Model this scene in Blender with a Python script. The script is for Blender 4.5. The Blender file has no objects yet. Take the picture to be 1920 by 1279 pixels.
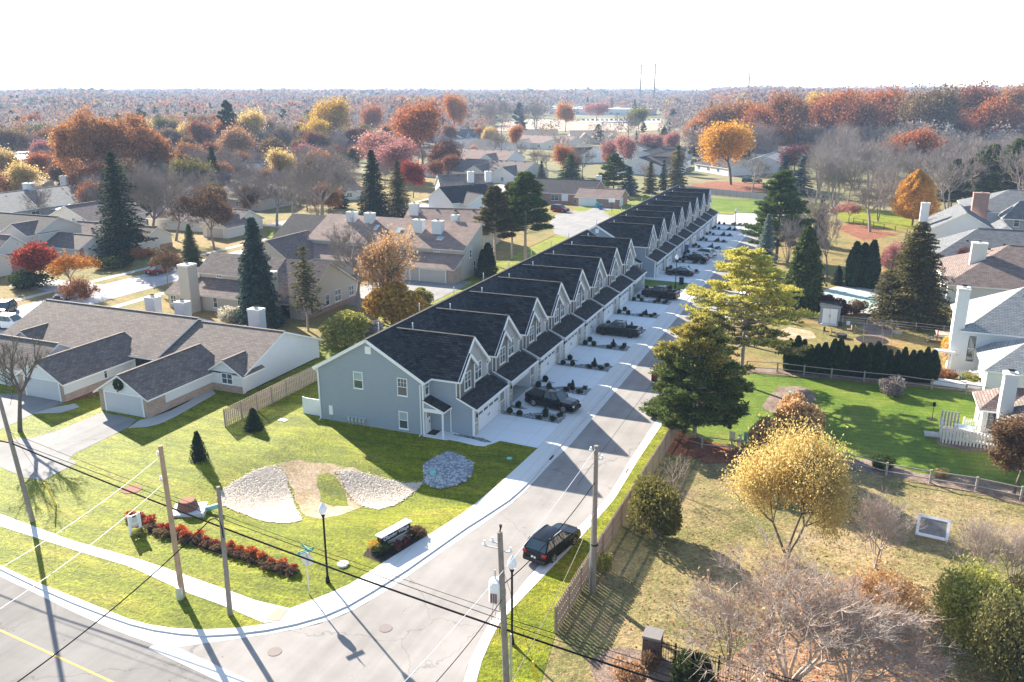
SUN_E, SKY_S, SKY_D, EXPO, HAZE = 5., .084, .5, 1.88, .00017
import bpy, math, random
import numpy as np
from mathutils import Vector, Matrix
from mathutils.geometry import delaunay_2d_cdt
R = math.radians
rnd = random.Random(7)
sc = bpy.context.scene
COL = sc.collection

# ---------------------------------------------------------------- camera geometry (solved from the row of townhouses)
F, HY, YAW, CH = 1572.6, 170.8, 0.3855, 32.0
PIT = math.atan((639.5 - HY) / F)
cw, sw, cp, sp = math.cos(YAW), math.sin(YAW), math.cos(PIT), math.sin(PIT)
def G(px, py, z=0.0):            # pixel of the photograph -> point on the plane at height z
    a, b = px - 960, py - 639.5
    fy = F * cp - b * sp; fz = -F * sp - b * cp
    t = (z - CH) / fz
    return ((a * cw - fy * sw) * t, (a * sw + fy * cw) * t)
def P(X, Y, Z):
    x = X * cw + Y * sw; fy = -X * sw + Y * cw; z = Z - CH
    dep = fy * cp - z * sp; up = fy * sp + z * cp
    return 960 + F * x / dep, 639.5 - F * up / dep
def HGT(X, Y, py, hi=45.):
    lo = 0.
    for _ in range(30):
        m = (lo + hi) / 2
        if P(X, Y, m)[1] > py: lo = m
        else: hi = m
    return lo
def DEP(X, Y): return (-X * sw + Y * cw) * cp + CH * sp

# ---------------------------------------------------------------- materials
MATS = {}
def nt(name):
    m = bpy.data.materials.new(name); m.use_nodes = True
    t = m.node_tree; b = t.nodes['Principled BSDF']
    MATS[name] = m
    return m, t, b
def node(t, ty, **kw):
    n = t.nodes.new(ty)
    for k, v in kw.items():
        if k.startswith('i_'): n.inputs[k[2:].replace('_', ' ')].default_value = v
        else: setattr(n, k, v)
    return n
def mathn(t, op, a, b=None):
    n = t.nodes.new('ShaderNodeMath'); n.operation = op
    for i, v in enumerate((a, b)):
        if v is None: continue
        if isinstance(v, (int, float)): n.inputs[i].default_value = v
        else: t.links.new(v, n.inputs[i])
    return n.outputs[0]
def ramp(t, fac, stops):
    r = t.nodes.new('ShaderNodeValToRGB'); e = r.color_ramp.elements
    while len(e) < len(stops): e.new(0.5)
    for i, (p, c) in enumerate(stops):
        e[i].position = p; e[i].color = (*c, 1)
    t.links.new(fac, r.inputs[0]); return r.outputs[0]
def noise(t, vec, scale, detail=4, rough=.55):
    n = node(t, 'ShaderNodeTexNoise'); n.inputs['Scale'].default_value = scale
    n.inputs['Detail'].default_value = detail; n.inputs['Roughness'].default_value = rough
    if vec is not None: t.links.new(vec, n.inputs['Vector'])
    return n.outputs['Fac']
def mixc(t, fac, a, b, mode='MIX'):
    m = t.nodes.new('ShaderNodeMix'); m.data_type = 'RGBA'; m.blend_type = mode
    for s, v in ((m.inputs[0], fac), (m.inputs[6], a), (m.inputs[7], b)):
        if isinstance(v, (int, float)): s.default_value = v
        elif isinstance(v, tuple): s.default_value = (*v[:3], 1)
        else: t.links.new(v, s)
    return m.outputs[2]
def bump(t, b, h, strength=.4, dist=.05):
    n = t.nodes.new('ShaderNodeBump'); n.inputs['Strength'].default_value = strength; n.inputs['Distance'].default_value = dist
    t.links.new(h, n.inputs['Height']); t.links.new(n.outputs[0], b.inputs['Normal'])
def plain(name, col, rough=.6, metal=0., var=.12, scale=3., spec=.4):
    m, t, b = nt(name); tc = node(t, 'ShaderNodeTexCoord')
    g = t.nodes.new('ShaderNodeNewGeometry')
    n = noise(t, g.outputs['Position'], scale)
    c = mixc(t, n, tuple(x * (1 - var) for x in col), tuple(min(1, x * (1 + var)) for x in col))
    t.links.new(c, b.inputs['Base Color']); b.inputs['Roughness'].default_value = rough
    b.inputs['Metallic'].default_value = metal; b.inputs['Specular IOR Level'].default_value = spec
    return m
def uvn(t): return node(t, 'ShaderNodeUVMap').outputs[0]
def brickmat(name, c1, c2, cm, w, h, ms=.012, rough=.85, bs=.4, var=.25, dist=.02, big=.0):
    m, t, b = nt(name); uv = uvn(t)
    k = t.nodes.new('ShaderNodeTexBrick'); k.inputs['Scale'].default_value = 1
    k.inputs['Brick Width'].default_value = w; k.inputs['Row Height'].default_value = h
    k.inputs['Mortar Size'].default_value = ms; k.inputs['Mortar Smooth'].default_value = .3; k.inputs['Bias'].default_value = 0
    k.inputs['Color1'].default_value = (*c1, 1); k.inputs['Color2'].default_value = (*c2, 1); k.inputs['Mortar'].default_value = (*cm, 1)
    t.links.new(uv, k.inputs['Vector'])
    n = noise(t, uv, 1.1, 5); n2 = noise(t, uv, .25, 3)
    s = mathn(t, 'ADD', mathn(t, 'MULTIPLY', n, var * 2), 1 - var)
    s2 = mathn(t, 'ADD', mathn(t, 'MULTIPLY', n2, .3 + big), .85 - big / 2)
    s = mathn(t, 'MULTIPLY', s, s2)
    cc = t.nodes.new('ShaderNodeCombineColor')
    for i in range(3): t.links.new(s, cc.inputs[i])
    c = mixc(t, 1., k.outputs['Color'], cc.outputs[0], 'MULTIPLY')
    t.links.new(c, b.inputs['Base Color']); b.inputs['Roughness'].default_value = rough; b.inputs['Specular IOR Level'].default_value = .25
    inv = mathn(t, 'SUBTRACT', 1, k.outputs['Fac'])
    bump(t, b, inv, bs, dist)
    return m
def lapmat(name, col, pitch, vertical=False, dark=.72, rough=.55, bs=.5, width=.16, spec=.3):
    m, t, b = nt(name); uv = uvn(t)
    s = node(t, 'ShaderNodeSeparateXYZ'); t.links.new(uv, s.inputs[0])
    f = mathn(t, 'FRACT', mathn(t, 'DIVIDE', s.outputs[0 if vertical else 1], pitch))
    line = mathn(t, 'LESS_THAN', f, width)
    n = noise(t, uv, .7, 4)
    c0 = mixc(t, n, tuple(x * .93 for x in col), tuple(min(1, x * 1.05) for x in col))
    c = mixc(t, line, c0, tuple(x * dark for x in col))
    t.links.new(c, b.inputs['Base Color']); b.inputs['Roughness'].default_value = rough; b.inputs['Specular IOR Level'].default_value = spec
    bump(t, b, f, bs, .03)
    return m
def groundmat(name, stops, scale, rough=.95, spec=.15, fine=18., finea=.35, bs=.5, stretch=None, mow=None, speck=None, big=.05, bdist=.08):
    m, t, b = nt(name); g = t.nodes.new('ShaderNodeNewGeometry'); pos = g.outputs['Position']
    v = pos
    if stretch:
        mp = node(t, 'ShaderNodeMapping'); mp.inputs['Rotation'].default_value = (0, 0, stretch[0]); mp.inputs['Scale'].default_value = (stretch[1], stretch[2], 1)
        t.links.new(pos, mp.inputs[0]); v = mp.outputs[0]
    a = noise(t, v, scale, 6, .6); bg = noise(t, pos, big, 3)
    fac = mathn(t, 'ADD', mathn(t, 'MULTIPLY', a, .75), mathn(t, 'MULTIPLY', bg, .25))
    c = ramp(t, fac, stops)
    f0 = noise(t, pos, fine, 4, .75); mr = node(t, 'ShaderNodeMapRange'); mr.inputs[1].default_value = .32; mr.inputs[2].default_value = .68; t.links.new(f0, mr.inputs[0]); f = mr.outputs[0]
    s = mathn(t, 'ADD', mathn(t, 'MULTIPLY', f, finea * 2), 1 - finea)
    f1 = noise(t, v, scale * 5, 4, .7); mr = node(t, 'ShaderNodeMapRange'); mr.inputs[1].default_value = .35; mr.inputs[2].default_value = .65; mr.inputs[3].default_value = 1 - finea * .45; mr.inputs[4].default_value = 1 + finea * .35; t.links.new(f1, mr.inputs[0]); s = mathn(t, 'MULTIPLY', s, mr.outputs[0])
    if mow:
        mp = node(t, 'ShaderNodeMapping'); mp.inputs['Rotation'].default_value = (0, 0, mow[0]); t.links.new(pos, mp.inputs[0])
        w = node(t, 'ShaderNodeTexWave'); w.inputs['Scale'].default_value = mow[1]; w.inputs['Distortion'].default_value = 1.5; w.inputs['Detail'].default_value = 2
        t.links.new(mp.outputs[0], w.inputs[0])
        s = mathn(t, 'MULTIPLY', s, mathn(t, 'ADD', mathn(t, 'MULTIPLY', w.outputs['Fac'], mow[2]), 1 - mow[2] / 2))
    cc = t.nodes.new('ShaderNodeCombineColor')
    for i in range(3): t.links.new(s, cc.inputs[i])
    c = mixc(t, 1., c, cc.outputs[0], 'MULTIPLY')
    if speck:
        vo = node(t, 'ShaderNodeTexVoronoi'); vo.inputs['Scale'].default_value = speck[0]; t.links.new(pos, vo.inputs['Vector'])
        hs = node(t, 'ShaderNodeSeparateColor'); t.links.new(vo.outputs['Color'], hs.inputs[0])
        k = mathn(t, 'GREATER_THAN', hs.outputs[0], speck[1])
        patch = mathn(t, 'GREATER_THAN', bg, speck[3] if len(speck) > 3 else 0.)
        c = mixc(t, mathn(t, 'MULTIPLY', k, patch), c, speck[2])
    t.links.new(c, b.inputs['Base Color']); b.inputs['Roughness'].default_value = rough; b.inputs['Specular IOR Level'].default_value = spec
    if spec > .16: b.inputs['Specular Tint'].default_value = (.55, .60, .04, 1)
    bump(t, b, f, bs, bdist)
    return m
def stonemat(name, cols, scale, bs=.8, dist=.05):
    m, t, b = nt(name); g = t.nodes.new('ShaderNodeNewGeometry'); pos = g.outputs['Position']
    vo = node(t, 'ShaderNodeTexVoronoi'); vo.inputs['Scale'].default_value = scale; t.links.new(pos, vo.inputs['Vector'])
    hs = node(t, 'ShaderNodeSeparateColor'); t.links.new(vo.outputs['Color'], hs.inputs[0])
    c = ramp(t, hs.outputs[0], cols)
    d = mathn(t, 'MULTIPLY', vo.outputs['Distance'], 1.2)
    c = mixc(t, mathn(t, 'MINIMUM', mathn(t, 'MULTIPLY', d, .55), .6), c, tuple(x * .35 for x in cols[0][1]))
    t.links.new(c, b.inputs['Base Color']); b.inputs['Roughness'].default_value = .85
    bump(t, b, mathn(t, 'SUBTRACT', 1, d), bs, dist)
    return m
def concretemat(name, col, jx, jy, ox=0., oy=0., var=.1):
    m, t, b = nt(name); g = t.nodes.new('ShaderNodeNewGeometry'); pos = g.outputs['Position']
    s = node(t, 'ShaderNodeSeparateXYZ'); t.links.new(pos, s.inputs[0])
    fx = mathn(t, 'FRACT', mathn(t, 'DIVIDE', mathn(t, 'ADD', s.outputs[0], 1000 * jx - ox), jx))
    fy = mathn(t, 'FRACT', mathn(t, 'DIVIDE', mathn(t, 'ADD', s.outputs[1], 1000 * jy - oy), jy))
    ln = mathn(t, 'MAXIMUM', mathn(t, 'LESS_THAN', fx, .04 / jx), mathn(t, 'LESS_THAN', fy, .04 / jy))
    n = noise(t, pos, .5, 6, .65); f = noise(t, pos, 9, 4)
    k = mathn(t, 'ADD', mathn(t, 'MULTIPLY', n, .7), mathn(t, 'MULTIPLY', f, .3))
    c = mixc(t, k, tuple(x * (1 - var) for x in col), tuple(min(1, x * (1 + var)) for x in col))
    c = mixc(t, ln, c, tuple(x * .72 for x in col))
    t.links.new(c, b.inputs['Base Color']); b.inputs['Roughness'].default_value = .85
    bump(t, b, f, .15, .01)
    return m
def asphaltmat(name, c0, c1, tar=True):
    m, t, b = nt(name); g = t.nodes.new('ShaderNodeNewGeometry'); pos = g.outputs['Position']
    n = noise(t, pos, .22, 6, .65); f = noise(t, pos, 22, 3)
    mp = node(t, 'ShaderNodeMapping'); mp.inputs['Scale'].default_value = (1.2, .06, 1); t.links.new(pos, mp.inputs[0])
    st = noise(t, mp.outputs[0], 1., 3)
    k = mathn(t, 'ADD', mathn(t, 'ADD', mathn(t, 'MULTIPLY', n, .5), mathn(t, 'MULTIPLY', f, .25)), mathn(t, 'MULTIPLY', st, .25))
    c = ramp(t, k, [(.4, c0), (.6, c1)])
    vo = node(t, 'ShaderNodeTexVoronoi'); vo.inputs['Scale'].default_value = 3.; t.links.new(pos, vo.inputs['Vector'])
    hs = node(t, 'ShaderNodeSeparateColor'); t.links.new(vo.outputs['Color'], hs.inputs[0])
    k2 = mathn(t, 'MULTIPLY', mathn(t, 'GREATER_THAN', hs.outputs[0], .985), mathn(t, 'LESS_THAN', vo.outputs['Distance'], .22))
    c = mixc(t, mathn(t, 'MULTIPLY', k2, .45), c, tuple(x * .4 for x in c0))
    wv = node(t, 'ShaderNodeTexNoise'); wv.inputs['Scale'].default_value = .6; wv.inputs['Detail'].default_value = 5; t.links.new(pos, wv.inputs['Vector'])
    ad = node(t, 'ShaderNodeVectorMath', operation='MULTIPLY_ADD'); t.links.new(wv.outputs['Color'], ad.inputs[0]); ad.inputs[1].default_value = (3., 3., 0); t.links.new(pos, ad.inputs[2])
    cv = node(t, 'ShaderNodeTexVoronoi', feature='DISTANCE_TO_EDGE'); cv.inputs['Scale'].default_value = .09; t.links.new(ad.outputs[0], cv.inputs['Vector'])
    c = mixc(t, mathn(t, 'MULTIPLY', mathn(t, 'LESS_THAN', cv.outputs['Distance'], .003), .35), c, tuple(x * .35 for x in c0))
    t.links.new(c, b.inputs['Base Color']); b.inputs['Roughness'].default_value = .9; b.inputs['Specular IOR Level'].default_value = .2
    bump(t, b, f, .3, .01)
    return m
def leafmat(name, c1, c2, c3, trans=.35, scale=.9, hue=.012):
    m = bpy.data.materials.new(name); m.use_nodes = True; MATS[name] = m
    t = m.node_tree; t.nodes.clear(); out = node(t, 'ShaderNodeOutputMaterial')
    g = t.nodes.new('ShaderNodeNewGeometry'); oi = t.nodes.new('ShaderNodeObjectInfo')
    n = noise(t, g.outputs['Position'], scale, 3, .8)
    isl = g.outputs['Random Per Island']
    k = mathn(t, 'ADD', mathn(t, 'MULTIPLY', n, .6), mathn(t, 'MULTIPLY', isl, .4))
    c = ramp(t, k, [(.25, c1), (.5, c2), (.75, c3)])
    h = t.nodes.new('ShaderNodeHueSaturation'); t.links.new(c, h.inputs['Color'])
    t.links.new(mathn(t, 'ADD', mathn(t, 'MULTIPLY', oi.outputs['Random'], 2 * hue), .5 - hue), h.inputs['Hue'])
    t.links.new(mathn(t, 'ADD', mathn(t, 'MULTIPLY', oi.outputs['Random'], .4), .8), h.inputs['Value'])
    d = t.nodes.new('ShaderNodeBsdfDiffuse'); tr = t.nodes.new('ShaderNodeBsdfTranslucent'); mx = t.nodes.new('ShaderNodeMixShader')
    t.links.new(h.outputs[0], d.inputs[0]); t.links.new(h.outputs[0], tr.inputs[0]); mx.inputs[0].default_value = trans
    t.links.new(d.outputs[0], mx.inputs[1]); t.links.new(tr.outputs[0], mx.inputs[2]); t.links.new(mx.outputs[0], out.inputs[0])
    return m
def glassmat(name, col=(.03, .045, .05), rough=.05, lo=.55):
    m, t, b = nt(name); g = t.nodes.new('ShaderNodeNewGeometry')
    n = noise(t, g.outputs['Position'], .8, 2)
    t.links.new(mixc(t, n, tuple(x * lo for x in col), tuple(x * 1.5 for x in col)), b.inputs['Base Color'])
    b.inputs['Roughness'].default_value = rough; b.inputs['Specular IOR Level'].default_value = .9
    return m

shing = lambda n, c, c2, cm, **k: brickmat(n, c, c2, cm, .62, .27, .03, .9, .7, .3, .05, **k)
shing('charcoal_shingle', (.052, .054, .059), (.014, .0155, .0185), (.005, .006, .007))
shing('grey_shingle', (.20, .205, .21), (.13, .135, .14), (.07, .07, .075))
shing('pale_shingle', (.36, .36, .35), (.27, .275, .27), (.16, .16, .16))
shing('brown_shingle', (.26, .19, .165), (.16, .12, .105), (.07, .056, .05))
shing('taupe_shingle', (.235, .185, .155), (.145, .115, .10), (.09, .075, .07))
shing('rust_shingle', (.36, .25, .20), (.27, .19, .155), (.14, .09, .075), big=.4)
shing('black_shingle', (.055, .05, .055), (.03, .028, .032), (.015, .015, .016))
lapmat('blue_siding', (.29, .345, .41), .2, dark=.7)
lapmat('grey_shake', (.235, .235, .24), .26, dark=.75)
lapmat('brown_shake', (.165, .155, .15), .26, dark=.7)
lapmat('light_shake', (.40, .40, .405), .26, dark=.85)
lapmat('white_siding', (.70, .71, .72), .2, dark=.86)
lapmat('cream_siding', (.66, .63, .57), .2, dark=.9)
lapmat('beige_siding', (.47, .42, .36), .25, vertical=True, dark=.8, width=.1)
lapmat('grey_siding', (.30, .32, .34), .2, dark=.8)
lapmat('chimney_siding', (.62, .63, .64), .2, dark=.85)
lapmat('garage_white', (.74, .75, .76), .55, dark=.86, width=.06)
lapmat('garage_grey', (.50, .51, .54), .55, dark=.9, width=.05)
lapmat('garage_beige', (.50, .46, .41), .55, dark=.85, width=.06)
brickmat('tan_brick', (.42, .30, .23), (.30, .20, .15), (.45, .38, .32), .3, .12, .015)
brickmat('red_brick', (.38, .19, .13), (.26, .13, .10), (.40, .32, .28), .3, .12, .015)
brickmat('dark_brick', (.13, .075, .065), (.07, .045, .042), (.16, .12, .11), .3, .11, .012)
brickmat('ledge_stone', (.58, .54, .48), (.34, .31, .28), (.25, .23, .21), .5, .2, .02, var=.35)
lapmat('fence_wood', (.40, .29, .235), .19, vertical=True, dark=.45, width=.14, rough=.85)
lapmat('fence_tan', (.50, .37, .27), .19, vertical=True, dark=.45, width=.14, rough=.85)
lapmat('fence_grey', (.42, .39, .37), .22, vertical=True, dark=.6, width=.12, rough=.85)
lapmat('deck_wood', (.42, .31, .25), .15, vertical=True, dark=.6, rough=.85)
plain('white_trim', (.80, .80, .80), .5, var=.04)
plain('tan_trim', (.62, .57, .50), .6, var=.06)
plain('soffit_white', (.7, .7, .7), .6)
plain('rail_grey', (.33, .29, .25), .85, var=.3, scale=6)
plain('post_wood', (.27, .22, .18), .9, var=.35, scale=5)
plain('post_board', (.42, .325, .25), .85, var=.22, scale=3)
plain('post_tan', (.52, .39, .29), .85, var=.22, scale=3)
plain('pole_wood', (.24, .20, .17), .9, var=.4, scale=4)
plain('pole_orange', (.38, .25, .16), .9, var=.35, scale=2)
plain('bark', (.13, .105, .085), .95, var=.35, scale=5)
plain('bark_pale', (.42, .335, .285), .95, var=.3, scale=5)
plain('bark_grey', (.255, .215, .19), .95, var=.3, scale=5)
plain('bark_purple', (.24, .185, .165), .95, var=.3, scale=5)
plain('black_metal', (.008, .009, .010), .6, spec=.15)
plain('dark_wire', (.010, .010, .011), .9, spec=.03)
plain('pale_wire', (.75, .74, .72), .5)
plain('galvanised', (.55, .57, .58), .4, .5)
plain('blue_door', (.035, .055, .085), .4)
plain('white_paint', (.80, .80, .79), .4, var=.03)
plain('teal_plastic', (.22, .55, .48), .5)
plain('green_plastic', (.03, .20, .14), .5)
plain('blue_plastic', (.02, .12, .30), .5)
plain('yellow_plastic', (.85, .55, .03), .5)
plain('red_paint', (.45, .05, .04), .5)
plain('sign_green', (.0, .30, .26), .5)
plain('sign_black', (.012, .012, .014), .4)
plain('stone_cap', (.66, .63, .57), .8)
plain('rust', (.25, .10, .06), .9, var=.4, scale=8)
plain('cast_iron', (.19, .155, .14), .8, var=.3, scale=10)
plain('grate_black', (.01, .01, .012), .6)
plain('dark_gap', (.02, .02, .022), .9)
plain('paving_red', (.50, .29, .22), .9)
plain('yellow_line', (.70, .42, .06), .8, var=.25, scale=6)
plain('pool_cover', (.36, .46, .42), .6, var=.2, scale=1.)
plain('picture_glass', (.24, .21, .19), .3, var=.7, scale=2.5)
plain('tyre', (.015, .015, .016), .85)
plain('alloy', (.55, .56, .58), .3, .8)
plain('dark_alloy', (.03, .03, .035), .4, .6)
plain('lamp_red', (.35, .01, .01), .2)
plain('lamp_clear', (.7, .7, .72), .15)
plain('tan_field', (.34, .25, .17), .95, var=.2, scale=.05)
plain('mat_brown', (.05, .03, .028), .95)
plain('terracotta', (.28, .17, .13), .8)
for n, c in dict(car_black=(.006, .007, .009), car_teal=(.012, .028, .036), car_maroon=(.025, .010, .014), car_navy=(.008, .012, .022), car_white=(.72, .73, .74), car_red=(.16, .015, .02), car_silver=(.22, .23, .25), car_grey=(.06, .063, .07)).items():
    m, t, b = nt(n); b.inputs['Base Color'].default_value = (*[x * .5 for x in c], 1) if max(c) < .08 else (*c, 1); b.inputs['Roughness'].default_value = .12; b.inputs['Metallic'].default_value = 0; b.inputs['Specular IOR Level'].default_value = .3
    b.inputs['Coat Weight'].default_value = .0; b.inputs['Coat Roughness'].default_value = .08
glassmat('window_glass', (.045, .075, .08)); plain('cap_grey', (.20, .18, .17), .9)
glassmat('car_glass', (.05, .075, .085), .05)
glassmat('blind_glass', (.30, .37, .37), .12, .8)
m, t, b = nt('globe'); b.inputs['Base Color'].default_value = (.9, .92, .95, 1); b.inputs['Roughness'].default_value = .15; b.inputs['Transmission Weight'].default_value = .25

groundmat('lawn_bright', [(.3, (.13, .18, .008)), (.5, (.25, .28, .010)), (.68, (.39, .35, .035))], .35, rough=.7, spec=.19, fine=5, finea=.6, bs=1., stretch=(-.05, .35, 1.3), mow=(1.5, .12, .12), bdist=.2)
groundmat('lawn_green', [(.3, (.065, .13, .014)), (.5, (.125, .19, .020)), (.7, (.225, .235, .045))], .18, rough=.7, spec=.17, fine=7, finea=.4, mow=(1.4, .35, .16), bdist=.15)
groundmat('lawn_dry', [(.3, (.10, .12, .03)), (.44, (.20, .175, .065)), (.56, (.31, .235, .115)), (.75, (.41, .305, .185))], .13, fine=4, finea=.5, speck=(9., .93, (.34, .21, .11)), bdist=.15)
groundmat('lawn_leafy', [(.3, (.13, .14, .035)), (.5, (.25, .20, .07)), (.7, (.34, .20, .09))], .12, fine=5, finea=.45, speck=(6., .84, (.33, .18, .07), .5), bdist=.15)
groundmat('leaf_litter', [(.3, (.16, .12, .06)), (.5, (.27, .18, .11)), (.7, (.42, .29, .20))], .5, fine=4, finea=.6, speck=(9., .72, (.44, .20, .10)), bdist=.2)
groundmat('rust_mulch', [(.3, (.16, .055, .028)), (.5, (.25, .095, .05)), (.7, (.34, .15, .09))], .6, fine=6, finea=.5)
groundmat('brown_mulch', [(.3, (.15, .10, .075)), (.5, (.25, .18, .14)), (.7, (.36, .27, .21))], .6, fine=7, finea=.5)
groundmat('dark_mulch', [(.3, (.022, .016, .013)), (.7, (.06, .045, .038))], .8, fine=8)
groundmat('land', [(.3, (.10, .12, .04)), (.5, (.19, .17, .08)), (.7, (.28, .23, .13))], .03, fine=3, finea=.3, big=.006)
groundmat('bare_soil', [(.3, (.30, .22, .10)), (.5, (.46, .34, .22)), (.7, (.56, .44, .32))], .6, fine=5, finea=.4)
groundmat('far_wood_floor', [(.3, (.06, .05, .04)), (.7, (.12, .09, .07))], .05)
stonemat('white_gravel', [(0, (.42, .34, .26)), (.5, (.60, .50, .40)), (1, (.72, .62, .52))], 8.)
stonemat('grey_rock', [(0, (.16, .17, .18)), (.5, (.30, .32, .33)), (1, (.50, .52, .53))], 6., 1., .15)
plain('stone_a', (.44, .46, .48), .85, var=.25, scale=4)
plain('stone_b', (.22, .24, .265), .85, var=.25, scale=4)
plain('stone_c', (.68, .56, .44), .85, var=.2, scale=6)
plain('stone_d', (.42, .365, .31), .85, var=.2, scale=6)
stonemat('bed_stone', [(0, (.10, .11, .11)), (.5, (.30, .31, .30)), (1, (.62, .62, .60))], 6., 1., .1)
concretemat('concrete_drive', (.74, .75, .745), 3.3, 2.6, .2, .4)
concretemat('concrete_walk', (.66, .64, .60), 1.6, 400., var=.08)
concretemat('concrete_curb', (.60, .585, .56), 400., 3.2, var=.08)
concretemat('concrete_old', (.44, .42, .38), 1.8, 1.8, var=.15)
asphaltmat('asphalt_new', (.235, .215, .20), (.33, .305, .285))
asphaltmat('asphalt_main', (.165, .153, .145), (.24, .225, .213))
asphaltmat('asphalt_old', (.20, .19, .185), (.29, .28, .27))
asphaltmat('asphalt_pale', (.33, .315, .31), (.44, .42, .41))

leafmat('leaf_amber', (.42, .17, .03), (.60, .30, .05), (.70, .46, .10))
leafmat('leaf_orange', (.34, .10, .02), (.50, .19, .03), (.62, .33, .07))
leafmat('leaf_rust', (.15, .06, .03), (.29, .125, .06), (.44, .23, .11))
leafmat('leaf_red', (.18, .025, .015), (.32, .06, .03), (.46, .13, .06))
leafmat('leaf_redorange', (.27, .075, .03), (.42, .15, .055), (.54, .26, .10))
leafmat('leaf_red2', (.30, .035, .02), (.46, .08, .035), (.60, .18, .08))
leafmat('leaf_pink', (.30, .11, .10), (.44, .20, .18), (.54, .33, .28))
leafmat('leaf_gold', (.36, .20, .03), (.55, .33, .05), (.66, .48, .13))
leafmat('leaf_yellow', (.44, .30, .08), (.60, .45, .16), (.72, .60, .30), .5)
leafmat('leaf_peach', (.34, .18, .08), (.50, .30, .15), (.60, .42, .26))
leafmat('leaf_brown', (.10, .06, .035), (.18, .11, .06), (.28, .19, .11))
leafmat('needle_mid', (.055, .09, .025), (.12, .17, .05), (.24, .27, .085), .3)
leafmat('leaf_oak', (.22, .085, .035), (.40, .17, .065), (.55, .30, .13))
leafmat('leaf_bright', (.36, .14, .03), (.54, .25, .05), (.66, .40, .10))
leafmat('leaf_maroon', (.07, .02, .025), (.12, .04, .04), (.20, .08, .07))
leafmat('leaf_olive', (.12, .12, .03), (.20, .19, .05), (.32, .28, .09))
leafmat('leaf_lime', (.17, .18, .04), (.31, .30, .07), (.50, .44, .14))
leafmat('leaf_shrub', (.02, .035, .012), (.04, .06, .02), (.07, .09, .03))
leafmat('needle_dark', (.014, .028, .015), (.032, .055, .026), (.075, .10, .04), .2)
leafmat('needle_blue', (.045, .075, .068), (.09, .135, .12), (.17, .22, .19), .2)
leafmat('needle_frost', (.10, .14, .12), (.18, .23, .20), (.30, .35, .31), .15)
leafmat('needle_olive', (.06, .062, .025), (.13, .125, .05), (.25, .21, .09), .25)
leafmat('needle_green', (.04, .07, .02), (.09, .13, .04), (.18, .21, .07), .25)
leafmat('needle_yellow', (.26, .24, .05), (.46, .40, .09), (.68, .56, .20), .3)
leafmat('arb_green', (.010, .026, .012), (.020, .045, .018), (.045, .075, .025), .1, 2.)
leafmat('grass_dry', (.42, .36, .25), (.60, .54, .42), (.78, .74, .64), .3)
leafmat('fern_twig', (.20, .17, .155), (.29, .25, .23), (.38, .34, .31), .2)
leafmat('twig_pink', (.24, .17, .16), (.34, .25, .23), (.42, .33, .30), .2)

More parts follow.
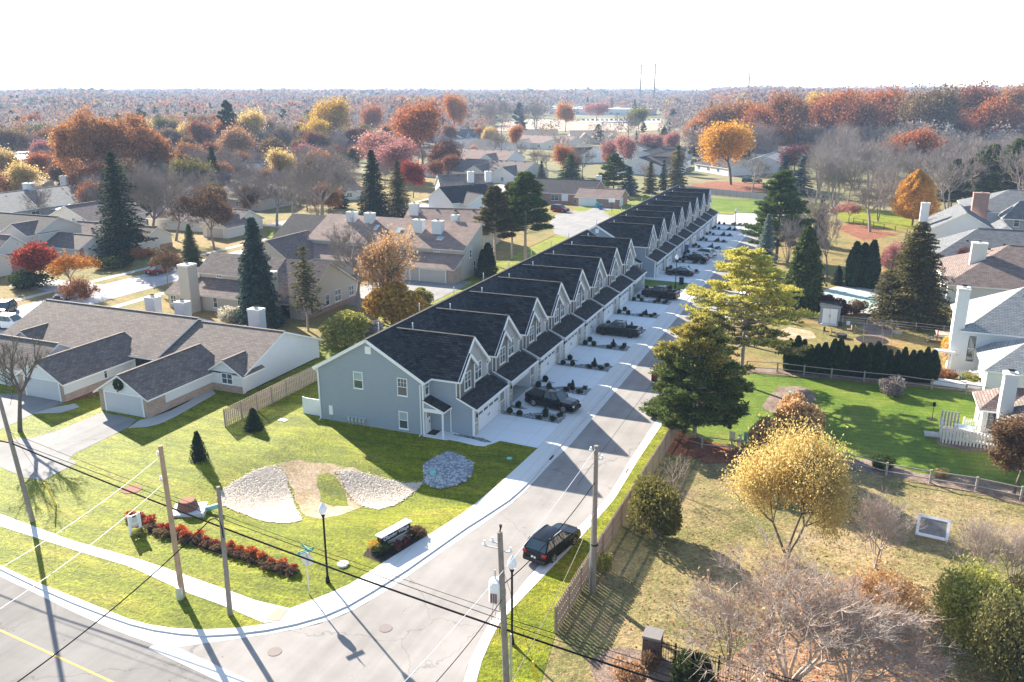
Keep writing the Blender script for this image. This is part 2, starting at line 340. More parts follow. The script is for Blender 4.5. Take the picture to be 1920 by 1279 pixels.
# ---------------------------------------------------------------- mesh building
def tag(o, label=None, cat=None, group=None, kind=None):
    for k, v in (('label', label), ('category', cat), ('group', group), ('kind', kind)):
        if v: o[k] = v
    return o
def empty(name, loc, label, cat, group=None, rz=0.):
    o = bpy.data.objects.new(name, None); COL.objects.link(o); o.location = loc; o.rotation_euler = (0, 0, rz)
    o.empty_display_size = .3
    return tag(o, label, cat, group)
def objm(name, me, parent=None, loc=None):
    o = bpy.data.objects.new(name, me); COL.objects.link(o)
    if parent is not None: o.parent = parent
    if loc is not None: o.location = loc
    return o
def copy_tree(o, parent=None):
    c = o.copy(); COL.objects.link(c)
    c.parent = parent
    for ch in o.children:
        copy_tree(ch, c)
    return c
class MB:
    def __init__(s): s.v = []; s.f = []; s.m = []; s.mats = []
    def mi(s, mat):
        if mat not in s.mats: s.mats.append(mat)
        return s.mats.index(mat)
    def face(s, pts, mat):
        i = len(s.v); s.v += [tuple(p) for p in pts]; s.f.append(tuple(range(i, i + len(pts)))); s.m.append(s.mi(mat)); return s
    def box(s, a, b, mat, top=None):
        x0, y0, z0 = [min(a[i], b[i]) for i in range(3)]; x1, y1, z1 = [max(a[i], b[i]) for i in range(3)]
        i = len(s.v); s.v += [(x0, y0, z0), (x1, y0, z0), (x1, y1, z0), (x0, y1, z0), (x0, y0, z1), (x1, y0, z1), (x1, y1, z1), (x0, y1, z1)]
        for q in ((3, 2, 1, 0), (4, 5, 6, 7), (0, 1, 5, 4), (1, 2, 6, 5), (2, 3, 7, 6), (3, 0, 4, 7)):
            s.f.append(tuple(i + k for k in q)); s.m.append(s.mi(top if (top and q[0] == 4) else mat))
        return s
    def bar(s, p, q, w, h, mat, up=(0, 0, 1)):
        p, q = Vector(p), Vector(q); d = (q - p).normalized(); u = Vector(up)
        if abs(d.dot(u)) > .98: u = Vector((1, 0, 0))
        a = d.cross(u).normalized() * w / 2; b = a.cross(d).normalized() * h / 2
        i = len(s.v)
        for c in (p, q):
            for sa, sb in ((-1, -1), (1, -1), (1, 1), (-1, 1)): s.v.append(tuple(c + a * sa + b * sb))
        for qd in ((0, 1, 2, 3), (7, 6, 5, 4), (0, 4, 5, 1), (1, 5, 6, 2), (2, 6, 7, 3), (3, 7, 4, 0)):
            s.f.append(tuple(i + k for k in qd)); s.m.append(s.mi(mat))
        return s
    def slab(s, pts, th, mat, under=None, side=None):      # planar polygon thickened downwards
        n = len(pts); lo = [(p[0], p[1], p[2] - th) for p in pts]
        s.face(pts, mat); s.face(lo[::-1], under or mat)
        for k in range(n):
            j = (k + 1) % n; s.face([pts[k], lo[k], lo[j], pts[j]], side or under or mat)
        return s
    def prism(s, poly, z0, z1, mat, top=None):
        n = len(poly); lo = [(p[0], p[1], z0) for p in poly]; hi = [(p[0], p[1], z1) for p in poly]
        s.face(hi, top or mat); s.face(lo[::-1], mat)
        for k in range(n):
            j = (k + 1) % n; s.face([lo[k], lo[j], hi[j], hi[k]], mat)
        return s
    def tube(s, pts, rad, mat, n=8, cap=True):
        pts = [Vector(p) for p in pts]; rs = rad if isinstance(rad, (list, tuple)) else [rad] * len(pts)
        i0 = len(s.v); u = None
        for k, p in enumerate(pts):
            d = (pts[min(k + 1, len(pts) - 1)] - pts[max(k - 1, 0)]).normalized()
            if u is None:
                u = d.cross(Vector((0, 0, 1))) if abs(d.z) < .95 else d.cross(Vector((1, 0, 0)))
            u = (u - d * u.dot(d)).normalized(); w = d.cross(u)
            for a in range(n):
                t = 2 * math.pi * a / n; s.v.append(tuple(p + (u * math.cos(t) + w * math.sin(t)) * rs[k]))
        for k in range(len(pts) - 1):
            for a in range(n):
                b = (a + 1) % n; s.f.append((i0 + k * n + a, i0 + k * n + b, i0 + (k + 1) * n + b, i0 + (k + 1) * n + a)); s.m.append(s.mi(mat))
        if cap:
            s.f.append(tuple(i0 + a for a in range(n))[::-1]); s.m.append(s.mi(mat))
            e = i0 + (len(pts) - 1) * n; s.f.append(tuple(e + a for a in range(n))); s.m.append(s.mi(mat))
        return s
    def mesh(s, name, smooth=False):
        me = bpy.data.meshes.new(name); me.from_pydata(s.v, [], s.f)
        for m in s.mats: me.materials.append(MATS[m])
        me.polygons.foreach_set('material_index', s.m)
        if smooth: me.polygons.foreach_set('use_smooth', [True] * len(s.f))
        uvl = me.uv_layers.new(name='UVMap'); uv = np.zeros((len(me.loops), 2)); me.update()
        V = np.array(s.v) if s.v else np.zeros((0, 3))
        k = 0
        for f in s.f:
            p = V[list(f)]; a = p[1] - p[0]; b = p[2] - p[0]; nn = np.cross(a, b)
            if len(f) > 3: nn = nn + np.cross(p[2] - p[0], p[3] - p[0])
            l = np.linalg.norm(nn); nn = nn / l if l > 1e-12 else np.array([0, 0, 1.])
            if abs(nn[2]) > .99: U = np.array([1., 0, 0]); W = np.array([0, 1., 0])
            else:
                U = np.cross([0, 0, 1.], nn); U /= np.linalg.norm(U); W = np.cross(nn, U)
            uv[k:k + len(f), 0] = p @ U; uv[k:k + len(f), 1] = p @ W; k += len(f)
        uvl.data.foreach_set('uv', uv.ravel())
        return me
    def build(s, name, parent=None, loc=None, smooth=False, bevel=0):
        o = objm(name, s.mesh(name, smooth), parent, loc)
        if bevel:
            b = o.modifiers.new('bevel', 'BEVEL'); b.width = bevel; b.segments = 2; b.limit_method = 'ANGLE'
        return o
def npmesh(name, V, Fq, mats, midx=None):       # quads/tris from numpy
    me = bpy.data.meshes.new(name); k = Fq.shape[1]
    me.vertices.add(len(V)); me.vertices.foreach_set('co', V.astype(np.float32).ravel())
    me.loops.add(Fq.size); me.loops.foreach_set('vertex_index', Fq.astype(np.int32).ravel())
    me.polygons.add(len(Fq)); me.polygons.foreach_set('loop_start', np.arange(0, Fq.size, k, dtype=np.int32))
    for m in mats: me.materials.append(MATS[m])
    if midx is not None: me.polygons.foreach_set('material_index', midx.astype(np.int32))
    me.update(calc_edges=True); return me

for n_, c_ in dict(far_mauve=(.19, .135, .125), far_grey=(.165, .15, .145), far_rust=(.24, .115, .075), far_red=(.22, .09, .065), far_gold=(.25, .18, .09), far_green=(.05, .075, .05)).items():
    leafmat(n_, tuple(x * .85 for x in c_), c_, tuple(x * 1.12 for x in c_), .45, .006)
# ---------------------------------------------------------------- terrain
def sm(t): t = max(0., min(1., t)); return t * t * (3 - 2 * t)
def hgt(x, y):
    h = 0.
    for cx, cy, rx, ry, d in ((-41.5, 51.5, 6.5, 5.5, -1.15), (-33.5, 54.6, 5.5, 4.2, -1.0)):
        r = math.hypot((x - cx) / rx, (y - cy) / ry)
        if r < 1.5: h += d * sm(1 - r / 1.5) * 1.25
    r = math.hypot((x + 47.5) / 5., (y - 60.) / 4.5)
    if r < 1: h += .45 * sm(1 - r)
    d = math.hypot(x, y)
    if d > 330: h += 12 * sm((d - 330) / 2600)
    return h
def Gh(px, py):
    z = 0.
    for _ in range(6):
        x, y = G(px, py, z); z = hgt(x, y)
    return x, y
W = lambda *pp: [Gh(*p) for p in pp]
def cdt(poly, res=0, extra=()):
    pts = [Vector(p) for p in poly]; n = len(pts); xs = [p[0] for p in poly]; ys = [p[1] for p in poly]
    if res:
        out = []
        for k in range(n):
            a, b = pts[k], pts[(k + 1) % n]; m = max(1, int((b - a).length / res))
            out += [a + (b - a) * (i / m) for i in range(m)]
        pts = out; n = len(pts)
        y = min(ys) + res / 2
        while y < max(ys):
            x = min(xs) + res / 2
            while x < max(xs): pts.append(Vector((x, y))); x += res
            y += res
    pts += [Vector(e) for e in extra]
    v, e, f, *_ = delaunay_2d_cdt(pts, [], [list(range(n))], 1, 1e-5)
    return v, f
def patch(name, poly, z, mat, res=0, wobble=0., kind='structure', th=0.):
    if wobble:
        out = []; r = random.Random(hash(name) % 999 if False else len(poly) * 13)
        n = len(poly)
        for k in range(n):
            a, b = Vector(poly[k]), Vector(poly[(k + 1) % n]); m = max(1, int((b - a).length / (wobble * 4)))
            for i in range(m):
                p = a + (b - a) * (i / m); out.append((p.x + r.uniform(-1, 1) * wobble, p.y + r.uniform(-1, 1) * wobble))
        poly = out
    v, f = cdt(poly, res); mb = MB()
    mb.v = [(p.x, p.y, hgt(p.x, p.y) + z) for p in v]; mb.f = [tuple(q) for q in f]; mb.m = [mb.mi(mat)] * len(f)
    if th:
        n = len(poly)
        for k in range(n):
            a, b = poly[k], poly[(k + 1) % n]; za, zb = hgt(*a) + z, hgt(*b) + z
            mb.face([(a[0], a[1], za), (a[0], a[1], za - th), (b[0], b[1], zb - th), (b[0], b[1], zb)], mat)
    o = mb.build(name); return tag(o, kind=kind)
def resample(pl, n):
    P_ = [Vector(p) for p in pl]; L = [0.]
    for a, b in zip(P_, P_[1:]): L.append(L[-1] + (b - a).length)
    out = []
    for i in range(n):
        t = L[-1] * i / (n - 1); k = 0
        while k < len(L) - 2 and L[k + 1] < t: k += 1
        s = (t - L[k]) / max(1e-9, L[k + 1] - L[k]); out.append(P_[k].lerp(P_[k + 1], s))
    return out
def ribbon(name, A, B, z, mat, n=60, th=.2, za=None, kind='structure'):
    A, B = resample(A, n), resample(B, n); mb = MB(); za = z if za is None else za
    for k in range(n - 1):
        a, b, c, d = A[k], B[k], B[k + 1], A[k + 1]
        mb.face([(a.x, a.y, za), (b.x, b.y, z), (c.x, c.y, z), (d.x, d.y, za)], mat)
        if th:
            mb.face([(b.x, b.y, z), (b.x, b.y, z - th), (c.x, c.y, z - th), (c.x, c.y, z)], mat)
            mb.face([(a.x, a.y, za - th), (a.x, a.y, za), (d.x, d.y, za), (d.x, d.y, za - th)], mat)
    return tag(mb.build(name), kind=kind)
# base land: fine around the basin, coarse to the horizon
pts = []
x = -62.
while x <= -20: 
    y = 36.
    while y <= 68: pts.append((x, y)); y += 1.
    x += 1.
for r_ in (90, 140, 200, 260, 330, 400, 480, 580, 700, 850, 1050, 1300, 1600, 2000, 2500, 3000, 4000, 6000, 9000):
    for k in range(72): pts.append((r_ * math.cos(k * math.pi / 36), r_ * math.sin(k * math.pi / 36)))
v, f = cdt([(-14000, -14000), (14000, -14000), (14000, 14000), (-14000, 14000)], 0, pts)
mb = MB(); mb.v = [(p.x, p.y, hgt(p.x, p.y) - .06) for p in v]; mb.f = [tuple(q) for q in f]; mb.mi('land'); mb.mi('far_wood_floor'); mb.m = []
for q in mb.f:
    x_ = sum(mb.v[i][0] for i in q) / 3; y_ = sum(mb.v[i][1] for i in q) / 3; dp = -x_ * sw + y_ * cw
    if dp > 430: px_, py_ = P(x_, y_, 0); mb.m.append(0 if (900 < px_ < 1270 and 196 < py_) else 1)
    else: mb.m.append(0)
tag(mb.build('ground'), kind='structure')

# --- kerb lines (world)
cb_in = W((0, 1062), (70, 1095), (154, 1128), (225, 1157), (258, 1170), (295, 1177), (337, 1182), (399, 1184), (449, 1180), (480, 1176), (539, 1167), (598, 1151), (658, 1124), (702, 1096), (764, 1059), (815, 1023), (880, 976), (912, 958), (954, 932), (1010, 881), (1034, 848))
cb_out = W((0, 1069), (70, 1103), (140, 1134), (213, 1162), (261, 1178), (317, 1189), (399, 1195), (480, 1187), (539, 1176), (598, 1161), (652, 1138), (695, 1113), (755, 1076), (810, 1037), (872, 993), (910, 969), (960, 936), (1000, 898), (1036, 854))
gut_out = W((0, 1081), (70, 1114), (140, 1149), (216, 1182), (281, 1206), (330, 1214), (399, 1204), (480, 1193), (539, 1183), (598, 1170), (646, 1152), (687, 1131), (747, 1093), (806, 1051), (865, 1010), (907, 981), (965, 940), (991, 914), (1040, 861))
def ext(pl, dx):
    a, b = Vector(pl[0]), Vector(pl[1]); d = (a - b).normalized(); return [tuple(a + d * dx)] + pl
CX0, CX1, CX2 = -23.45, -23.05, -22.35
YE = 205.
cb_in = ext(cb_in, 90) + [(CX0, 70.), (CX0, YE)]; cb_out = ext(cb_out, 90) + [(CX1, 70.), (CX1, YE)]; gut_out = ext(gut_out, 90) + [(CX2, 70.), (CX2, YE)]
ribbon('kerb', cb_in, cb_out, .10, 'concrete_curb', 160, .3, .13)
ribbon('gutter', cb_out, gut_out, .008, 'concrete_curb', 160, .05, .03)
e_asph = W((850, 1330), (870, 1279), (876, 1250), (913, 1173), (961, 1120), (998, 1072), (1050, 1022), (1136, 938), (1180, 865), (1220, 803)) + [(-16., 90.), (-16., YE)]
e_curb = W((876, 1330), (898, 1268), (904, 1240), (931, 1178), (966, 1139), (1024, 1078), (1093, 1006), (1151, 940), (1198, 862), (1240, 800)) + [(-15.05, 90.), (-15.05, YE)]
e_g = [tuple(Vector(a).lerp(Vector(b), .6)) for a, b in zip(e_asph, e_curb)]
ribbon('gutter', e_asph, e_g, .03, 'concrete_curb', 90, .05, .008)
ribbon('kerb', e_g, e_curb, .13, 'concrete_curb', 90, .3, .10)
# west street + cul-de-sac
A0, A1 = Vector(gut_out[1]), Vector(gut_out[4]); md = (A1 - A0).normalized(); mn = Vector((-md.y, md.x))
def MR(t, o): q = A0 + md * t + mn * o; return (q.x, q.y)
road = gut_out[8:] + [(-22.35, 196)]
rp = [p for p in gut_out[6:-1]] + [(CX2, YE)]
cc = G(1400, 408); cul = []
for k in range(36):
    a = math.pi * (-.5 + k / 18.); 
    cul.append((-24. + 15.5 * math.sin(k * math.pi / 18), 222. - 15.5 * math.cos(k * math.pi / 18)))
patch('road', [MR(19, .2)] + rp + [(-16., YE)] + e_asph[::-1][2:] + [MR(36, -.3), MR(19, -.3)], .0, 'asphalt_new')
patch('turning_circle', [(-26.5 + 18.5 * math.cos(k * math.pi / 18), 222. + 18.5 * math.sin(k * math.pi / 18)) for k in range(36)], .012, 'asphalt_pale')
# main road with valley gutter across the side street
patch('main_road', [MR(-95, .2), MR(10, .5), MR(19.2, .35), MR(45, -.1), MR(120, -.1), MR(120, -30), MR(-95, -30)], .004, 'asphalt_main')
ribbon('valley_gutter', [MR(15.5, .75), MR(36, .75)], [MR(15.5, -.15), MR(36, -.15)], .014, 'concrete_curb', 12, .02)
L0 = Vector(G(0, 1180)); L1 = Vector(G(215, 1279)); ld = (L1 - L0).normalized()
ribbon('road_marking', [tuple(L0 - ld * 60), tuple(L1 + ld * 30)], [tuple(L0 - ld * 60 + Vector((0, -.13))), tuple(L1 + ld * 30 + Vector((0, -.13)))], .012, 'yellow_line', 4, .003)
patch('road_marking', [(L0.x - 7, L0.y + .45 - .6), (L0.x - 0.3, L0.y + .05 - .75), (L0.x - .3, L0.y - .15 - .75), (L0.x - 7, L0.y + .25 - .6)], .012, 'white_paint')
ribbon('asphalt_seam', [(-19.2, 62), (-19.15, YE)], [(-19.16, 62), (-19.11, YE)], .006, 'dark_gap', 30, 0)
# sidewalks
w_top = W((0, 966), (135, 1016), (264, 1052), (345, 1080), (415, 1105), (480, 1129), (544, 1144)); w_bot = W((0, 989), (152, 1038), (247, 1066), (292, 1087), (351, 1114), (421, 1139), (492, 1170))
ribbon('sidewalk', ext(w_top, 90), ext(w_bot, 90), .13, 'concrete_walk', 90)
st_in = W((544, 1144), (578, 1131), (646, 1104), (687, 1079), (729, 1051), (806, 1004), (865, 967), (895, 944), (935, 910), (1008, 843)) + [(-24.9, 70.), (-24.9, 203.)]
st_out = W((492, 1171), (539, 1167), (598, 1151), (658, 1124), (702, 1096), (764, 1059), (815, 1023), (880, 976), (912, 958), (954, 932), (1010, 881), (1034, 848)) + [(CX0, 70.), (CX0, 203.)]
ribbon('sidewalk', st_in, [(x + .02, y) for x, y in st_out], .132, 'concrete_walk', 120)
patch('paving_panel', W((520, 1143), (541, 1146), (524, 1168), (500, 1166)), .15, 'paving_red')
# lawns
patch('lawn', [(-150, 28), (-75, 33.5)] + cb_in[1:-1] + [(-24.6, 68.2), (-35, 69), (-47, 69), (-54.5, 78), (-58, 69.5), (-150, 69.5)], .11, 'lawn_bright', res=1.)
patch('lawn', [(-63, 69.4), (-47.5, 69.4), (-47.5, 232), (-30, 232), (-30, 262), (-44, 262), (-63, 250)], .10, 'lawn_bright')
patch('lawn', [(-36.5, 137), (-24.9, 137.7), (-24.9, 143.3), (-36.5, 143.8)], .122, 'lawn_green')
g1 = W((415, 925), (440, 905), (465, 893), (490, 881), (516, 876), (528, 884), (536, 897), (540, 918), (548, 940), (560, 965), (566, 978), (545, 984), (500, 981), (455, 966), (420, 952), (408, 935))
patch('gravel_bed', g1, .16, 'white_gravel', res=.7, wobble=.12)
g2 = W((628, 887), (650, 885), (690, 893), (720, 902), (765, 910), (794, 907), (780, 922), (760, 938), (735, 951), (712, 958), (690, 955), (668, 944), (652, 925), (640, 905))
patch('gravel_bed', g2, .16, 'white_gravel', res=.7, wobble=.12)
patch('bare_soil', W((520, 870), (560, 866), (620, 873), (660, 882), (692, 893), (655, 890), (630, 890), (655, 935), (680, 952), (640, 968), (600, 975), (570, 970), (552, 940), (540, 905), (530, 882)), .135, 'bare_soil', res=.7, wobble=.25)
patch('lawn', W((600, 893), (618, 888), (632, 896), (640, 915), (650, 935), (655, 950), (625, 952), (603, 945), (594, 915)), .15, 'lawn_bright', res=.7, wobble=.2)
g3 = W((797, 905), (798, 875), (815, 862), (842, 851), (862, 858), (882, 870), (885, 884), (874, 900), (856, 912), (828, 918), (808, 914))
patch('rock_bed', g3, .17, 'grey_rock', res=.7, wobble=.12)
# walk from the end unit and drives
Y0, SP = 67.93, 8.728
YB = [Y0 + SP * i for i in range(8)] + [145.23 + SP * i for i in range(8)]
patch('path', W((814, 822), (838, 813), (860, 806), (900, 820), (960, 828), (940, 828), (926, 833), (908, 839), (893, 838), (860, 830)), .128, 'concrete_drive', th=.1)
patch('driveway', [(-31.6, 68.1), (-24.9, 67.7), (-24.9, 137.7), (-31.6, 137.7)], .125, 'concrete_drive', th=.1)
patch('driveway', [(-36.5, 143.5), (-24.9, 143.2), (-24.9, 210.), (-31.6, 213.5), (-36.5, 214)], .125, 'concrete_drive', th=.1)
for k, y0 in enumerate(YB):
    patch('planting_bed', [(-31.35, y0 + 6.45), (-28.5, y0 + 6.3), (-24.95, y0 + 6.15), (-24.95, y0 + 8.35), (-27.3, y0 + 8.3), (-28.2, y0 + 7.9), (-28.9, y0 + 7.4), (-29.8, y0 + 7.2), (-31.35, y0 + 7.15)], .137, 'bed_stone')
    if k not in (7, 15): patch('planting_bed', [(-31.35, y0 + 8.5), (-29.9, y0 + 8.45), (-29.3, y0 + 8.75), (-30.2, y0 + 9.1), (-31.35, y0 + 9.2)], .137, 'bed_stone')
patch('planting_bed', [(-36.2, 67.62), (-31.5, 67.3), (-30., 67.0), (-29.3, 67.3), (-30.5, 67.85), (-36.2, 67.9)], .139, 'bed_stone')
# old neighbours' drives and walks
patch('driveway', W((191, 775), (258, 788), (240, 804), (210, 819), (140, 853), (130, 863), (145, 870), (82, 903), (47, 898), (0, 878), (-80, 850), (-70, 830), (0, 832), (30, 825), (62, 823), (120, 805), (173, 783)), .125, 'asphalt_old')
patch('driveway', W((30, 740), (114, 755), (122, 757), (60, 780), (0, 808), (-80, 840), (-90, 740)), .123, 'asphalt_old')
patch('path', W((240, 805), (275, 803), (300, 797), (330, 783), (365, 763), (405, 740), (398, 732), (380, 738), (350, 757), (320, 772), (290, 783), (262, 790)), .13, 'concrete_old')
patch('path', W((62, 778), (115, 776), (150, 765), (140, 759), (112, 764), (96, 767)), .128, 'concrete_old')
patch('mulch_bed', W((118, 760), (128, 756), (184, 742), (184, 733), (172, 733), (125, 750)), .13, 'rust_mulch')
patch('mulch_bed', W((282, 790), (330, 768), (378, 744), (372, 740), (285, 784)), .126, 'dark_mulch')
# the street behind on the left
patch('lawn', [(-170, 69.7), (-63.2, 69.7), (-63.2, 252), (-58, 262), (-170, 300)], .10, 'lawn_leafy')
patch('road', [(-118, 58), (-108.4, 58), (-108.4, 300), (-118, 300)], .125, 'asphalt_pale')
patch('sidewalk', [(-122.5, 58), (-121, 58), (-121, 300), (-122.5, 300)], .13, 'concrete_old')
patch('sidewalk', [(-104.6, 84), (-103.1, 84), (-103.1, 300), (-104.6, 300)], .13, 'concrete_old')
patch('driveway', [(-132, 97), (-118, 97), (-118, 104), (-132, 104)], .135, 'asphalt_pale')
patch('driveway', [(-108.4, 74), (-101, 74), (-101, 84.5), (-108.4, 84.5)], .135, 'asphalt_pale')
patch('driveway', [(-135, 168), (-118, 164), (-118, 172), (-135, 178)], .135, 'asphalt_pale')
patch('lawn', [(-121, 142), (-104.7, 142), (-104.7, 178), (-118.05, 163), (-118.05, 142.5)][2:] + [(-104.7, 143)], .118, 'lawn_bright') if 0 else None
patch('lawn', W((500, 432), (545, 430), (590, 432), (500, 457)), .14, 'lawn_bright')
patch('driveway', [(-76, 108), (-60, 108), (-60, 130), (-76, 130)], .13, 'asphalt_old')
patch('parking_court', W((1030, 420), (1042, 404), (1075, 397), (1090, 386), (1140, 384), (1172, 388), (1160, 402), (1110, 428), (1075, 448), (1040, 440)), .13, 'asphalt_old')
patch('lawn', W((1075, 392), (1100, 386), (1118, 388), (1100, 396), (1082, 398)), .14, 'lawn_bright')
patch('lawn', W((1130, 398), (1160, 390), (1210, 365), (1230, 372), (1190, 395), (1150, 408)), .14, 'lawn_bright')
# yards on the right
patch('lawn', e_curb[:-2] + [(-15.05, 95), (-13.45, 95), (-13.5, 73.8), (-14.15, 42), (-13.2, 36), (-11, 28)], .115, 'lawn_bright')
patch('yard', [(-14.2, 24), (60, 24), (60, 70), (15.3, 72.3), (.7, 74.7), (-6.7, 74.), (-13.6, 75), (-14.2, 42)], .10, 'lawn_dry')
patch('leaf_litter', W((1340, 1279), (1380, 1225), (1440, 1190), (1540, 1190), (1640, 1190), (1720, 1180), (1760, 1220), (1790, 1330), (1340, 1330)), .118, 'leaf_litter', wobble=.35)
patch('lawn', [(-14.9, 75.2), (-6.7, 74.2), (.7, 74.9), (15.3, 72.5), (60, 70.2), (60, 100), (15.2, 99.8), (-9.6, 97.3), (-14.9, 97)], .105, 'lawn_green')
patch('yard', [(-14.9, 97.2), (-9.6, 97.5), (15.2, 100), (60, 100.2), (60, 108), (11., 113.), (-7.5, 123), (-14.9, 123)], .103, 'lawn_leafy')
patch('yard', [(-14.9, 123.1), (-7.5, 123.2), (11, 113.2), (60, 108.2), (60, 250), (20, 235), (-8, 240), (-14.9, 200)], .10, 'lawn_leafy')
patch('lawn', W((1560, 398), (1600, 388), (1700, 400), (1720, 425), (1700, 432), (1640, 428), (1590, 420)), .12, 'lawn_bright')
patch('lawn', [(-50, 236), (-7, 238), (-7, 266), (-50, 268)], .105, 'lawn_green')
patch('leaf_litter', W((1300, 362), (1280, 350), (1340, 340), (1430, 345), (1440, 362), (1340, 358)), .115, 'rust_mulch', wobble=.5)
patch('mulch_bed', W((1262, 800), (1300, 822), (1345, 835), (1400, 840), (1410, 860), (1380, 870), (1330, 872), (1300, 862), (1250, 850)), .125, 'rust_mulch', wobble=.25)
patch('mulch_bed', W((1560, 868), (1600, 862), (1635, 863), (1670, 873), (1720, 890), (1850, 900), (1925, 925), (1925, 950), (1840, 930), (1700, 902), (1600, 885)), .125, 'brown_mulch', wobble=.12)
patch('mulch_bed', W((1428, 765), (1445, 742), (1460, 727), (1500, 726), (1520, 733), (1532, 752), (1500, 765), (1470, 775), (1445, 775)), .125, 'brown_mulch', wobble=.12)
patch('mulch_bed', W((1400, 700), (1465, 705), (1600, 716), (1760, 727), (1840, 742), (1840, 734), (1740, 716), (1465, 693), (1400, 692)), .122, 'brown_mulch', wobble=.1)
patch('mulch_bed', W((1756, 835), (1755, 815), (1800, 818), (1850, 835), (1860, 850), (1810, 848)), .122, 'brown_mulch', wobble=.1)
patch('mulch_bed', W((1610, 607), (1650, 605), (1680, 625), (1650, 640), (1620, 625)), .122, 'brown_mulch', wobble=.1)
patch('bare_soil', W((1450, 625), (1480, 615), (1520, 622), (1530, 635), (1490, 642), (1460, 640)), .122, 'bare_soil', wobble=.2)
patch('mulch_bed', W((1100, 1240), (1160, 1215), (1250, 1235), (1340, 1290), (1330, 1330), (1130, 1330)), .12, 'brown_mulch', wobble=.15)
patch('field', W((930, 246), (940, 228), (1000, 224), (1080, 226), (1085, 245), (1000, 248)), .2, 'tan_field')
patch('field', W((1075, 246), (1080, 230), (1150, 229), (1240, 232), (1250, 244), (1180, 248)), .2, 'tan_field')
patch('parking_court', W((1080, 229), (1100, 223), (1240, 224), (1240, 231)), .25, 'asphalt_pale')
patch('mulch_bed', W((1565, 428), (1600, 418), (1660, 435), (1690, 440), (1620, 452)), .122, 'rust_mulch', wobble=.3)
# ---------------------------------------------------------------- windows, doors (shared meshes)
def win_mesh(w, h, cols=1, rows=2, grid=0, fr=.07, mat='white_trim', shutter=False):
    a = MB(); t = .07                       # faces -Y, centred, bottom at z=0
    a.box((-w / 2, -t, 0), (-w / 2 + fr, 0.02, h), mat); a.box((w / 2 - fr, -t, 0), (w / 2, .02, h), mat)
    a.box((-w / 2 + fr, -t, 0), (w / 2 - fr, .02, fr), mat); a.box((-w / 2 + fr, -t, h - fr), (w / 2 - fr, .02, h), mat)
    a.box((-w / 2 - .04, -t - .04, -.06), (w / 2 + .04, .02, -.003), mat)
    cwid = (w - 2 * fr) / cols
    for c in range(1, cols): a.box((-w / 2 + fr + c * cwid - .04, -t + .01, fr), (-w / 2 + fr + c * cwid + .04, .0, h - fr), mat)
    for r_ in range(1, rows):
        for c in range(cols): a.box((-w / 2 + fr + c * cwid + .04, -t + .015, h * r_ / rows - .03), (-w / 2 + fr + (c + 1) * cwid - .04, 0, h * r_ / rows + .03), mat)
    if grid:
        for c in range(cols):
            for g in range(1, grid):
                x = -w / 2 + fr + c * cwid + cwid * g / grid
                a.box((x - .012, -t + .025, h / 2 + .03), (x + .012, -.01, h - fr), mat)
            a.box((-w / 2 + fr + c * cwid + .04, -t + .028, h * .75 - .012), (-w / 2 + fr + (c + 1) * cwid - .04, -.012, h * .75 + .012), mat)
    b = MB(); b.box((-w / 2 + fr, -.035, fr), (w / 2 - fr, -.012, h / 2), 'window_glass'); b.box((-w / 2 + fr, -.034, h / 2), (w / 2 - fr, -.012, h - fr), 'blind_glass' if shutter else 'window_glass')
    return a.mesh('window'), b.mesh('pane')
WM = {}
def window(parent, x, y, z, rz, w, h, cols=1, rows=2, grid=0, mat='white_trim', shutter=False):
    k = (round(w, 2), round(h, 2), cols, rows, grid, mat, shutter)
    if k not in WM: WM[k] = win_mesh(w, h, cols, rows, grid, mat=mat, shutter=shutter)
    o = objm('window', WM[k][0], parent, (x, y, z)); o.rotation_euler = (0, 0, rz)
    objm('pane', WM[k][1], o); return o
def gable_roof(mb, x0, x1, y0, y1, ze, zr, mat, axis='x', ov=.35, og=.3, th=.18, trim='white_trim', hipA=0, hipB=0):
    """ridge along axis; (x0,x1) along the ridge, (y0,y1) across; slabs with overhang; hips cut the ends"""
    c = (y0 + y1) / 2; hw = (y1 - y0) / 2; s = (zr - ze) / hw; zo = ze - s * ov
    T = (lambda a, b, z: (a, b, z)) if axis == 'x' else (lambda a, b, z: (b, a, z))
    a0, a1 = x0 - (og if not hipA else ov), x1 + (og if not hipB else ov)
    r0, r1 = (x0 + hipA if hipA else a0), (x1 - hipB if hipB else a1)
    for sg in (-1, 1):
        e = c + sg * (hw + ov)
        pts = [T(a0, e, zo), T(a1, e, zo), T(r1, c, zr), T(r0, c, zr)]
        if (sg > 0) != (axis == 'y'): pts = pts[::-1]
        mb.slab(pts, th, mat, 'soffit_white' if trim == 'white_trim' else trim, trim)
    for h, a, r_ in ((hipA, a0, r0), (hipB, a1, r1)):
        if h:
            pts = [T(a, c - hw - ov, zo), T(r_, c, zr), T(a, c + hw + ov, zo)]
            n = (Vector(pts[1]) - Vector(pts[0])).cross(Vector(pts[2]) - Vector(pts[0]))
            if n.z < 0: pts = pts[::-1]
            mb.slab(pts, th, mat, trim, trim)
    # ridge cap
    mb.bar(T(r0, c, zr + .02), T(r1, c, zr + .02), .3, .05, mat)
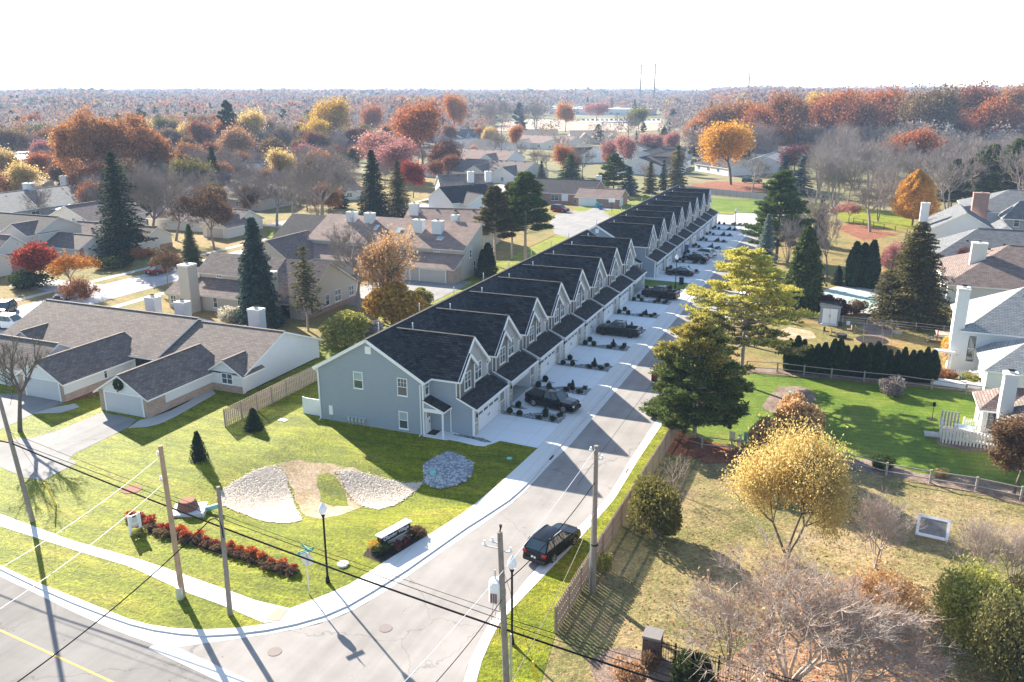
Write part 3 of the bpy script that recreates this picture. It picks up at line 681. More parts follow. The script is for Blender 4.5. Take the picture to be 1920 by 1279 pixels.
def gable_walls(mb, x0, x1, y0, y1, ze, zr, mat, axis='x', z0=-.1, gm=None, noA=False, noB=False):
    c = (y0 + y1) / 2; T = (lambda a, b, z: (a, b, z)) if axis == 'x' else (lambda a, b, z: (b, a, z)); gm = gm or mat
    ze -= .02; zr -= .1
    mb.face([T(x0, y0, z0), T(x1, y0, z0), T(x1, y0, ze), T(x0, y0, ze)], mat)
    mb.face([T(x0, y1, z0), T(x1, y1, z0), T(x1, y1, ze), T(x0, y1, ze)], mat)
    for a, no in ((x0, noA), (x1, noB)):
        if not no: mb.face([T(a, y0, z0), T(a, y1, z0), T(a, y1, ze), T(a, c, zr), T(a, y0, ze)], gm)

# ---------------------------------------------------------------- townhouses
XL, XR, XG, XF, XM = -47.93, -36.12, -33.25, -31.5, -42.02
ZE, ZR = 5.8, 9.17
def unit_meshes():
    d = {}
    # projection and garage walls, y measured from the unit's near side
    a = MB(); z0 = -.1
    a.face([(XR, 0, z0), (XF, 0, z0), (XF, 0, 2.95), (XG, 0, 3.68), (XG, 0, 5.75), (XR, 0, 5.75)], 'blue_siding')       # near side wall
    a.face([(XR, 7., 3.4), (XG, 7., 3.4), (XG, 7., 5.75), (XR, 7., 5.75)], 'grey_shake')
    a.face([(XR, 7.6, z0), (XF, 7.6, z0), (XF, 7.6, 2.95), (XR, 7.6, 4.3)], 'blue_siding')
    a.face([(XG, 0, 3.4), (XG, 7., 3.4), (XG, 7., 5.75), (XG, 3.5, 8.9), (XG, 0, 5.75)], 'light_shake')
    a.face([(XR, 7.6, z0), (XR, SP, z0), (XR, SP, 5.78), (XR, 7.6, 5.78)], 'grey_shake')
    # garage front with an opening
    a.face([(XF, 0, z0), (XF, .95, z0), (XF, .95, 3.0), (XF, 0, 3.0)], 'grey_shake')
    a.face([(XF, 6.3, z0), (XF, 7.6, z0), (XF, 7.6, 3.0), (XF, 6.3, 3.0)], 'grey_shake')
    a.face([(XF, .95, 2.25), (XF, 6.3, 2.25), (XF, 6.3, 3.0), (XF, .95, 3.0)], 'white_trim')
    # inside of garage
    a.face([(XF - .02, .9, 0.14), (XF - .02, 6.4, .14), (XR + .3, 6.4, .14), (XR + .3, .9, .14)], 'concrete_old')
    a.face([(XR + .3, .9, 0), (XR + .3, 6.4, 0), (XR + .3, 6.4, 2.8), (XR + .3, .9, 2.8)], 'soffit_white')
    a.face([(XR + .3, .9, 0), (XF - .02, .9, 0), (XF - .02, .9, 2.8), (XR + .3, .9, 2.8)], 'soffit_white')
    a.face([(XR + .3, 6.4, 0), (XF - .02, 6.4, 0), (XF - .02, 6.4, 2.8), (XR + .3, 6.4, 2.8)], 'soffit_white')
    a.face([(XR + .3, .9, 2.8), (XF - .02, .9, 2.8), (XF - .02, 6.4, 2.8), (XR + .3, 6.4, 2.8)], 'soffit_white')
    a.face([(XF - .25, 7.6, z0), (XF - .25, SP, z0), (XF - .25, SP, 3.0), (XF - .25, 7.6, 3.0)], 'blue_siding')
    a_wall = a
    # overlay gable in darker shake
    b = MB(); xo = XG + .3; pk = 2.05
    def zz(y): return 5.72 + .914 * y if y < pk else 5.72 + .914 * pk - .914 * (y - pk)
    b.face([(xo, 0, 3.6), (xo, 3.4, 3.6), (xo, 3.4, zz(3.4)), (xo, pk, zz(pk)), (xo, 0, 5.72)], 'brown_shake')
    b.face([(XG, 3.4, 3.6), (xo, 3.4, 3.6), (xo, 3.4, zz(3.4)), (XG, 3.4, zz(3.4))], 'brown_shake')
    b.face([(XG, 0, 3.6), (xo, 0, 3.6), (xo, 0, 5.72), (XG, 0, 5.72)], 'brown_shake')
    b.slab([(xo + .28, -.3, 5.56), (xo + .28, pk, 7.76), (XG + .01, pk, 7.76), (XG + .01, -.3, 5.56)], .12, 'charcoal_shingle', 'white_trim', 'white_trim')
    b.slab([(xo + .28, pk, 7.76), (xo + .28, 3.75, 6.2), (XG + .01, 3.75, 6.2), (XG + .01, pk, 7.76)], .12, 'charcoal_shingle', 'white_trim', 'white_trim')
    b.bar((xo + .29, -.3, 5.47), (xo + .29, pk + .02, 7.65), .05, .28, 'white_trim'); b.bar((xo + .29, pk - .02, 7.65), (xo + .29, 3.75, 6.1), .05, .28, 'white_trim')
    b.box((xo, 3.3, 3.6), (xo + .035, 3.43, 6.3), 'white_trim'); b.box((xo, -.03, 3.6), (xo + .035, .1, 5.6), 'white_trim')
    d['dormer_gable'] = b.mesh('dormer_gable')
    # gable roof
    c = MB(); gable_roof(c, XM + .1, XG, 0, 7., ZE, 9.0, 'charcoal_shingle', 'x', .3, .32, .16)
    c.v = [(max(p[0], XM - 0.0), p[1], p[2]) for p in c.v]
    for sg in (0, 1):
        y = -.3 if sg == 0 else 7.3
        c.bar((XG + .33, y, 5.44), (XG + .33, 3.5, 8.9), .05, .3, 'white_trim')
    c.bar((XR, 7.42, 5.55), (XG + .3, 7.42, 5.55), .12, .12, 'white_trim'); c.bar((XR, -.36, 5.5), (XG + .3, -.36, 5.5), .12, .12, 'white_trim')
    d['gable_roof'] = c.mesh('gable_roof')
    # garage roof
    e = MB(); e.slab([(XG, -.18, 3.95), (XG, 7.75, 3.95), (XF + .4, 7.75, 2.98), (XF + .4, -.18, 2.98)][::-1], .2, 'charcoal_shingle', 'white_trim', 'white_trim')
    e.bar((XF + .46, -.18, 2.84), (XF + .46, 7.75, 2.84), .12, .14, 'white_trim')
    e.slab([(XR, 7.5, 3.9), (XR, SP, 3.9), (XF - .1, SP, 2.68), (XF - .1, 7.5, 2.68)][::-1], .15, 'charcoal_shingle', 'white_trim', 'white_trim')
    d['garage_roof'] = e.mesh('garage_roof')
    # trim, downspouts
    f = a_wall
    for y in (-.02, .86, 6.26, 7.5): f.box((XF, y, 0), (XF + .04, y + .14, 2.9), 'white_trim')
    f.box((XF - .14, -.03, 0), (XF - .0, 0, 2.85), 'white_trim')
    f.box((XG - .1, -.03, 3.7), (XG, 0, 5.6), 'white_trim'); f.box((XG - .1, 7., 3.4), (XG + .03, 7.04, 5.6), 'white_trim')
    f = MB(); f.tube([(XG + .2, 7.35, 5.4), (XG + .1, 7.1, 5.1), (XG + .1, 7.1, 4.1), (XG + .3, 7.2, 3.95)], .05, 'white_trim', 6); d['downspout'] = f.mesh('downspout'); f = MB()
    f.tube([(XF + .35, 7.7, 2.8), (XF + .1, 7.66, 2.6), (XF + .1, 7.66, .2), (XF + .4, 7.66, .12)], .045, 'white_trim', 6); d['downspout_low'] = f.mesh('downspout'); f = a_wall
    f.box((XF - .2, 7.62, .1), (XF - .15, 7.72, 2.6), 'white_trim'); f.box((XF - .2, SP - .14, .1), (XF - .15, SP - .02, 2.6), 'white_trim')
    d['wall'] = a_wall.mesh('wall')
    g = MB()
    for y in (6.4, .12):
        if y < 1: d['stone_pillar_b'] = g.mesh('stone_pillar'); g = MB()
        g.box((XF + .005, y, 0), (XF + .075, y + (.74 if y < 1 else 1.08), 1.35), 'ledge_stone'); g.box((XF + .005, y, 1.35), (XF + .1, y + (.74 if y < 1 else 1.08), 1.43), 'stone_cap')
    g.box((XF + .005, .12, 1.43), (XF + .06, .86, 2.85), 'ledge_stone')
    d['stone_pillar'] = g.mesh('stone_pillar')
    # garage door (closed), facing +X
    h = MB(); h.box((XF - .1, .95, .1), (XF - .05, 6.3, 2.25), 'garage_white')
    for k in range(4):
        for j in range(4):
            y = 1.2 + k * 1.28 + j * .245; h.box((XF - .05, y, 1.83), (XF - .035, y + .19, 2.08), 'window_glass')
    h.bar((XF - .03, 3.45, .95), (XF - .03, 3.45, 1.25), .03, .04, 'black_metal'); h.bar((XF - .03, 3.8, .95), (XF - .03, 3.8, 1.25), .03, .04, 'black_metal')
    for y in (1.05, 6.1): h.box((XF - .05, y, .5), (XF - .035, y + .18, .55), 'black_metal'); h.box((XF - .05, y, 1.5), (XF - .035, y + .18, 1.55), 'black_metal')
    d['garage_door'] = h.mesh('garage_door')
    k = MB(); k.box((XF - .9, .95, 2.3), (XF - 3.2, 6.3, 2.36), 'garage_white'); k.box((XF - .12, .95, 1.9), (XF - .06, 6.3, 2.3), 'garage_white')
    d['garage_door_open'] = k.mesh('garage_door')
    n = MB(); n.box((XF - .24, 7.78, .12), (XF - .19, 8.52, 2.25), 'blue_door'); n.box((XF - .19, 7.9, 1.7), (XF - .18, 8.4, 2.1), 'window_glass'); n.box((XF - .19, 8.42, 1.05), (XF - .15, 8.46, 1.15), 'galvanised')
    d['entry_door'] = n.mesh('entry_door')
    l = MB(); l.box((XF + .06, .4, 1.95), (XF + .18, .56, 2.3), 'black_metal'); l.box((XF + .08, .43, 2.0), (XF + .16, .53, 2.22), 'lamp_clear')
    d['wall_lamp'] = l.mesh('wall_lamp')
    q = MB(); q.tube([(-40.7, 5.2, 8.3), (-40.7, 5.2, 9.2)], .07, 'white_trim', 8); d['vent_pipe_b'] = q.mesh('vent_pipe'); q = MB(); q.tube([(-43.4, 3., 8.3), (-43.4, 3., 9.5)], .06, 'white_trim', 8)
    d['vent_pipe'] = q.mesh('vent_pipe')
    return d
UM = unit_meshes()
def onY(px, py, Y):      # point of the photo on the plane y=Y -> X,Z
    lo, hi = -3., 30.
    for _ in range(40):
        m_ = (lo + hi) / 2
        if G(px, py, m_)[1] > Y: lo = m_
        else: hi = m_
    return G(px, py, lo)[0], lo
def townhouse(yg, y0, n, label, open_doors, second=False):
    root = empty('townhouse_row', (XM, yg, 0), label, 'townhouses')
    off = Vector((-XM, -yg, 0)); yend = y0 + n * SP
    def B(name, mb): return mb.build(name, root, (-XM, -yg, 0))
    a = MB(); z0 = -.15
    a.face([(XL, yg, z0), (XR, yg, z0), (XR, yg, ZE), (XM, yg, ZR - .1), (XL, yg, ZE)], 'blue_siding')
    a.face([(XL, yend, z0), (XR, yend, z0), (XR, yend, ZE), (XM, yend, ZR - .1), (XL, yend, ZE)], 'blue_siding')
    a.face([(XL, yg, z0), (XL, yend, z0), (XL, yend, ZE), (XL, yg, ZE)], 'blue_siding')
    a.face([(XR, yg, z0), (XR, y0, z0), (XR, y0, ZE), (XR, yg, ZE)], 'blue_siding')
    a.box((XL - .02, yg - .02, -.2), (XR + .02, yg, .16), 'concrete_old')
    for x in (XL, XR): a.box((x - .07, yg - .03, 0), (x + .07, yg + .07, 5.7), 'white_trim')
    B('wall', a)
    r = MB(); gable_roof(r, yg, yend, XL, XR, ZE, ZR, 'charcoal_shingle', 'y', .38, .28, .2)
    r.bar((XL - .36, yg - .3, 5.54), (XL - .36, yend + .3, 5.54), .13, .13, 'white_trim')
    for s in (-1, 1): r.bar((XM, yg - .3, ZR - .12), (XM + s * 6.25, yg - .3, 5.46), .05, .3, 'white_trim'); r.bar((XM, yend + .3, ZR - .12), (XM + s * 6.25, yend + .3, 5.46), .05, .3, 'white_trim')
    B('roof', r)
    c = MB()
    c.tube([(XL - .3, yg - .25, 5.45), (XL + .1, yg - .08, 5.1), (XL + .1, yg - .08, .2), (XL + .1, yg - .5, .12)], .055, 'white_trim', 6); B('downspout', c); c = MB()
    c.tube([(XR + .35, yg - .28, 5.5), (XR - .25, yg - .08, 5.2), (XR - .25, yg - .08, .25), (XR - .25, yg - .5, .15)], .055, 'white_trim', 6)
    B('downspout', c)
    v = MB()
    x, z = onY(684.8, 663, yg) if not second else (XM - .2, 7.3)
    if second: x = XM - .25; z = 7.7
    v.box((x, yg - .05, z), (x + .65, yg, z + .75), 'white_trim'); B('gable_vent', v)
    # porch with end door
    p = MB(); p.slab([(XR, yg - .15, 3.75), (XR, y0, 3.75), (XR + 2.3, y0, 2.85), (XR + 2.3, yg - .15, 2.85)][::-1], .16, 'charcoal_shingle', 'white_trim', 'white_trim')
    p.box((XR + 2., yg - .08, 0), (XR + 2.14, yg + .06, 2.75), 'white_trim'); p.bar((XR + 2.07, yg, 2.68), (XR + 2.07, y0, 2.68), .14, .2, 'white_trim'); p.bar((XR, yg, 2.75), (XR + 2.07, yg, 2.75), .1, .35, 'white_trim')
    p.slab([(XR, yg - .3, .14), (XR + 2.6, yg - .3, .14), (XR + 2.6, y0, .14), (XR, y0, .14)], .2, 'concrete_drive')
    p.face([(XR, yg - .01, 2.9), (XR + 2., yg - .01, 2.9), (XR, yg - .01, 3.6)], 'blue_siding')
    p.tube([(XR + 2.35, y0 - .1, 2.7), (XR + 2.2, y0 - .08, 2.5), (XR + 2.2, y0 - .08, .25), (XR + 3., y0 - .15, .16)], .05, 'white_trim', 6)
    B('porch', p)
    dd = MB(); dd.box((XR, yg + .3, .14), (XR + .06, y0 - .25, 2.4), 'white_trim'); dd.box((XR + .06, yg + .42, .2), (XR + .09, y0 - .38, 2.3), 'white_paint')
    for k in (0, 1):
        for j in (0, 1): dd.box((XR + .09, yg + .6 + k * .3, 1.75 + j * .25), (XR + .1, yg + .84 + k * .3, 1.95 + j * .25), 'window_glass')
    dd.box((XR + .09, y0 - .55, 1.1), (XR + .15, y0 - .48, 1.3), 'black_metal'); ed = B('entry_door', dd)
    window(root, XR + .0 - XM, (yg + y0) / 2 - yg, 4.0, R(90), .8, 1.65, grid=2)
    if not second:
        for px0, py1, px1, py0, sh in ((664, 727, 681.5, 696, True), (746, 740.6, 764.6, 708, False), (749, 802.5, 766, 770.5, True)):
            xa, za = onY(px0, py1, yg); xb, _ = onY(px1, py1 + 1, yg); _, zb = onY(px0, py0, yg)
            window(root, (xa + xb) / 2 - XM, 0, za, 0, xb - xa, zb - za, grid=0 if sh else 3, shutter=sh)
        m_ = MB(); x, z = onY(619, 776, yg); m_.box((x, yg - .14, z), (x + .4, yg, z + .95), 'white_trim'); m_.tube([(x + .25, yg - .08, z), (x + .25, yg - .08, 0)], .04, 'galvanised', 6); B('electric_meter', m_)
        x, z = onY(655, 797, yg)
        for k in range(5): m_ = MB(); m_.box((x + k * .42, yg - .28, .45), (x + .26 + k * .42, yg - .06, .8), 'galvanised'); m_.tube([(x + .13 + k * .42, yg - .17, .45), (x + .13 + k * .42, yg - .17, .1)], .03, 'galvanised', 6); B('gas_meter', m_)
        m_ = MB(); m_.tube([(x - .1, yg - .2, .9), (x + 2.1, yg - .2, .9)], .035, 'galvanised', 6); B('gas_pipe', m_)
    for i in range(n):
        y = y0 + i * SP; L_ = (-XM, y - yg, 0)
        for nm in ('wall', 'dormer_gable', 'gable_roof', 'garage_roof', 'downspout', 'downspout_low', 'stone_pillar', 'stone_pillar_b', 'entry_door', 'wall_lamp', 'vent_pipe', 'vent_pipe_b'):
            objm(UM[nm].name.split('.')[0], UM[nm], root, L_)
        objm('garage_door', UM['garage_door_open' if i in open_doors else 'garage_door'], root, L_)
        window(root, XG + .3 - XM, y - yg + 1.75, 4.2, R(90), 1.45, 1.75, cols=2, grid=2)
        window(root, XG + .0 - XM, y - yg + 4.85, 4.2, R(90), 1.6, 1.8, cols=2, grid=2)
    return root
townhouse(66.4, Y0, 8, 'nearer row of blue-grey townhouses with charcoal roofs and white garage doors', (1, 7))
townhouse(143.7, 145.23, 8, 'farther row of blue-grey townhouses beside the turning circle', (), True)
# ---------------------------------------------------------------- trees
def rng(s): return np.random.default_rng(s)
def limbs_mesh(name, S, mat, k=4):
    S = np.array(S); p0, p1, r0, r1 = S[:, 0:3], S[:, 3:6], S[:, 6], S[:, 7]
    d = p1 - p0; d /= np.maximum(np.linalg.norm(d, axis=1), 1e-9)[:, None]
    ref = np.where(np.abs(d[:, 2:3]) < .9, np.array([[0, 0, 1.]]), np.array([[1., 0, 0]]))
    u = np.cross(d, ref); u /= np.linalg.norm(u, axis=1)[:, None]; w = np.cross(d, u); n = len(S)
    V = np.zeros((n, 2 * k, 3))
    for i in range(k):
        a = 2 * math.pi * i / k; o = u * math.cos(a) + w * math.sin(a)
        V[:, i] = p0 + o * r0[:, None]; V[:, k + i] = p1 + o * r1[:, None]
    b = (np.arange(n) * 2 * k)[:, None]
    Fq = np.concatenate([b + np.array([[i, (i + 1) % k, k + (i + 1) % k, k + i]]) for i in range(k)])
    return npmesh(name, V.reshape(-1, 3), Fq, [mat])
def cards(C, s, r, aspect=1.6, nrm=None, direc=None):
    """leaf shaped quads: centres C (N,3), size s (N,) ; optional long direction"""
    n = len(C)
    d = r.normal(size=(n, 3)) if direc is None else direc + r.normal(size=(n, 3)) * .25
    d /= np.linalg.norm(d, axis=1)[:, None]
    e = r.normal(size=(n, 3)) if nrm is None else np.cross(d, nrm + r.normal(size=(n, 3)) * .4)
    e -= d * np.sum(e * d, axis=1)[:, None]; e /= np.maximum(np.linalg.norm(e, axis=1), 1e-6)[:, None]
    s = np.asarray(s).reshape(-1, 1); a = d * s * .5 * aspect; b = e * s * .5
    V = np.stack([C - a, C + b - a * .1, C + a, C - b - a * .1], axis=1)
    return V.reshape(-1, 3)
def cards_mesh(name, Vs, mats, midx=None):
    V = np.concatenate(Vs); n = len(V) // 4
    Fq = np.arange(n * 4).reshape(n, 4); return npmesh(name, V, Fq, mats, midx)
def skeleton(seed, H, W, trunk=.22, forks=1, up=.55, levels=5, kids=3, r0=.02, lean=.05, droop=0., decay=.68, first=.38):
    r = random.Random(seed); S = []; tips = []
    def grow(p, d, L, rad, lev):
        n = 3 if lev < 3 else 2
        q = p
        for i in range(n):
            d = (d + Vector((r.gauss(0, .10), r.gauss(0, .10), r.gauss(0, .06) + (.07 if lev > 0 else 0) - droop * lev * .04))).normalized()
            e = q + d * (L / n); ra = rad * (1 - .35 * i / n); rb = rad * (1 - .35 * (i + 1) / n)
            S.append((*q, *e, ra, rb)); q = e
            if lev >= 1 and i < n - 1 and lev < levels and r.random() < .75:
                side(q, d, L * r.uniform(.5, .75), rb * .55, lev + 1)
            if lev >= levels - 1: tips.append((*q, lev))
        if lev < levels:
            kk = kids if lev > 0 else kids + 1
            base = r.uniform(0, 6.28)
            for j in range(kk):
                a = base + 6.283 * j / kk + r.uniform(-.5, .5); sp_ = r.uniform(.4, .75) * (1.15 if lev < 2 else 1)
                nd = spread(d, a, sp_)
                grow(q, nd, L * decay * r.uniform(.8, 1.2), rad * .62 * r.uniform(.8, 1.05), lev + 1)
    def spread(d, a, s):
        u = d.orthogonal().normalized(); w_ = d.cross(u)
        return (d * math.cos(s) + (u * math.cos(a) + w_ * math.sin(a)) * math.sin(s)).normalized()
    def side(q, d, L, rad, lev):
        grow(q, spread(d, r.uniform(0, 6.28), r.uniform(.6, 1.)), L, rad, lev)
    for k in range(forks):
        d = Vector((0, 0, 1)) if forks == 1 else spread(Vector((0, 0, 1)), 6.28 * k / forks + r.random(), r.uniform(.2, .6))
        grow(Vector((0, 0, 0)), d, H * (first if forks == 1 else first * .8), H * r0 * (1 if forks == 1 else .6), 0)
    A = np.array(S); T = np.array(tips)
    mx = A[:, 5].max(); rad = np.percentile(np.hypot(A[:, 3], A[:, 4]), 98)
    fx = (W / 2) / rad; fz = H / mx
    A[:, [0, 1, 3, 4]] *= fx; A[:, [2, 5]] *= fz; T[:, :2] *= fx; T[:, 2] *= fz
    A[:, 2] = np.maximum(A[:, 2], 0); A[:, 5] = np.maximum(A[:, 5], .2)
    return A, T
SPECIES = {}     # name -> (H, W, [ (partname, mesh) ... ])
def reg(name, H, W, parts): SPECIES[name] = (H, W, parts)
def deciduous(name, seed, H, W, leaves=6000, size=.32, mat='leaf_orange', sparse=1., spreadr=.45, bark='bark', **kw):
    A, T = skeleton(seed, H, W, **kw); r = rng(seed)
    big = A[A[:, 6] > (0 if leaves < 500 else .012 * H / 12)]
    parts = [('trunk', limbs_mesh('trunk', big, bark, 4 if H > 6 else 3))]
    if leaves:
        T = T[T[:, 2] > H * .15]
        if sparse < 1: 
            cl = np.sin(T[:, 0] * 1.1 + seed) + np.sin(T[:, 1] * 1.3) + np.sin(T[:, 2] * 1.2 + 1)
            T = T[cl > np.quantile(cl, 1 - sparse)]
        i = r.integers(0, len(T), leaves); C = T[i, :3] + r.normal(size=(leaves, 3)) * spreadr
        parts.append(('crown', cards_mesh('crown', [cards(C, size * r.uniform(.6, 1.3, leaves), r)], [mat])))
    reg(name, H, W, parts)
def twigtree(name, seed, H, W, twigs=5000, tl=.9, bark='bark_grey', leaves=0, lmat='leaf_brown', lsize=.14, tw=.012, **kw):
    A, T = skeleton(seed, H, W, **kw); r = rng(seed + 1)
    T = T[T[:, 2] > H * .18]; i = r.integers(0, len(T), twigs); p = T[i, :3]
    out = p - np.array([0, 0, H * .3]); out /= np.linalg.norm(out, axis=1)[:, None]
    d = out * .8 + r.normal(size=(twigs, 3)) * .55 + np.array([0, 0, .25]); d /= np.linalg.norm(d, axis=1)[:, None]
    q = p + d * (tl * r.uniform(.4, 1.1, twigs))[:, None]
    tws = np.concatenate([p, q, np.full((twigs, 1), tw), np.full((twigs, 1), tw * .35)], axis=1)
    A[:, 6:8] = np.maximum(A[:, 6:8], tw * 1.1)
    parts = [('trunk', limbs_mesh('trunk', A[A[:, 6] > .03 * H / 12], bark, 5)), ('crown', limbs_mesh('crown', np.concatenate([A[A[:, 6] <= .03 * H / 12], tws]), bark, 3))]
    if leaves:
        j = r.integers(0, twigs, leaves); C = q[j] + r.normal(size=(leaves, 3)) * .12
        parts.append(('leaves', cards_mesh('leaves', [cards(C, lsize * r.uniform(.6, 1.3, leaves), r)], [lmat])))
    reg(name, H, W, parts)
def spruce(name, seed, H, W, mat='needle_dark', dens=1., droop=.35, gap=0., bark='bark', base=.06, card=.42, power=.85, tier=.42):
    r = rng(seed); C = []; D = []; S = [(0, 0, 0, 0, 0, H * .97, H * .016, .02)]; Z = []
    z = H * base
    while z < H * .985:
        f = 1 - z / H; L = W / 2 * (f ** power) * r.uniform(.82, 1.12) + .12; nb = max(4, int((5 + 7 * f) * dens)); a0 = r.uniform(0, 6.28)
        for k in range(nb):
            if gap and r.random() < gap: continue
            a = a0 + 6.283 * k / nb + r.uniform(-.25, .25); l = L * r.uniform(.7, 1.12); dr = droop * (.5 + f)
            t = np.linspace(.12, 1, max(3, int(l / .24))); x = l * t; zz = z - dr * l * t ** 1.5 + .28 * l * np.maximum(t - .55, 0) * (1 if droop < .5 else 0)
            px, py = x * math.cos(a), x * math.sin(a)
            S.append((0, 0, z, px[-1] * .8, py[-1] * .8, zz[-1], .02 + .012 * l, .008))
            m_ = max(2, int(3.2 * dens))
            for j in range(m_):
                lat = r.normal(size=len(t)) * l * .20 * (t * (1.25 - t) + .08) * 1.6
                C.append(np.stack([px - math.sin(a) * lat, py + math.cos(a) * lat, zz + r.normal(size=len(t)) * .08 - np.abs(lat) * .25], 1))
                sg = np.sign(lat) * .8
                D.append(np.stack([math.cos(a) - math.sin(a) * sg, math.sin(a) + math.cos(a) * sg, np.full(len(t), -dr * .8)], 1))
        z += tier * (.55 + .6 * f) * H / 14 if H < 14 else tier * (.55 + .6 * f)
    C = np.concatenate(C); D = np.concatenate(D); D /= np.linalg.norm(D, axis=1)[:, None]; n = len(C)
    V = cards(C, card * r.uniform(.6, 1.2, n) * .75, r, 1.9, np.tile([0, 0, 1.], (n, 1)), D)
    reg(name, H, W, [('trunk', limbs_mesh('trunk', S, bark, 5)), ('crown', cards_mesh('crown', [V], [mat]))])
def pine(name, seed, H, W, mat='needle_green', n_l=46, dens=1., base=.22, bark='bark_pale', tuft=.34, upper=None, flat=.5, topw=.35, q=.45):
    qn = q; r = rng(seed); S = [(0, 0, 0, 0, 0, H * .55, H * .017, H * .011), (0, 0, H * .55, .2, .1, H * .98, H * .011, .03)]; C = []; D = []
    for k in range(n_l):
        zf = base + (1 - base) * ((k + r.random()) / n_l) ** .9; z = H * zf * .97
        f = (1 - zf) / (1 - base); L = W / 2 * (topw + (1 - topw) * math.sin(math.pi * min(1, f * .62 + .08)) ) * r.uniform(.6, 1.1) * (f ** .35)
        a = k * 2.4 + r.uniform(-.5, .5); up_ = r.uniform(-.05, .45) + .35 * (1 - f)
        p = np.array([0, 0, z]); e = np.array([L * math.cos(a), L * math.sin(a), z + up_ * L * .55])
        mid = (p + e) / 2 - np.array([0, 0, .06 * L]); S += [(*p, *mid, .03 + .012 * L, .02 + .006 * L), (*mid, *e, .02 + .006 * L, .012)]
        for j in range(int((5 + L * 3.2) * dens)):
            t = r.uniform(.3, 1.02) ** .75; q = p + (e - p) * t + np.array([-math.sin(a), math.cos(a), 0]) * r.normal() * L * .20 * (1.15 - t * .5) + np.array([0, 0, r.uniform(0, .3)])
            if j % 3 == 0: S.append((*(p + (e - p) * t * .85), *q, .015, .008))
            m_ = 32; nn = r.normal(size=(m_, 3)); nn[:, 2] = np.abs(nn[:, 2]) * .8 + .1; nn /= np.linalg.norm(nn, axis=1)[:, None]
            rr = r.uniform(.1, .5, (m_, 1)) * np.array([[1, 1, flat]]); C.append(q + nn * rr); D.append(nn + np.array([math.cos(a), math.sin(a), .15]) * .6)
    C = np.concatenate(C); D = np.concatenate(D); D /= np.linalg.norm(D, axis=1)[:, None]; n = len(C)
    V = cards(C, tuft * r.uniform(.6, 1.2, n) * .40, r, 2.6, None, D); mats = [mat]; mi = None
    if upper:
        mats = [mat, upper]; g = (C[:, 2] / H + r.normal(size=n) * .08 + .10 * np.sin(C[:, 0] * 1.3) + np.hypot(C[:, 0], C[:, 1]) / W * .5) ; mi = (g > np.quantile(g, qn)).astype(int)
    reg(name, H, W, [('trunk', limbs_mesh('trunk', S, bark, 5)), ('crown', cards_mesh('crown', [V], mats, mi))])
def columnar(name, seed, H, W, mat='arb_green', n=3200, shape='arb', size=.26):
    r = rng(seed); t = r.uniform(0, 1, n) ** .9; a = r.uniform(0, 6.283, n)
    prof = (lambda t: np.minimum(1, (1 - t) * 2.1 + .04) ** .75 * np.minimum(1, .75 + t * 1.5)) if shape == 'arb' else (lambda t: np.sqrt(np.maximum(0, 1 - (2 * t - 1) ** 2 * .96)))
    R_ = W / 2 * prof(t) * (1 + .10 * np.sin(a * 3 + t * 9) + .06 * np.sin(a * 7 - t * 23)) * r.uniform(.86, 1.05, n)
    C = np.stack([R_ * np.cos(a), R_ * np.sin(a), t * H], 1)
    D = np.stack([np.cos(a) * .5, np.sin(a) * .5, np.full(n, 1.)], 1); D /= np.linalg.norm(D, axis=1)[:, None]
    V = [cards(C, size * r.uniform(.6, 1.2, n), r, 1.7, np.stack([np.cos(a), np.sin(a), np.zeros(n)], 1), D)]
    k = 14; tt = np.linspace(0.02, .95, 9); core = []
    for i in range(8):
        for j in range(k):
            q = []
            for (ti, ji) in ((i, j), (i, j + 1), (i + 1, j + 1), (i + 1, j)):
                rr = W / 2 * .84 * float(prof(np.array(tt[ti]))); an = 6.283 * ji / k; q.append((rr * math.cos(an), rr * math.sin(an), tt[ti] * H))
            core += q
    V.append(np.array(core)); reg(name, H, W, [('crown', cards_mesh('crown', V, [mat]))])
def bush(name, seed, H, W, mat='leaf_lime', n=3500, size=.2, stems=10, bark='bark_grey', lumps=9, hollow=.35):
    r = rng(seed); S = []; C = []
    L_ = [(r.uniform(-.55, .55) * W / 2, r.uniform(-.55, .55) * W / 2, r.uniform(.3, .72) * H, r.uniform(.22, .4) * W) for _ in range(lumps)]
    for (x, y, z, q) in L_:
        m_ = n // lumps; d = r.normal(size=(m_, 3)); d /= np.linalg.norm(d, axis=1)[:, None]; rad = q * r.uniform(hollow, 1, m_) ** .5
        c = np.array([x, y, z]) + d * rad[:, None] * np.array([1, 1, H / W * 1.1]); C.append(c)
        S.append((x * .2, y * .2, 0, x, y, z, .05, .02))
    for _ in range(stems):
        a = r.uniform(0, 6.28); l = r.uniform(.3, .5) * W; S.append((0, 0, 0, l * math.cos(a) * .8, l * math.sin(a) * .8, H * r.uniform(.5, .98), .03, .01))
    C = np.concatenate(C); C[:, 2] = np.clip(C[:, 2], .05, H); 
    reg(name, H, W, [('stem', limbs_mesh('stem', S, bark, 4)), ('foliage', cards_mesh('foliage', [cards(C, size * r.uniform(.6, 1.3, len(C)), r)], [mat]))])

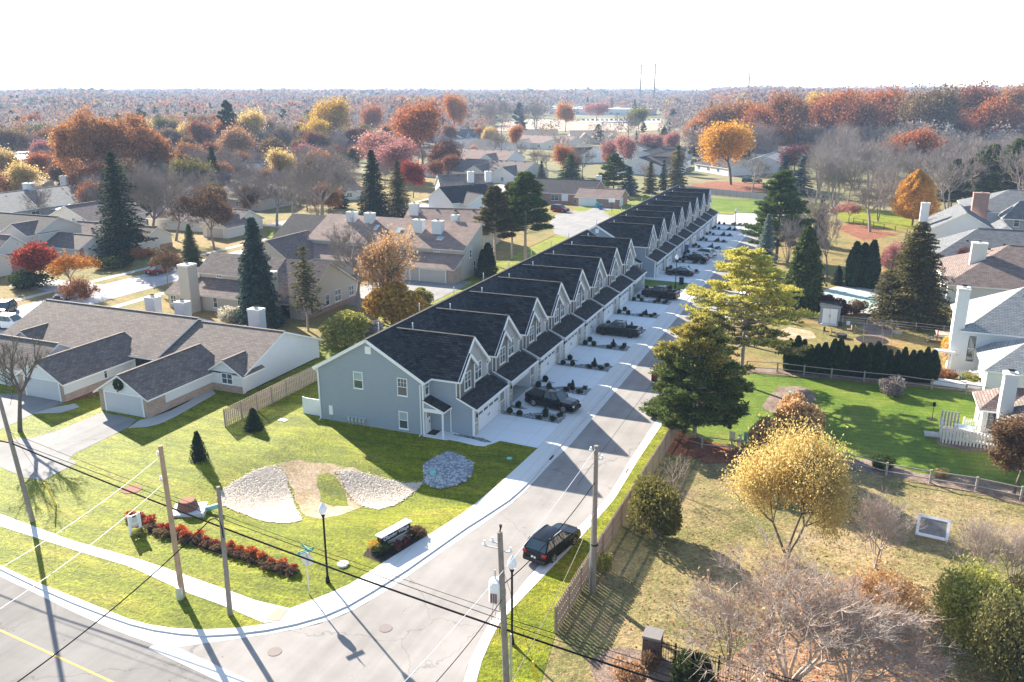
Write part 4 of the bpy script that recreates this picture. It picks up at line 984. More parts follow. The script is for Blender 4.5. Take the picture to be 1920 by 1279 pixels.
CLS = {'oak_tree': 'tree', 'maple_tree': 'tree'}
FIRST = {}
def plant(name, sp, x, y, h, w_, label, cat='tree', group=None, mat=None, bark=None, rz=None, z=None):
    H, Wd, parts = SPECIES[sp]; key = (sp, name)
    sx, sz = w_ / Wd, h / H
    zz = (hgt(x, y) + .08) if z is None else z
    if rz is None: rz = rnd.uniform(0, 6.28)
    if len(parts) == 1:
        o = objm(name, parts[0][1]); o.location = (x, y, zz); o.scale = (sx, sx, sz); o.rotation_euler = (0, 0, rz); ch = [o]
    else:
        o = bpy.data.objects.new(name, None); COL.objects.link(o); o.location = (x, y, zz); o.scale = (sx, sx, sz); o.rotation_euler = (0, 0, rz)
        ch = [objm(pn, me, o) for pn, me in parts]
    tag(o, label, cat, group)
    for c in ch:
        m_ = (mat if c.name.split('.')[0] in ('crown', 'foliage', 'leaves') and len(c.data.materials) == 1 and not c.data.name.startswith('xx') else None)
        if c.name.split('.')[0] in ('trunk', 'stem') and bark: m_ = bark
        if m_ and (c.data.materials[0].name != m_):
            c.material_slots[0].link = 'OBJECT'; c.material_slots[0].material = MATS[m_]
    return o
def at_px(bx, by, ty, wpx):
    x, y = Gh(bx, by); h = HGT(x, y, ty) - hgt(x, y); return x, y, h, wpx * DEP(x, y) / F
def T(name, sp, bx, by, ty, wpx, label, cat='tree', **k):
    x, y, h, w_ = at_px(bx, by, ty, wpx); return plant(name, sp, x, y, h, w_, label, cat, **k)
# --- species
twigtree('bare_a', 3, 12, 11, 4200, .9, leaves=0, levels=5, tw=.016)
twigtree('bare_b', 8, 13, 10, 4200, .9, levels=5, kids=2, tw=.016)
twigtree('bare_multi', 12, 8, 10, 9000, .8, bark='bark_pale', forks=7, levels=4, leaves=900, lmat='leaf_peach', lsize=.12, tw=.011, first=.5, kids=2)
twigtree('bare_multi_thin', 21, 7, 8, 2600, .7, bark='bark_pale', forks=7, levels=4, tw=.011, first=.5, kids=2)
twigtree('bare_leafy', 14, 9, 9, 5000, .6, bark='bark_purple', levels=5, leaves=4500, lmat='leaf_rust', lsize=.17)
twigtree('bare_front', 17, 9, 8, 1600, .7, bark='bark', levels=4, kids=2, tw=.016, first=.26, r0=.032)
twigtree('bare_branchy', 19, 4, 5, 60, .4, bark='bark_pale', forks=3, levels=3, kids=2, tw=.012)
deciduous('full_a', 31, 14, 12, 30000, .23, levels=5)
deciduous('full_b', 32, 14, 12, 30000, .23, levels=5, kids=3)
deciduous('sparse_a', 33, 12, 11, 11000, .2, levels=5, sparse=.8)
deciduous('birch', 35, 9, 8.5, 46000, .095, mat='leaf_yellow', spreadr=.55, levels=5, first=.34, sparse=.8, forks=3, kids=2)
deciduous('cone_a', 37, 12, 8, 26000, .21, mat='leaf_orange', levels=5, first=.18, forks=1)
def egg(name, seed, H, W, n, size, mat, base=.13, bark='bark'):
    r = rng(seed); A, T_ = skeleton(seed, H * .95, W * .7, levels=3, first=.2)
    t = r.uniform(0, 1, n); a = r.uniform(0, 6.283, n); pr_ = np.sin(np.pi * np.clip(t, 0, 1) ** .62) ** .75
    lump = 1 + .16 * np.sin(a * 4 + t * 11 + seed) + .10 * np.sin(a * 9 - t * 19); R_ = W / 2 * pr_ * lump * np.maximum(r.uniform(0, 1, n) ** .28, .35)
    C = np.stack([R_ * np.cos(a), R_ * np.sin(a), H * (base + (1 - base) * t)], 1); reg(name, H, W, [('trunk', limbs_mesh('trunk', A, bark, 4)), ('crown', cards_mesh('crown', [cards(C, size * r.uniform(.6, 1.3, n), r)], [mat]))])
egg('egg_a', 39, 12, 8, 26000, .2, 'leaf_bright')
deciduous('small_red', 38, 5, 6, 9000, .17, mat='leaf_red', spreadr=.28, levels=5, first=.2)
spruce('spruce_a', 41, 15, 7, 'needle_dark', 1.6, card=.30); spruce('spruce_b', 42, 15, 7, 'needle_dark', 1.4, gap=.12, card=.30)
spruce('spruce_blue', 43, 12, 6.5, 'needle_blue', 2.3, droop=.25, card=.27, power=.75)
spruce('spruce_thin', 44, 12, 6.5, 'needle_olive', .8, gap=.25, base=.3, droop=.3, bark='bark_pale', power=.55)
spruce('weeping', 45, 11, 7, 'needle_green', 2., droop=.95, card=.34, power=.6)
spruce('spruce_small', 46, 3.2, 1.9, 'needle_dark', 1.6, droop=.15, card=.16, base=.02)
spruce('spruce_wide', 47, 14, 11, 'needle_olive', 2.1, card=.29, gap=.08, droop=.3, power=.7, base=.1)
pine('pine_front', 51, 11.6, 10.5, 'needle_mid', 96, 2.6, .13, 'bark_pale', .34, upper='needle_yellow', flat=.9, q=.84, topw=.28)
pine('pine_yellow', 52, 13, 13, 'needle_olive', 60, 1.45, .28, 'bark_grey', .32, upper='needle_yellow', topw=.5, q=.33)
pine('pine_scots', 53, 14, 8, 'needle_green', 74, 1.9, .34, 'bark_pale', .36, topw=.6, flat=1.)
pine('pine_dark', 54, 15, 10, 'needle_dark', 84, 1.7, .14, 'bark', .40, flat=1., topw=.45)
columnar('arborvitae', 61, 3.8, 1.15); columnar('arborvitae_b', 62, 3.8, 1.2); columnar('ball', 63, 1, 1, 'leaf_shrub', 700, 'ball', .14)
bush('bush_a', 71, 3, 4, 'leaf_lime', 6000, .17); bush('bush_b', 72, 2, 3, 'leaf_shrub', 4500, .13); bush('bush_twig', 73, 1.6, 2.4, 'fern_twig', 2600, .12, 26)
bush('bush_big', 76, 5, 6, 'leaf_lime', 16000, .15, 14, lumps=14)
bush('shrub_tiny', 74, .7, .8, 'leaf_shrub', 420, .09, 5); bush('shrub_front', 75, 4.5, 5, 'leaf_olive', 9000, .19)
# --- placed trees, left and middle
T('spruce_tree', 'spruce_b', 232, 478, 283, 120, 'tall dark Norway spruce with leaning bare lower trunk beside the cream houses', group=None)
T('spruce_tree', 'spruce_blue', 488, 612, 405, 96, 'broad blue-green spruce standing before the tan house with wood siding')
T('spruce_tree', 'spruce_a', 361, 500, 420, 50, 'small olive spruce at the kerb of the street behind the tan house', mat='needle_green')
T('spruce_tree', 'spruce_thin', 578, 622, 460, 84, 'thin golden-brown spruce with bare lower trunk by the wooden deck')
T('spruce_tree', 'spruce_a', 702, 412, 280, 80, 'darkest tall spruce behind the brown skylight roof')
T('spruce_tree', 'spruce_b', 748, 412, 300, 72, 'olive spruce leaning against the darker taller spruce behind the skylight roof', mat='needle_olive')
T('spruce_tree', 'spruce_a', 405, 372, 274, 48, 'dark spruce standing right of the big rust oak')
T('oak_tree', 'full_a', 185, 372, 203, 130, 'left half of the great rust-coloured oak pair on the left', mat='leaf_oak')
T('oak_tree', 'full_b', 262, 368, 216, 140, 'right half of the great rust-coloured oak pair on the left', mat='leaf_oak')
T('maple_tree', 'sparse_a', 140, 345, 288, 80, 'low russet tree at the foot of the great oak pair', mat='leaf_rust')
T('pine_tree', 'pine_scots', 928, 500, 352, 84, 'grey-green pine left of the tall pine behind the townhouse row', mat='needle_olive')
T('pine_tree', 'pine_scots', 985, 492, 326, 108, 'tallest dark green pine behind the townhouse row')
T('pine_tree', 'pine_scots', 960, 486, 345, 80, 'middle grey pine of the three behind the townhouse row', mat='needle_olive')
T('bare_tree', 'bare_a', 602, 432, 280, 185, 'bare grey tree left of the darkest tall spruce', bark='bark_grey')
T('bare_tree', 'bare_b', 672, 592, 420, 165, 'bare tree overhanging the tan house gable')
T('bare_tree', 'bare_a', 640, 470, 398, 110, 'bare tree in front of the brown skylight roof')
T('maple_tree', 'sparse_a', 722, 606, 428, 135, 'peach and yellow leaved tree behind the nearest townhouse roof', mat='leaf_peach')
T('maple_tree', 'bush_a', 745, 612, 530, 112, 'golden yellow bushy tree behind the nearest townhouse roof', mat='leaf_gold')
T('bush', 'bush_a', 655, 650, 585, 90, 'lime green bush behind the townhouse end gable', 'bush')
T('bush', 'bush_twig', 690, 640, 598, 60, 'grey-brown bush between the lime bush and the golden tree', 'bush', mat='fern_twig')
T('bush', 'bush_a', 792, 572, 540, 40, 'small lime bush beside the dark asphalt court', 'bush')
T('bare_tree', 'bare_a', 287, 468, 306, 150, 'bare purplish tree right of the leaning Norway spruce', bark='bark_purple')
T('bare_tree', 'bare_b', 330, 452, 350, 110, 'bare tree in front of the brown-roofed ranch houses', bark='bark_purple')
T('bare_tree', 'bare_leafy', 402, 470, 352, 120, 'bare tree with a few brown leaves behind the tan house', mat='leaf_brown')
T('bare_tree', 'bare_a', 470, 420, 330, 130, 'bare tree at the bend of the back street', bark='bark_purple')
T('bare_tree', 'bare_b', 520, 425, 320, 110, 'bare tree before the grey houses on the back street')
T('maple_tree', 'small_red', 78, 528, 456, 100, 'crimson ornamental maple in front of the cream house')
T('maple_tree', 'bare_leafy', 133, 548, 474, 95, 'small tree with thin orange leaves near the street', mat='leaf_orange')
T('bare_tree', 'bare_leafy', 158, 590, 520, 75, 'low spreading tree with few rusty leaves beside the parked silver car', mat='leaf_rust')
T('bare_tree', 'bare_leafy', 317, 543, 463, 66, 'small round bare tree beside the parked red car', mat='leaf_brown')
T('bare_tree', 'bare_front', 38, 810, 632, 125, 'bare dark tree on the lawn left of the ranch garage', bark='bark')
T('evergreen_shrub', 'bush_b', 212, 503, 482, 74, 'wide dark juniper shrub before the white gabled garage', 'shrub')
T('evergreen_shrub', 'bush_b', 55, 540, 512, 84, 'wide dark juniper shrub before the leftmost garage', 'shrub')
for i, (x, y, t_, w_) in enumerate(((226, 482, 468, 20), (248, 484, 468, 18), (262, 487, 466, 26), (282, 480, 466, 20))):
    T('shrub', 'bush_b', x, y, t_, w_, ('small rusty shrub nearest the brick garage corner', 'small red shrub at the foot of the leaning spruce', 'red and green shrub right of the leaning spruce', 'orange shrub before the cream ranch wing')[i], 'shrub', mat=('leaf_rust', 'leaf_red', 'leaf_redorange', 'leaf_orange')[i], group='shrubs before the cream ranch')
T('ornamental_grass', 'bush_twig', 434, 606, 574, 46, 'tuft of pale plumed grass between the white chimneys', 'grass clump', mat='grass_dry')
T('spruce_tree', 'spruce_small', 477, 808, 768, 36, 'small dark spruce on the lawn beside the tan fence')
T('spruce_tree', 'spruce_small', 374, 864, 812, 32, 'small dark spruce alone on the open lawn')
T('arborvitae', 'arborvitae', 915, 512, 458, 22, 'narrow dark arborvitae right of the brown building with tall gable')
T('arborvitae', 'arborvitae', 905, 520, 470, 16, 'shorter arborvitae against the tall tan gable wall')
T('evergreen_shrub', 'bush_b', 912, 522, 500, 44, 'low dark shrub at the foot of the two arborvitae', 'shrub')
# right of the street
T('pine_tree', 'pine_front', 1302, 822, 600, 214, 'big green pine leaning over the parked cars by the fence', bark='bark_pale')
T('pine_tree', 'pine_yellow', 1388, 722, 470, 250, 'yellow-green pine spreading its long limbs over the street')
T('pine_tree', 'pine_dark', 1455, 488, 322, 128, 'tall green pine at the turning circle', mat='needle_green')
T('spruce_tree', 'weeping', 1502, 585, 422, 105, 'weeping green spruce left of the swimming pool')
T('spruce_tree', 'spruce_a', 1432, 520, 400, 60, 'frosty blue spruce at the edge of the turning circle', mat='needle_frost')
T('spruce_tree', 'spruce_a', 1519, 520, 420, 46, 'narrow frosty spruce behind the weeping spruce', mat='needle_frost')
T('spruce_tree', 'spruce_a', 1534, 462, 368, 48, 'dark spruce right of the tall green pine')
T('spruce_tree', 'spruce_small', 1570, 535, 500, 24, 'little spruce left of the arborvitae trio')
T('bare_tree', 'bare_multi_thin', 1476, 500, 402, 66, 'bare fan-shaped tree in front of the tall green pine', bark='bark_purple')
T('bare_tree', 'bare_b', 1551, 523, 400, 66, 'bare tree between the weeping spruce and the arborvitae trio', bark='bark_purple')
T('spruce_tree', 'spruce_wide', 1706, 604, 414, 165, 'broad dark spruce left of the white chimney houses')
T('spruce_tree', 'spruce_thin', 1657, 600, 505, 80, 'ragged small spruce at the edge of the covered pool')
T('maple_tree', 'sparse_a', 1660, 540, 448, 58, 'pink-leaved tree tucked behind the broad dark spruce', mat='leaf_pink')
for i, (x, y, t_) in enumerate(((1598, 538, 457), (1613, 536, 459), (1629, 541, 454))):
    T('arborvitae', 'arborvitae', x, y, t_, 26, ('left', 'middle', 'right')[i] + ' dark arborvitae of the trio behind the swimming pool', group='trio of arborvitae behind the pool')
T('maple_tree', 'egg_a', 1710, 424, 318, 76, 'bright orange cone-shaped maple beside the brick chimney house', mat='leaf_bright')
T('bare_tree', 'bare_front', 1631, 436, 345, 84, 'small bare tree on the sunny back lawn', bark='bark_purple')
T('bare_tree', 'bare_leafy', 1592, 420, 376, 50, 'pinkish twiggy small tree on the back lawn', mat='leaf_pink')
T('bare_tree', 'bare_leafy', 1567, 415, 385, 36, 'low pinkish twiggy tree by the mulch on the back lawn', mat='leaf_pink')
for i, (x, y, t_, w_) in enumerate(((1782, 395, 300, 60), (1810, 388, 298, 70), (1845, 392, 272, 95), (1890, 398, 262, 100), (1925, 392, 258, 90))):
    T('pine_tree', 'pine_dark', x, y, t_, w_, ('leftmost dark pine of the group right of the orange maple', 'second dark pine right of the orange maple', 'third dark pine behind the brick chimney', 'tall dark pine behind the slate-roofed house', 'dark pine cut by the right edge of the photo')[i], group='dark pines at the right', mat='needle_green' if i > 1 else None)
# hedge
n_h = 21
for i in range(n_h):
    t_ = i / (n_h - 1); bx = 1476 + 270 * t_ + rnd.uniform(-2, 2); by = 700 + 22 * t_
    x, y, h, w_ = at_px(bx, by, 641 + 14 * t_, 19); h *= rnd.uniform(.82, 1.1)
    plant('arborvitae', ('arborvitae', 'arborvitae_b')[i % 2], x, y + .6, h, w_ * rnd.uniform(.9, 1.2), 'dark pointed arborvitae in the long hedge row along the rail fence', 'hedge tree', group='arborvitae hedge row')
T('birch_tree', 'birch', 1476, 1050, 782, 212, 'pale golden birch in the dry yard', bark='bark')
T('shrub_tree', 'bush_a', 1490, 838, 738, 86, 'thin peach-leaved small tree behind the golden birch', mat='leaf_peach')
T('shrub_tree', 'bush_a', 1435, 855, 785, 60, 'olive brown shrub beside the utility boxes', mat='leaf_peach')
T('bare_tree', 'bare_multi', 1478, 1292, 1035, 430, 'wide bare many-stemmed tree at the bottom of the photo', bark='bark_pale')
T('bare_tree', 'bare_multi', 1590, 1300, 1120, 300, 'lower bare many-stemmed thicket right of the widest bare tree', bark='bark_pale')
T('bare_tree', 'bare_multi_thin', 1640, 1068, 925, 150, 'pale bare tree with a few clinging leaves beside the framed board', bark='bark_pale')
T('bare_tree', 'bare_leafy', 1628, 1235, 1060, 190, 'half-bare tree with peach-brown leaves over the leaf litter', mat='leaf_peach')
T('bare_tree', 'bare_multi_thin', 1822, 1105, 968, 130, 'bare fan-shaped tree right of the framed board', bark='bark_purple')
T('bare_tree', 'bare_multi_thin', 1893, 1108, 985, 110, 'bare fan-shaped tree near the right edge', bark='bark_purple')
T('bush', 'bush_big', 1818, 1195, 1082, 140, 'lime green and gold bush under the bare fan trees', 'bush')
T('juniper_tree', 'bush_big', 1902, 1300, 1120, 150, 'dark frosty juniper in the bottom right corner', mat='needle_olive')
T('juniper_tree', 'bush_big', 1930, 1180, 1080, 90, 'dark juniper at the right edge above the corner', mat='needle_olive')
T('bare_tree', 'bare_multi_thin', 1365, 1262, 1090, 110, 'slim bare tree with a few green leaves by the iron fence', bark='bark')
T('bush', 'shrub_front', 1230, 1002, 912, 88, 'yellow-green bush behind the wooden fence', 'bush', mat='leaf_olive')
T('bare_tree', 'bare_branchy', 1262, 925, 852, 72, 'small pruned branching tree behind the wooden fence')
T('shrub', 'ball', 1296, 1300, 1236, 74, 'clipped round dark shrub below the iron fence', 'shrub')
T('shrub', 'bush_twig', 1218, 1262, 1222, 34, 'reddish twiggy shrub at the brick pillar', 'shrub', mat='leaf_brown')
T('shrub', 'bush_twig', 1178, 1290, 1240, 60, 'orange twiggy shrub in the mulch near the brick pillar', 'shrub', mat='leaf_peach')
T('ivy', 'bush_b', 1132, 1078, 1040, 34, 'green ivy mound at the foot of the wooden fence', 'shrub', mat='leaf_lime')
T('olive_tree', 'full_a', 1900, 930, 775, 150, 'dense olive-brown tree at the right edge beside the small deck', mat='leaf_brown')
T('shrub', 'bush_twig', 1670, 742, 710, 46, 'rounded grey-brown shrub before the arborvitae hedge', 'shrub')
T('shrub', 'bush_b', 1655, 880, 860, 46, 'dark green low shrub behind the split rail fence', 'shrub')
T('ornamental_grass', 'bush_twig', 1764, 895, 880, 24, 'straw-coloured grass clump behind the split rail fence', 'grass clump', mat='leaf_yellow')
T('shrub', 'bush_a', 1568, 592, 560, 46, 'rounded wine-red shrub left of the shed', 'shrub', mat='leaf_maroon')
T('shrub', 'bush_a', 1540, 590, 550, 40, 'tall wine-red shrub behind the shed', 'shrub', mat='leaf_maroon')
T('shrub', 'bush_a', 1583, 590, 570, 30, 'low wine-red shrub right of the shed', 'shrub', mat='leaf_maroon')
T('shrub', 'bush_twig', 1606, 590, 562, 36, 'brown twiggy shrub beside the pool', 'shrub', mat='leaf_brown')
T('shrub', 'bush_a', 1783, 688, 640, 44, 'peach-leaved shrub beside the deck of the white house', 'shrub', mat='leaf_peach')
T('shrub', 'bush_a', 1775, 672, 632, 30, 'small gold shrub at the deck stairs', 'shrub', mat='leaf_gold')
for i, (x, y, t_) in enumerate(((1854, 545, 505), (1865, 543, 502), (1879, 545, 504), (1889, 546, 506))):
    T('arborvitae', 'arborvitae', x, y, t_, 13, ('first', 'second', 'third', 'fourth')[i] + ' small arborvitae from the left between the chimney houses', group='four arborvitae between the houses', mat='needle_green')
T('maple_tree', 'sparse_a', 1795, 515, 460, 34, 'dark red small tree against the grey roofs', mat='leaf_maroon')
T('bare_tree', 'bare_leafy', 1870, 462, 440, 80, 'pinkish bare shrub before the slate-blue house', mat='twig_pink', bark='bark_purple')
# planting beds along the drives
cx = 0
for k, y0 in enumerate(YB):
    for (dx, dy, sp_, h, w_, nm, lb) in ((-30.7, 6.75, 'ball', .62, .6, 'boxwood', 'clipped round boxwood in a stony bed between two driveways'), (-29.4, 6.75, 'ball', .6, .58, 'boxwood', 'clipped round boxwood in a stony bed between two driveways'), (-30.5, 8.8, 'ball', .62, .6, 'boxwood', 'clipped round boxwood in a stony bed between two driveways'),
                                 (-26.9, 7.35, 'spruce_small', 1.05, .6, 'dwarf_conifer', 'dwarf conifer in the middle of a driveway planting bed'),
                                 (-27.2, 8., 'shrub_tiny', .55, .8, 'shrub', 'low dark shrub in a driveway planting bed'), (-25.6, 7.9, 'shrub_tiny', .5, .7, 'shrub', 'low dark shrub in a driveway planting bed'), (-25.8, 6.6, 'shrub_tiny', .55, .75, 'shrub', 'low dark shrub in a driveway planting bed'), (-27.3, 6.6, 'shrub_tiny', .5, .75, 'shrub', 'low dark shrub in a driveway planting bed')):
        if k in (7, 15) and dy > 8.5: continue
        plant(nm, sp_, dx + rnd.uniform(-.1, .1), y0 + dy + rnd.uniform(-.1, .1), h * rnd.uniform(.85, 1.15), w_, lb, 'shrub', group={'boxwood': 'boxwood balls in the driveway beds', 'dwarf_conifer': 'dwarf conifers in the driveway beds', 'shrub': 'low shrubs in the driveway beds'}[nm], z=.13, mat='leaf_shrub' if nm == 'shrub' else None)
# ---------------------------------------------------------------- neighbouring houses
def house(name, label, ref, blocks, wins=(), gars=(), chims=(), bands=(), vents=(), rz=0., cat='house', group=None, lights=()):
    """blocks in local coordinates (x, y relative to ref). dict: x0,x1,y0,y1,ze,zr, ax, roof, wall, hipA, hipB, prof"""
    z = hgt(*ref); root = empty(name, (ref[0], ref[1], z + .08), label, cat, group, rz)
    wl = MB(); roofs = []
    for b in blocks:
        x0, x1, y0, y1 = b['x0'], b['x1'], b['y0'], b['y1']; ze, zr = b['ze'], b['zr']; ax = b.get('ax', 'x'); mat = b.get('roof', 'taupe_shingle'); wall = b.get('wall', 'white_siding')
        trim = b.get('trim', 'white_trim'); ov = b.get('ov', .45)
        rm = MB()
        if 'prof' in b:
            pr_ = b['prof']; 
            for x in (x0, x1): wl.face([(x, pr_[0][0], -.2)] + [(x, p[0], p[1] - .12) for p in pr_] + [(x, pr_[-1][0], -.2)], wall)
            wl.face([(x0, pr_[0][0], -.2), (x1, pr_[0][0], -.2), (x1, pr_[0][0], pr_[0][1] - .1), (x0, pr_[0][0], pr_[0][1] - .1)], wall)
            wl.face([(x0, pr_[-1][0], -.2), (x1, pr_[-1][0], -.2), (x1, pr_[-1][0], pr_[-1][1] - .1), (x0, pr_[-1][0], pr_[-1][1] - .1)], wall)
            for (ya, za), (yb, zb) in zip(pr_, pr_[1:]):
                if abs(yb - ya) < .05: wl.face([(x0, ya, min(za, zb)), (x1, ya, min(za, zb)), (x1, ya, max(za, zb) - .1), (x0, ya, max(za, zb) - .1)], wall)
                else:
                    s = (zb - za) / (yb - ya); e0 = ov if za < zb else 0; e1 = ov if zb < za else 0
                    if ya == pr_[0][0] or za < zb: e0 = ov
                    pts = [(x0 - .35, ya - e0, za - s * e0), (x1 + .35, ya - e0, za - s * e0), (x1 + .35, yb + e1, zb + s * e1), (x0 - .35, yb + e1, zb + s * e1)]
                    rm.slab(pts, .18, mat, trim, trim)
        elif ax == 'x':
            gable_walls(wl, x0, x1, y0, y1, ze, zr if not b.get('hipA') and not b.get('hipB') else ze, wall, 'x') if not (b.get('hipA') or b.get('hipB')) else wl.box((x0, y0, -.2), (x1, y1, ze - .05), wall)
            gable_roof(rm, x0, x1, y0, y1, ze, zr, mat, 'x', ov, b.get('og', .4), .18, trim, b.get('hipA', 0), b.get('hipB', 0))
        else:
            gable_walls(wl, y0, y1, x0, x1, ze, zr, wall, 'y') if not (b.get('hipA') or b.get('hipB')) else wl.box((x0, y0, -.2), (x1, y1, ze - .05), wall)
            gable_roof(rm, y0, y1, x0, x1, ze, zr, mat, 'y', ov, b.get('og', .4), .18, trim, b.get('hipA', 0), b.get('hipB', 0))
        roofs.append(rm)
    for (kind, pl, a0, a1, z0, z1, mat) in bands:      # brick and other facing panels, 4 cm proud
        if kind == 'y': wl.box((a0, pl - .04, z0), (a1, pl + .03, z1), mat)
        else: wl.box((pl - .04, a0, z0), (pl + .04, a1, z1), mat)
    wl.build('wall', root)
    for rm in roofs: rm.build('roof', root)
    for (x, y, zz, side, w_, h_, c_) in wins: window(root, x, y, zz, {'F': 0, 'R': R(90), 'L': R(-90), 'B': math.pi}[side], w_, h_, c_)
    for (x, y, side, w_, h_, mat) in gars:
        g = MB(); s = .06
        if side == 'F': g.box((x - w_ / 2, y - s, .05), (x + w_ / 2, y, h_), mat); g.box((x - w_ / 2 - .15, y - s - .03, 0), (x - w_ / 2, y, h_ + .12), 'white_trim'); g.box((x + w_ / 2, y - s - .03, 0), (x + w_ / 2 + .15, y, h_ + .12), 'white_trim'); g.box((x - w_ / 2, y - s - .03, h_), (x + w_ / 2, y, h_ + .12), 'white_trim')
        else: g.box((x, y - w_ / 2, .05), (x + s, y + w_ / 2, h_), mat); g.box((x, y - w_ / 2, h_), (x + s + .03, y + w_ / 2, h_ + .12), 'white_trim')
        g.build('garage_door', root)
    for (x, y, w_, d_, z0, z1, mat) in chims:
        c = MB(); c.box((x - w_ / 2, y - d_ / 2, z0), (x + w_ / 2, y + d_ / 2, z1 - .3), mat); c.box((x - w_ / 2 - .06, y - d_ / 2 - .06, z1 - .3), (x + w_ / 2 + .06, y + d_ / 2 + .06, z1), 'stone_cap' if mat != 'red_brick' else 'red_brick')
        c.box((x - .22, y - .2, z1), (x + .22, y + .2, z1 + .2), 'galvanised'); c.box((x - .28, y - .26, z1 + .25), (x + .28, y + .26, z1 + .3), 'dark_wire'); c.box((x - .1, y - .1, z1 + .2), (x + .1, y + .1, z1 + .25), 'dark_wire')
        c.build('chimney', root)
    for (x, y, zz) in vents:
        c = MB(); c.box((x - .2, y - .2, zz - .1), (x + .2, y + .2, zz + .18), 'dark_gap'); c.build('roof_vent', root)
    for (x, y, zz, sl, w_, h_) in lights:          # skylights lying on the roof slope (slope in y)
        c = MB(); v = Vector((0, 1, sl)).normalized() * h_
        c.slab([(x, y, zz + .12), (x + w_, y, zz + .12), (x + w_, y + v.y, zz + v.z + .12), (x, y + v.y, zz + v.z + .12)], .12, 'blind_glass', 'white_trim', 'white_trim'); c.build('skylight', root)
    return root
def Bk(x0, x1, y0, y1, ze, zr, ax='x', roof='taupe_shingle', wall='white_siding', **k): return dict(x0=x0, x1=x1, y0=y0, y1=y1, ze=ze, zr=zr, ax=ax, roof=roof, wall=wall, **k)
rx, ry = -78., 76.6
house('ranch_house', 'white ranch duplex with grey-brown shingle roof and two garage wings at the left', (rx, ry), [
    Bk(-97 - rx, -72.4 - rx, -7, 7, 2.75, 5.6), Bk(-72.39 - rx, -59.9 - rx, -7, 7, 2.45, 5.25),
    Bk(-67.3 - 3.2 - rx, -67.3 + 3.2 - rx, 59.8 - ry, 71 - ry, 2.4, 4.35, 'y'), Bk(-79.2 - 3.3 - rx, -79.2 + 3.3 - rx, 60 - ry, 71.5 - ry, 2.4, 4.35, 'y'),
    Bk(-104 - rx, -82.3 - rx, 61.5 - ry, 68.7 - ry, 2.5, 4.5), Bk(-62. - 2.25 - rx, -62. + 2.12 - rx, 69.15 - ry, 72.2 - ry, 2.4, 3.75, 'y'), Bk(-94.5 - rx, -90.5 - rx, 68.9 - ry, 72 - ry, 2.7, 3.9, 'y')],
    wins=[(-61.9 - rx, 69.15 - ry, .95, 'F', 1.5, 1.25, 2), (-92.5 - rx, 68.9 - ry, 1.3, 'F', 1.3, .9, 2), (-75.88 - rx, 65.5 - ry, .95, 'R', .5, 1.3, 1)],
    gars=[(-67.2 - rx, 59.8 - ry, 'F', 4.95, 2.2, 'garage_grey'), (-79.0 - rx, 60. - ry, 'F', 4.95, 2.2, 'garage_grey'), (-91 - rx, 61.5 - ry, 'F', 5., 2.2, 'garage_grey')],
    chims=[(-87.2 - rx, 84.6 - ry, 1.7, 1.3, 0, 5.1, 'chimney_siding'), (-82.1 - rx, 84.6 - ry, 1.7, 1.3, 0, 4.9, 'chimney_siding'), (-69.9 - rx, 84.6 - ry, 1.8, 1.3, 0, 5.1, 'chimney_siding')],
    bands=[('x', -64.1 - rx, 59.8 - ry, 62.2 - ry, 0, 2.35, 'tan_brick'), ('x', -64.1 - rx, 62.2 - ry, 69.6 - ry, 0, .85, 'tan_brick'), ('y', 59.79 - ry, -64.6 - rx, -64.1 - rx, 0, 2.35, 'tan_brick'), ('y', 59.79 - ry, -70.5 - rx, -69.85 - rx, 0, 2.35, 'tan_brick'),
           ('x', -75.9 - rx, 60 - ry, 69.6 - ry, 0, .85, 'tan_brick'), ('y', 59.99 - ry, -76.4 - rx, -75.9 - rx, 0, 2.35, 'tan_brick'), ('y', 59.99 - ry, -82.5 - rx, -81.65 - rx, 0, 2.35, 'tan_brick'), ('y', 69.14 - ry, -64.2 - rx, -59.9 - rx, 0, .85, 'tan_brick'),
           ('y', 69.58 - ry, -75.5 - rx, -70.8 - rx, 0, 2.3, 'dark_gap'), ('y', 69.57 - ry, -64.1 - rx, -63.4 - rx, 0, 2.2, 'grey_siding'), ('x', -70.52 - rx, 60.5 - ry, 69.5 - ry, 0, .85, 'tan_brick'), ('x', -59.86 - rx, 69.65 - ry, 83 - ry, 0, .12, 'dark_gap')],  # tall dark panel paints the entry recess's shade onto the flat front wall
    vents=[(-67.2 - rx, 79 - ry, 4.35)])
rx, ry = -84., 104.
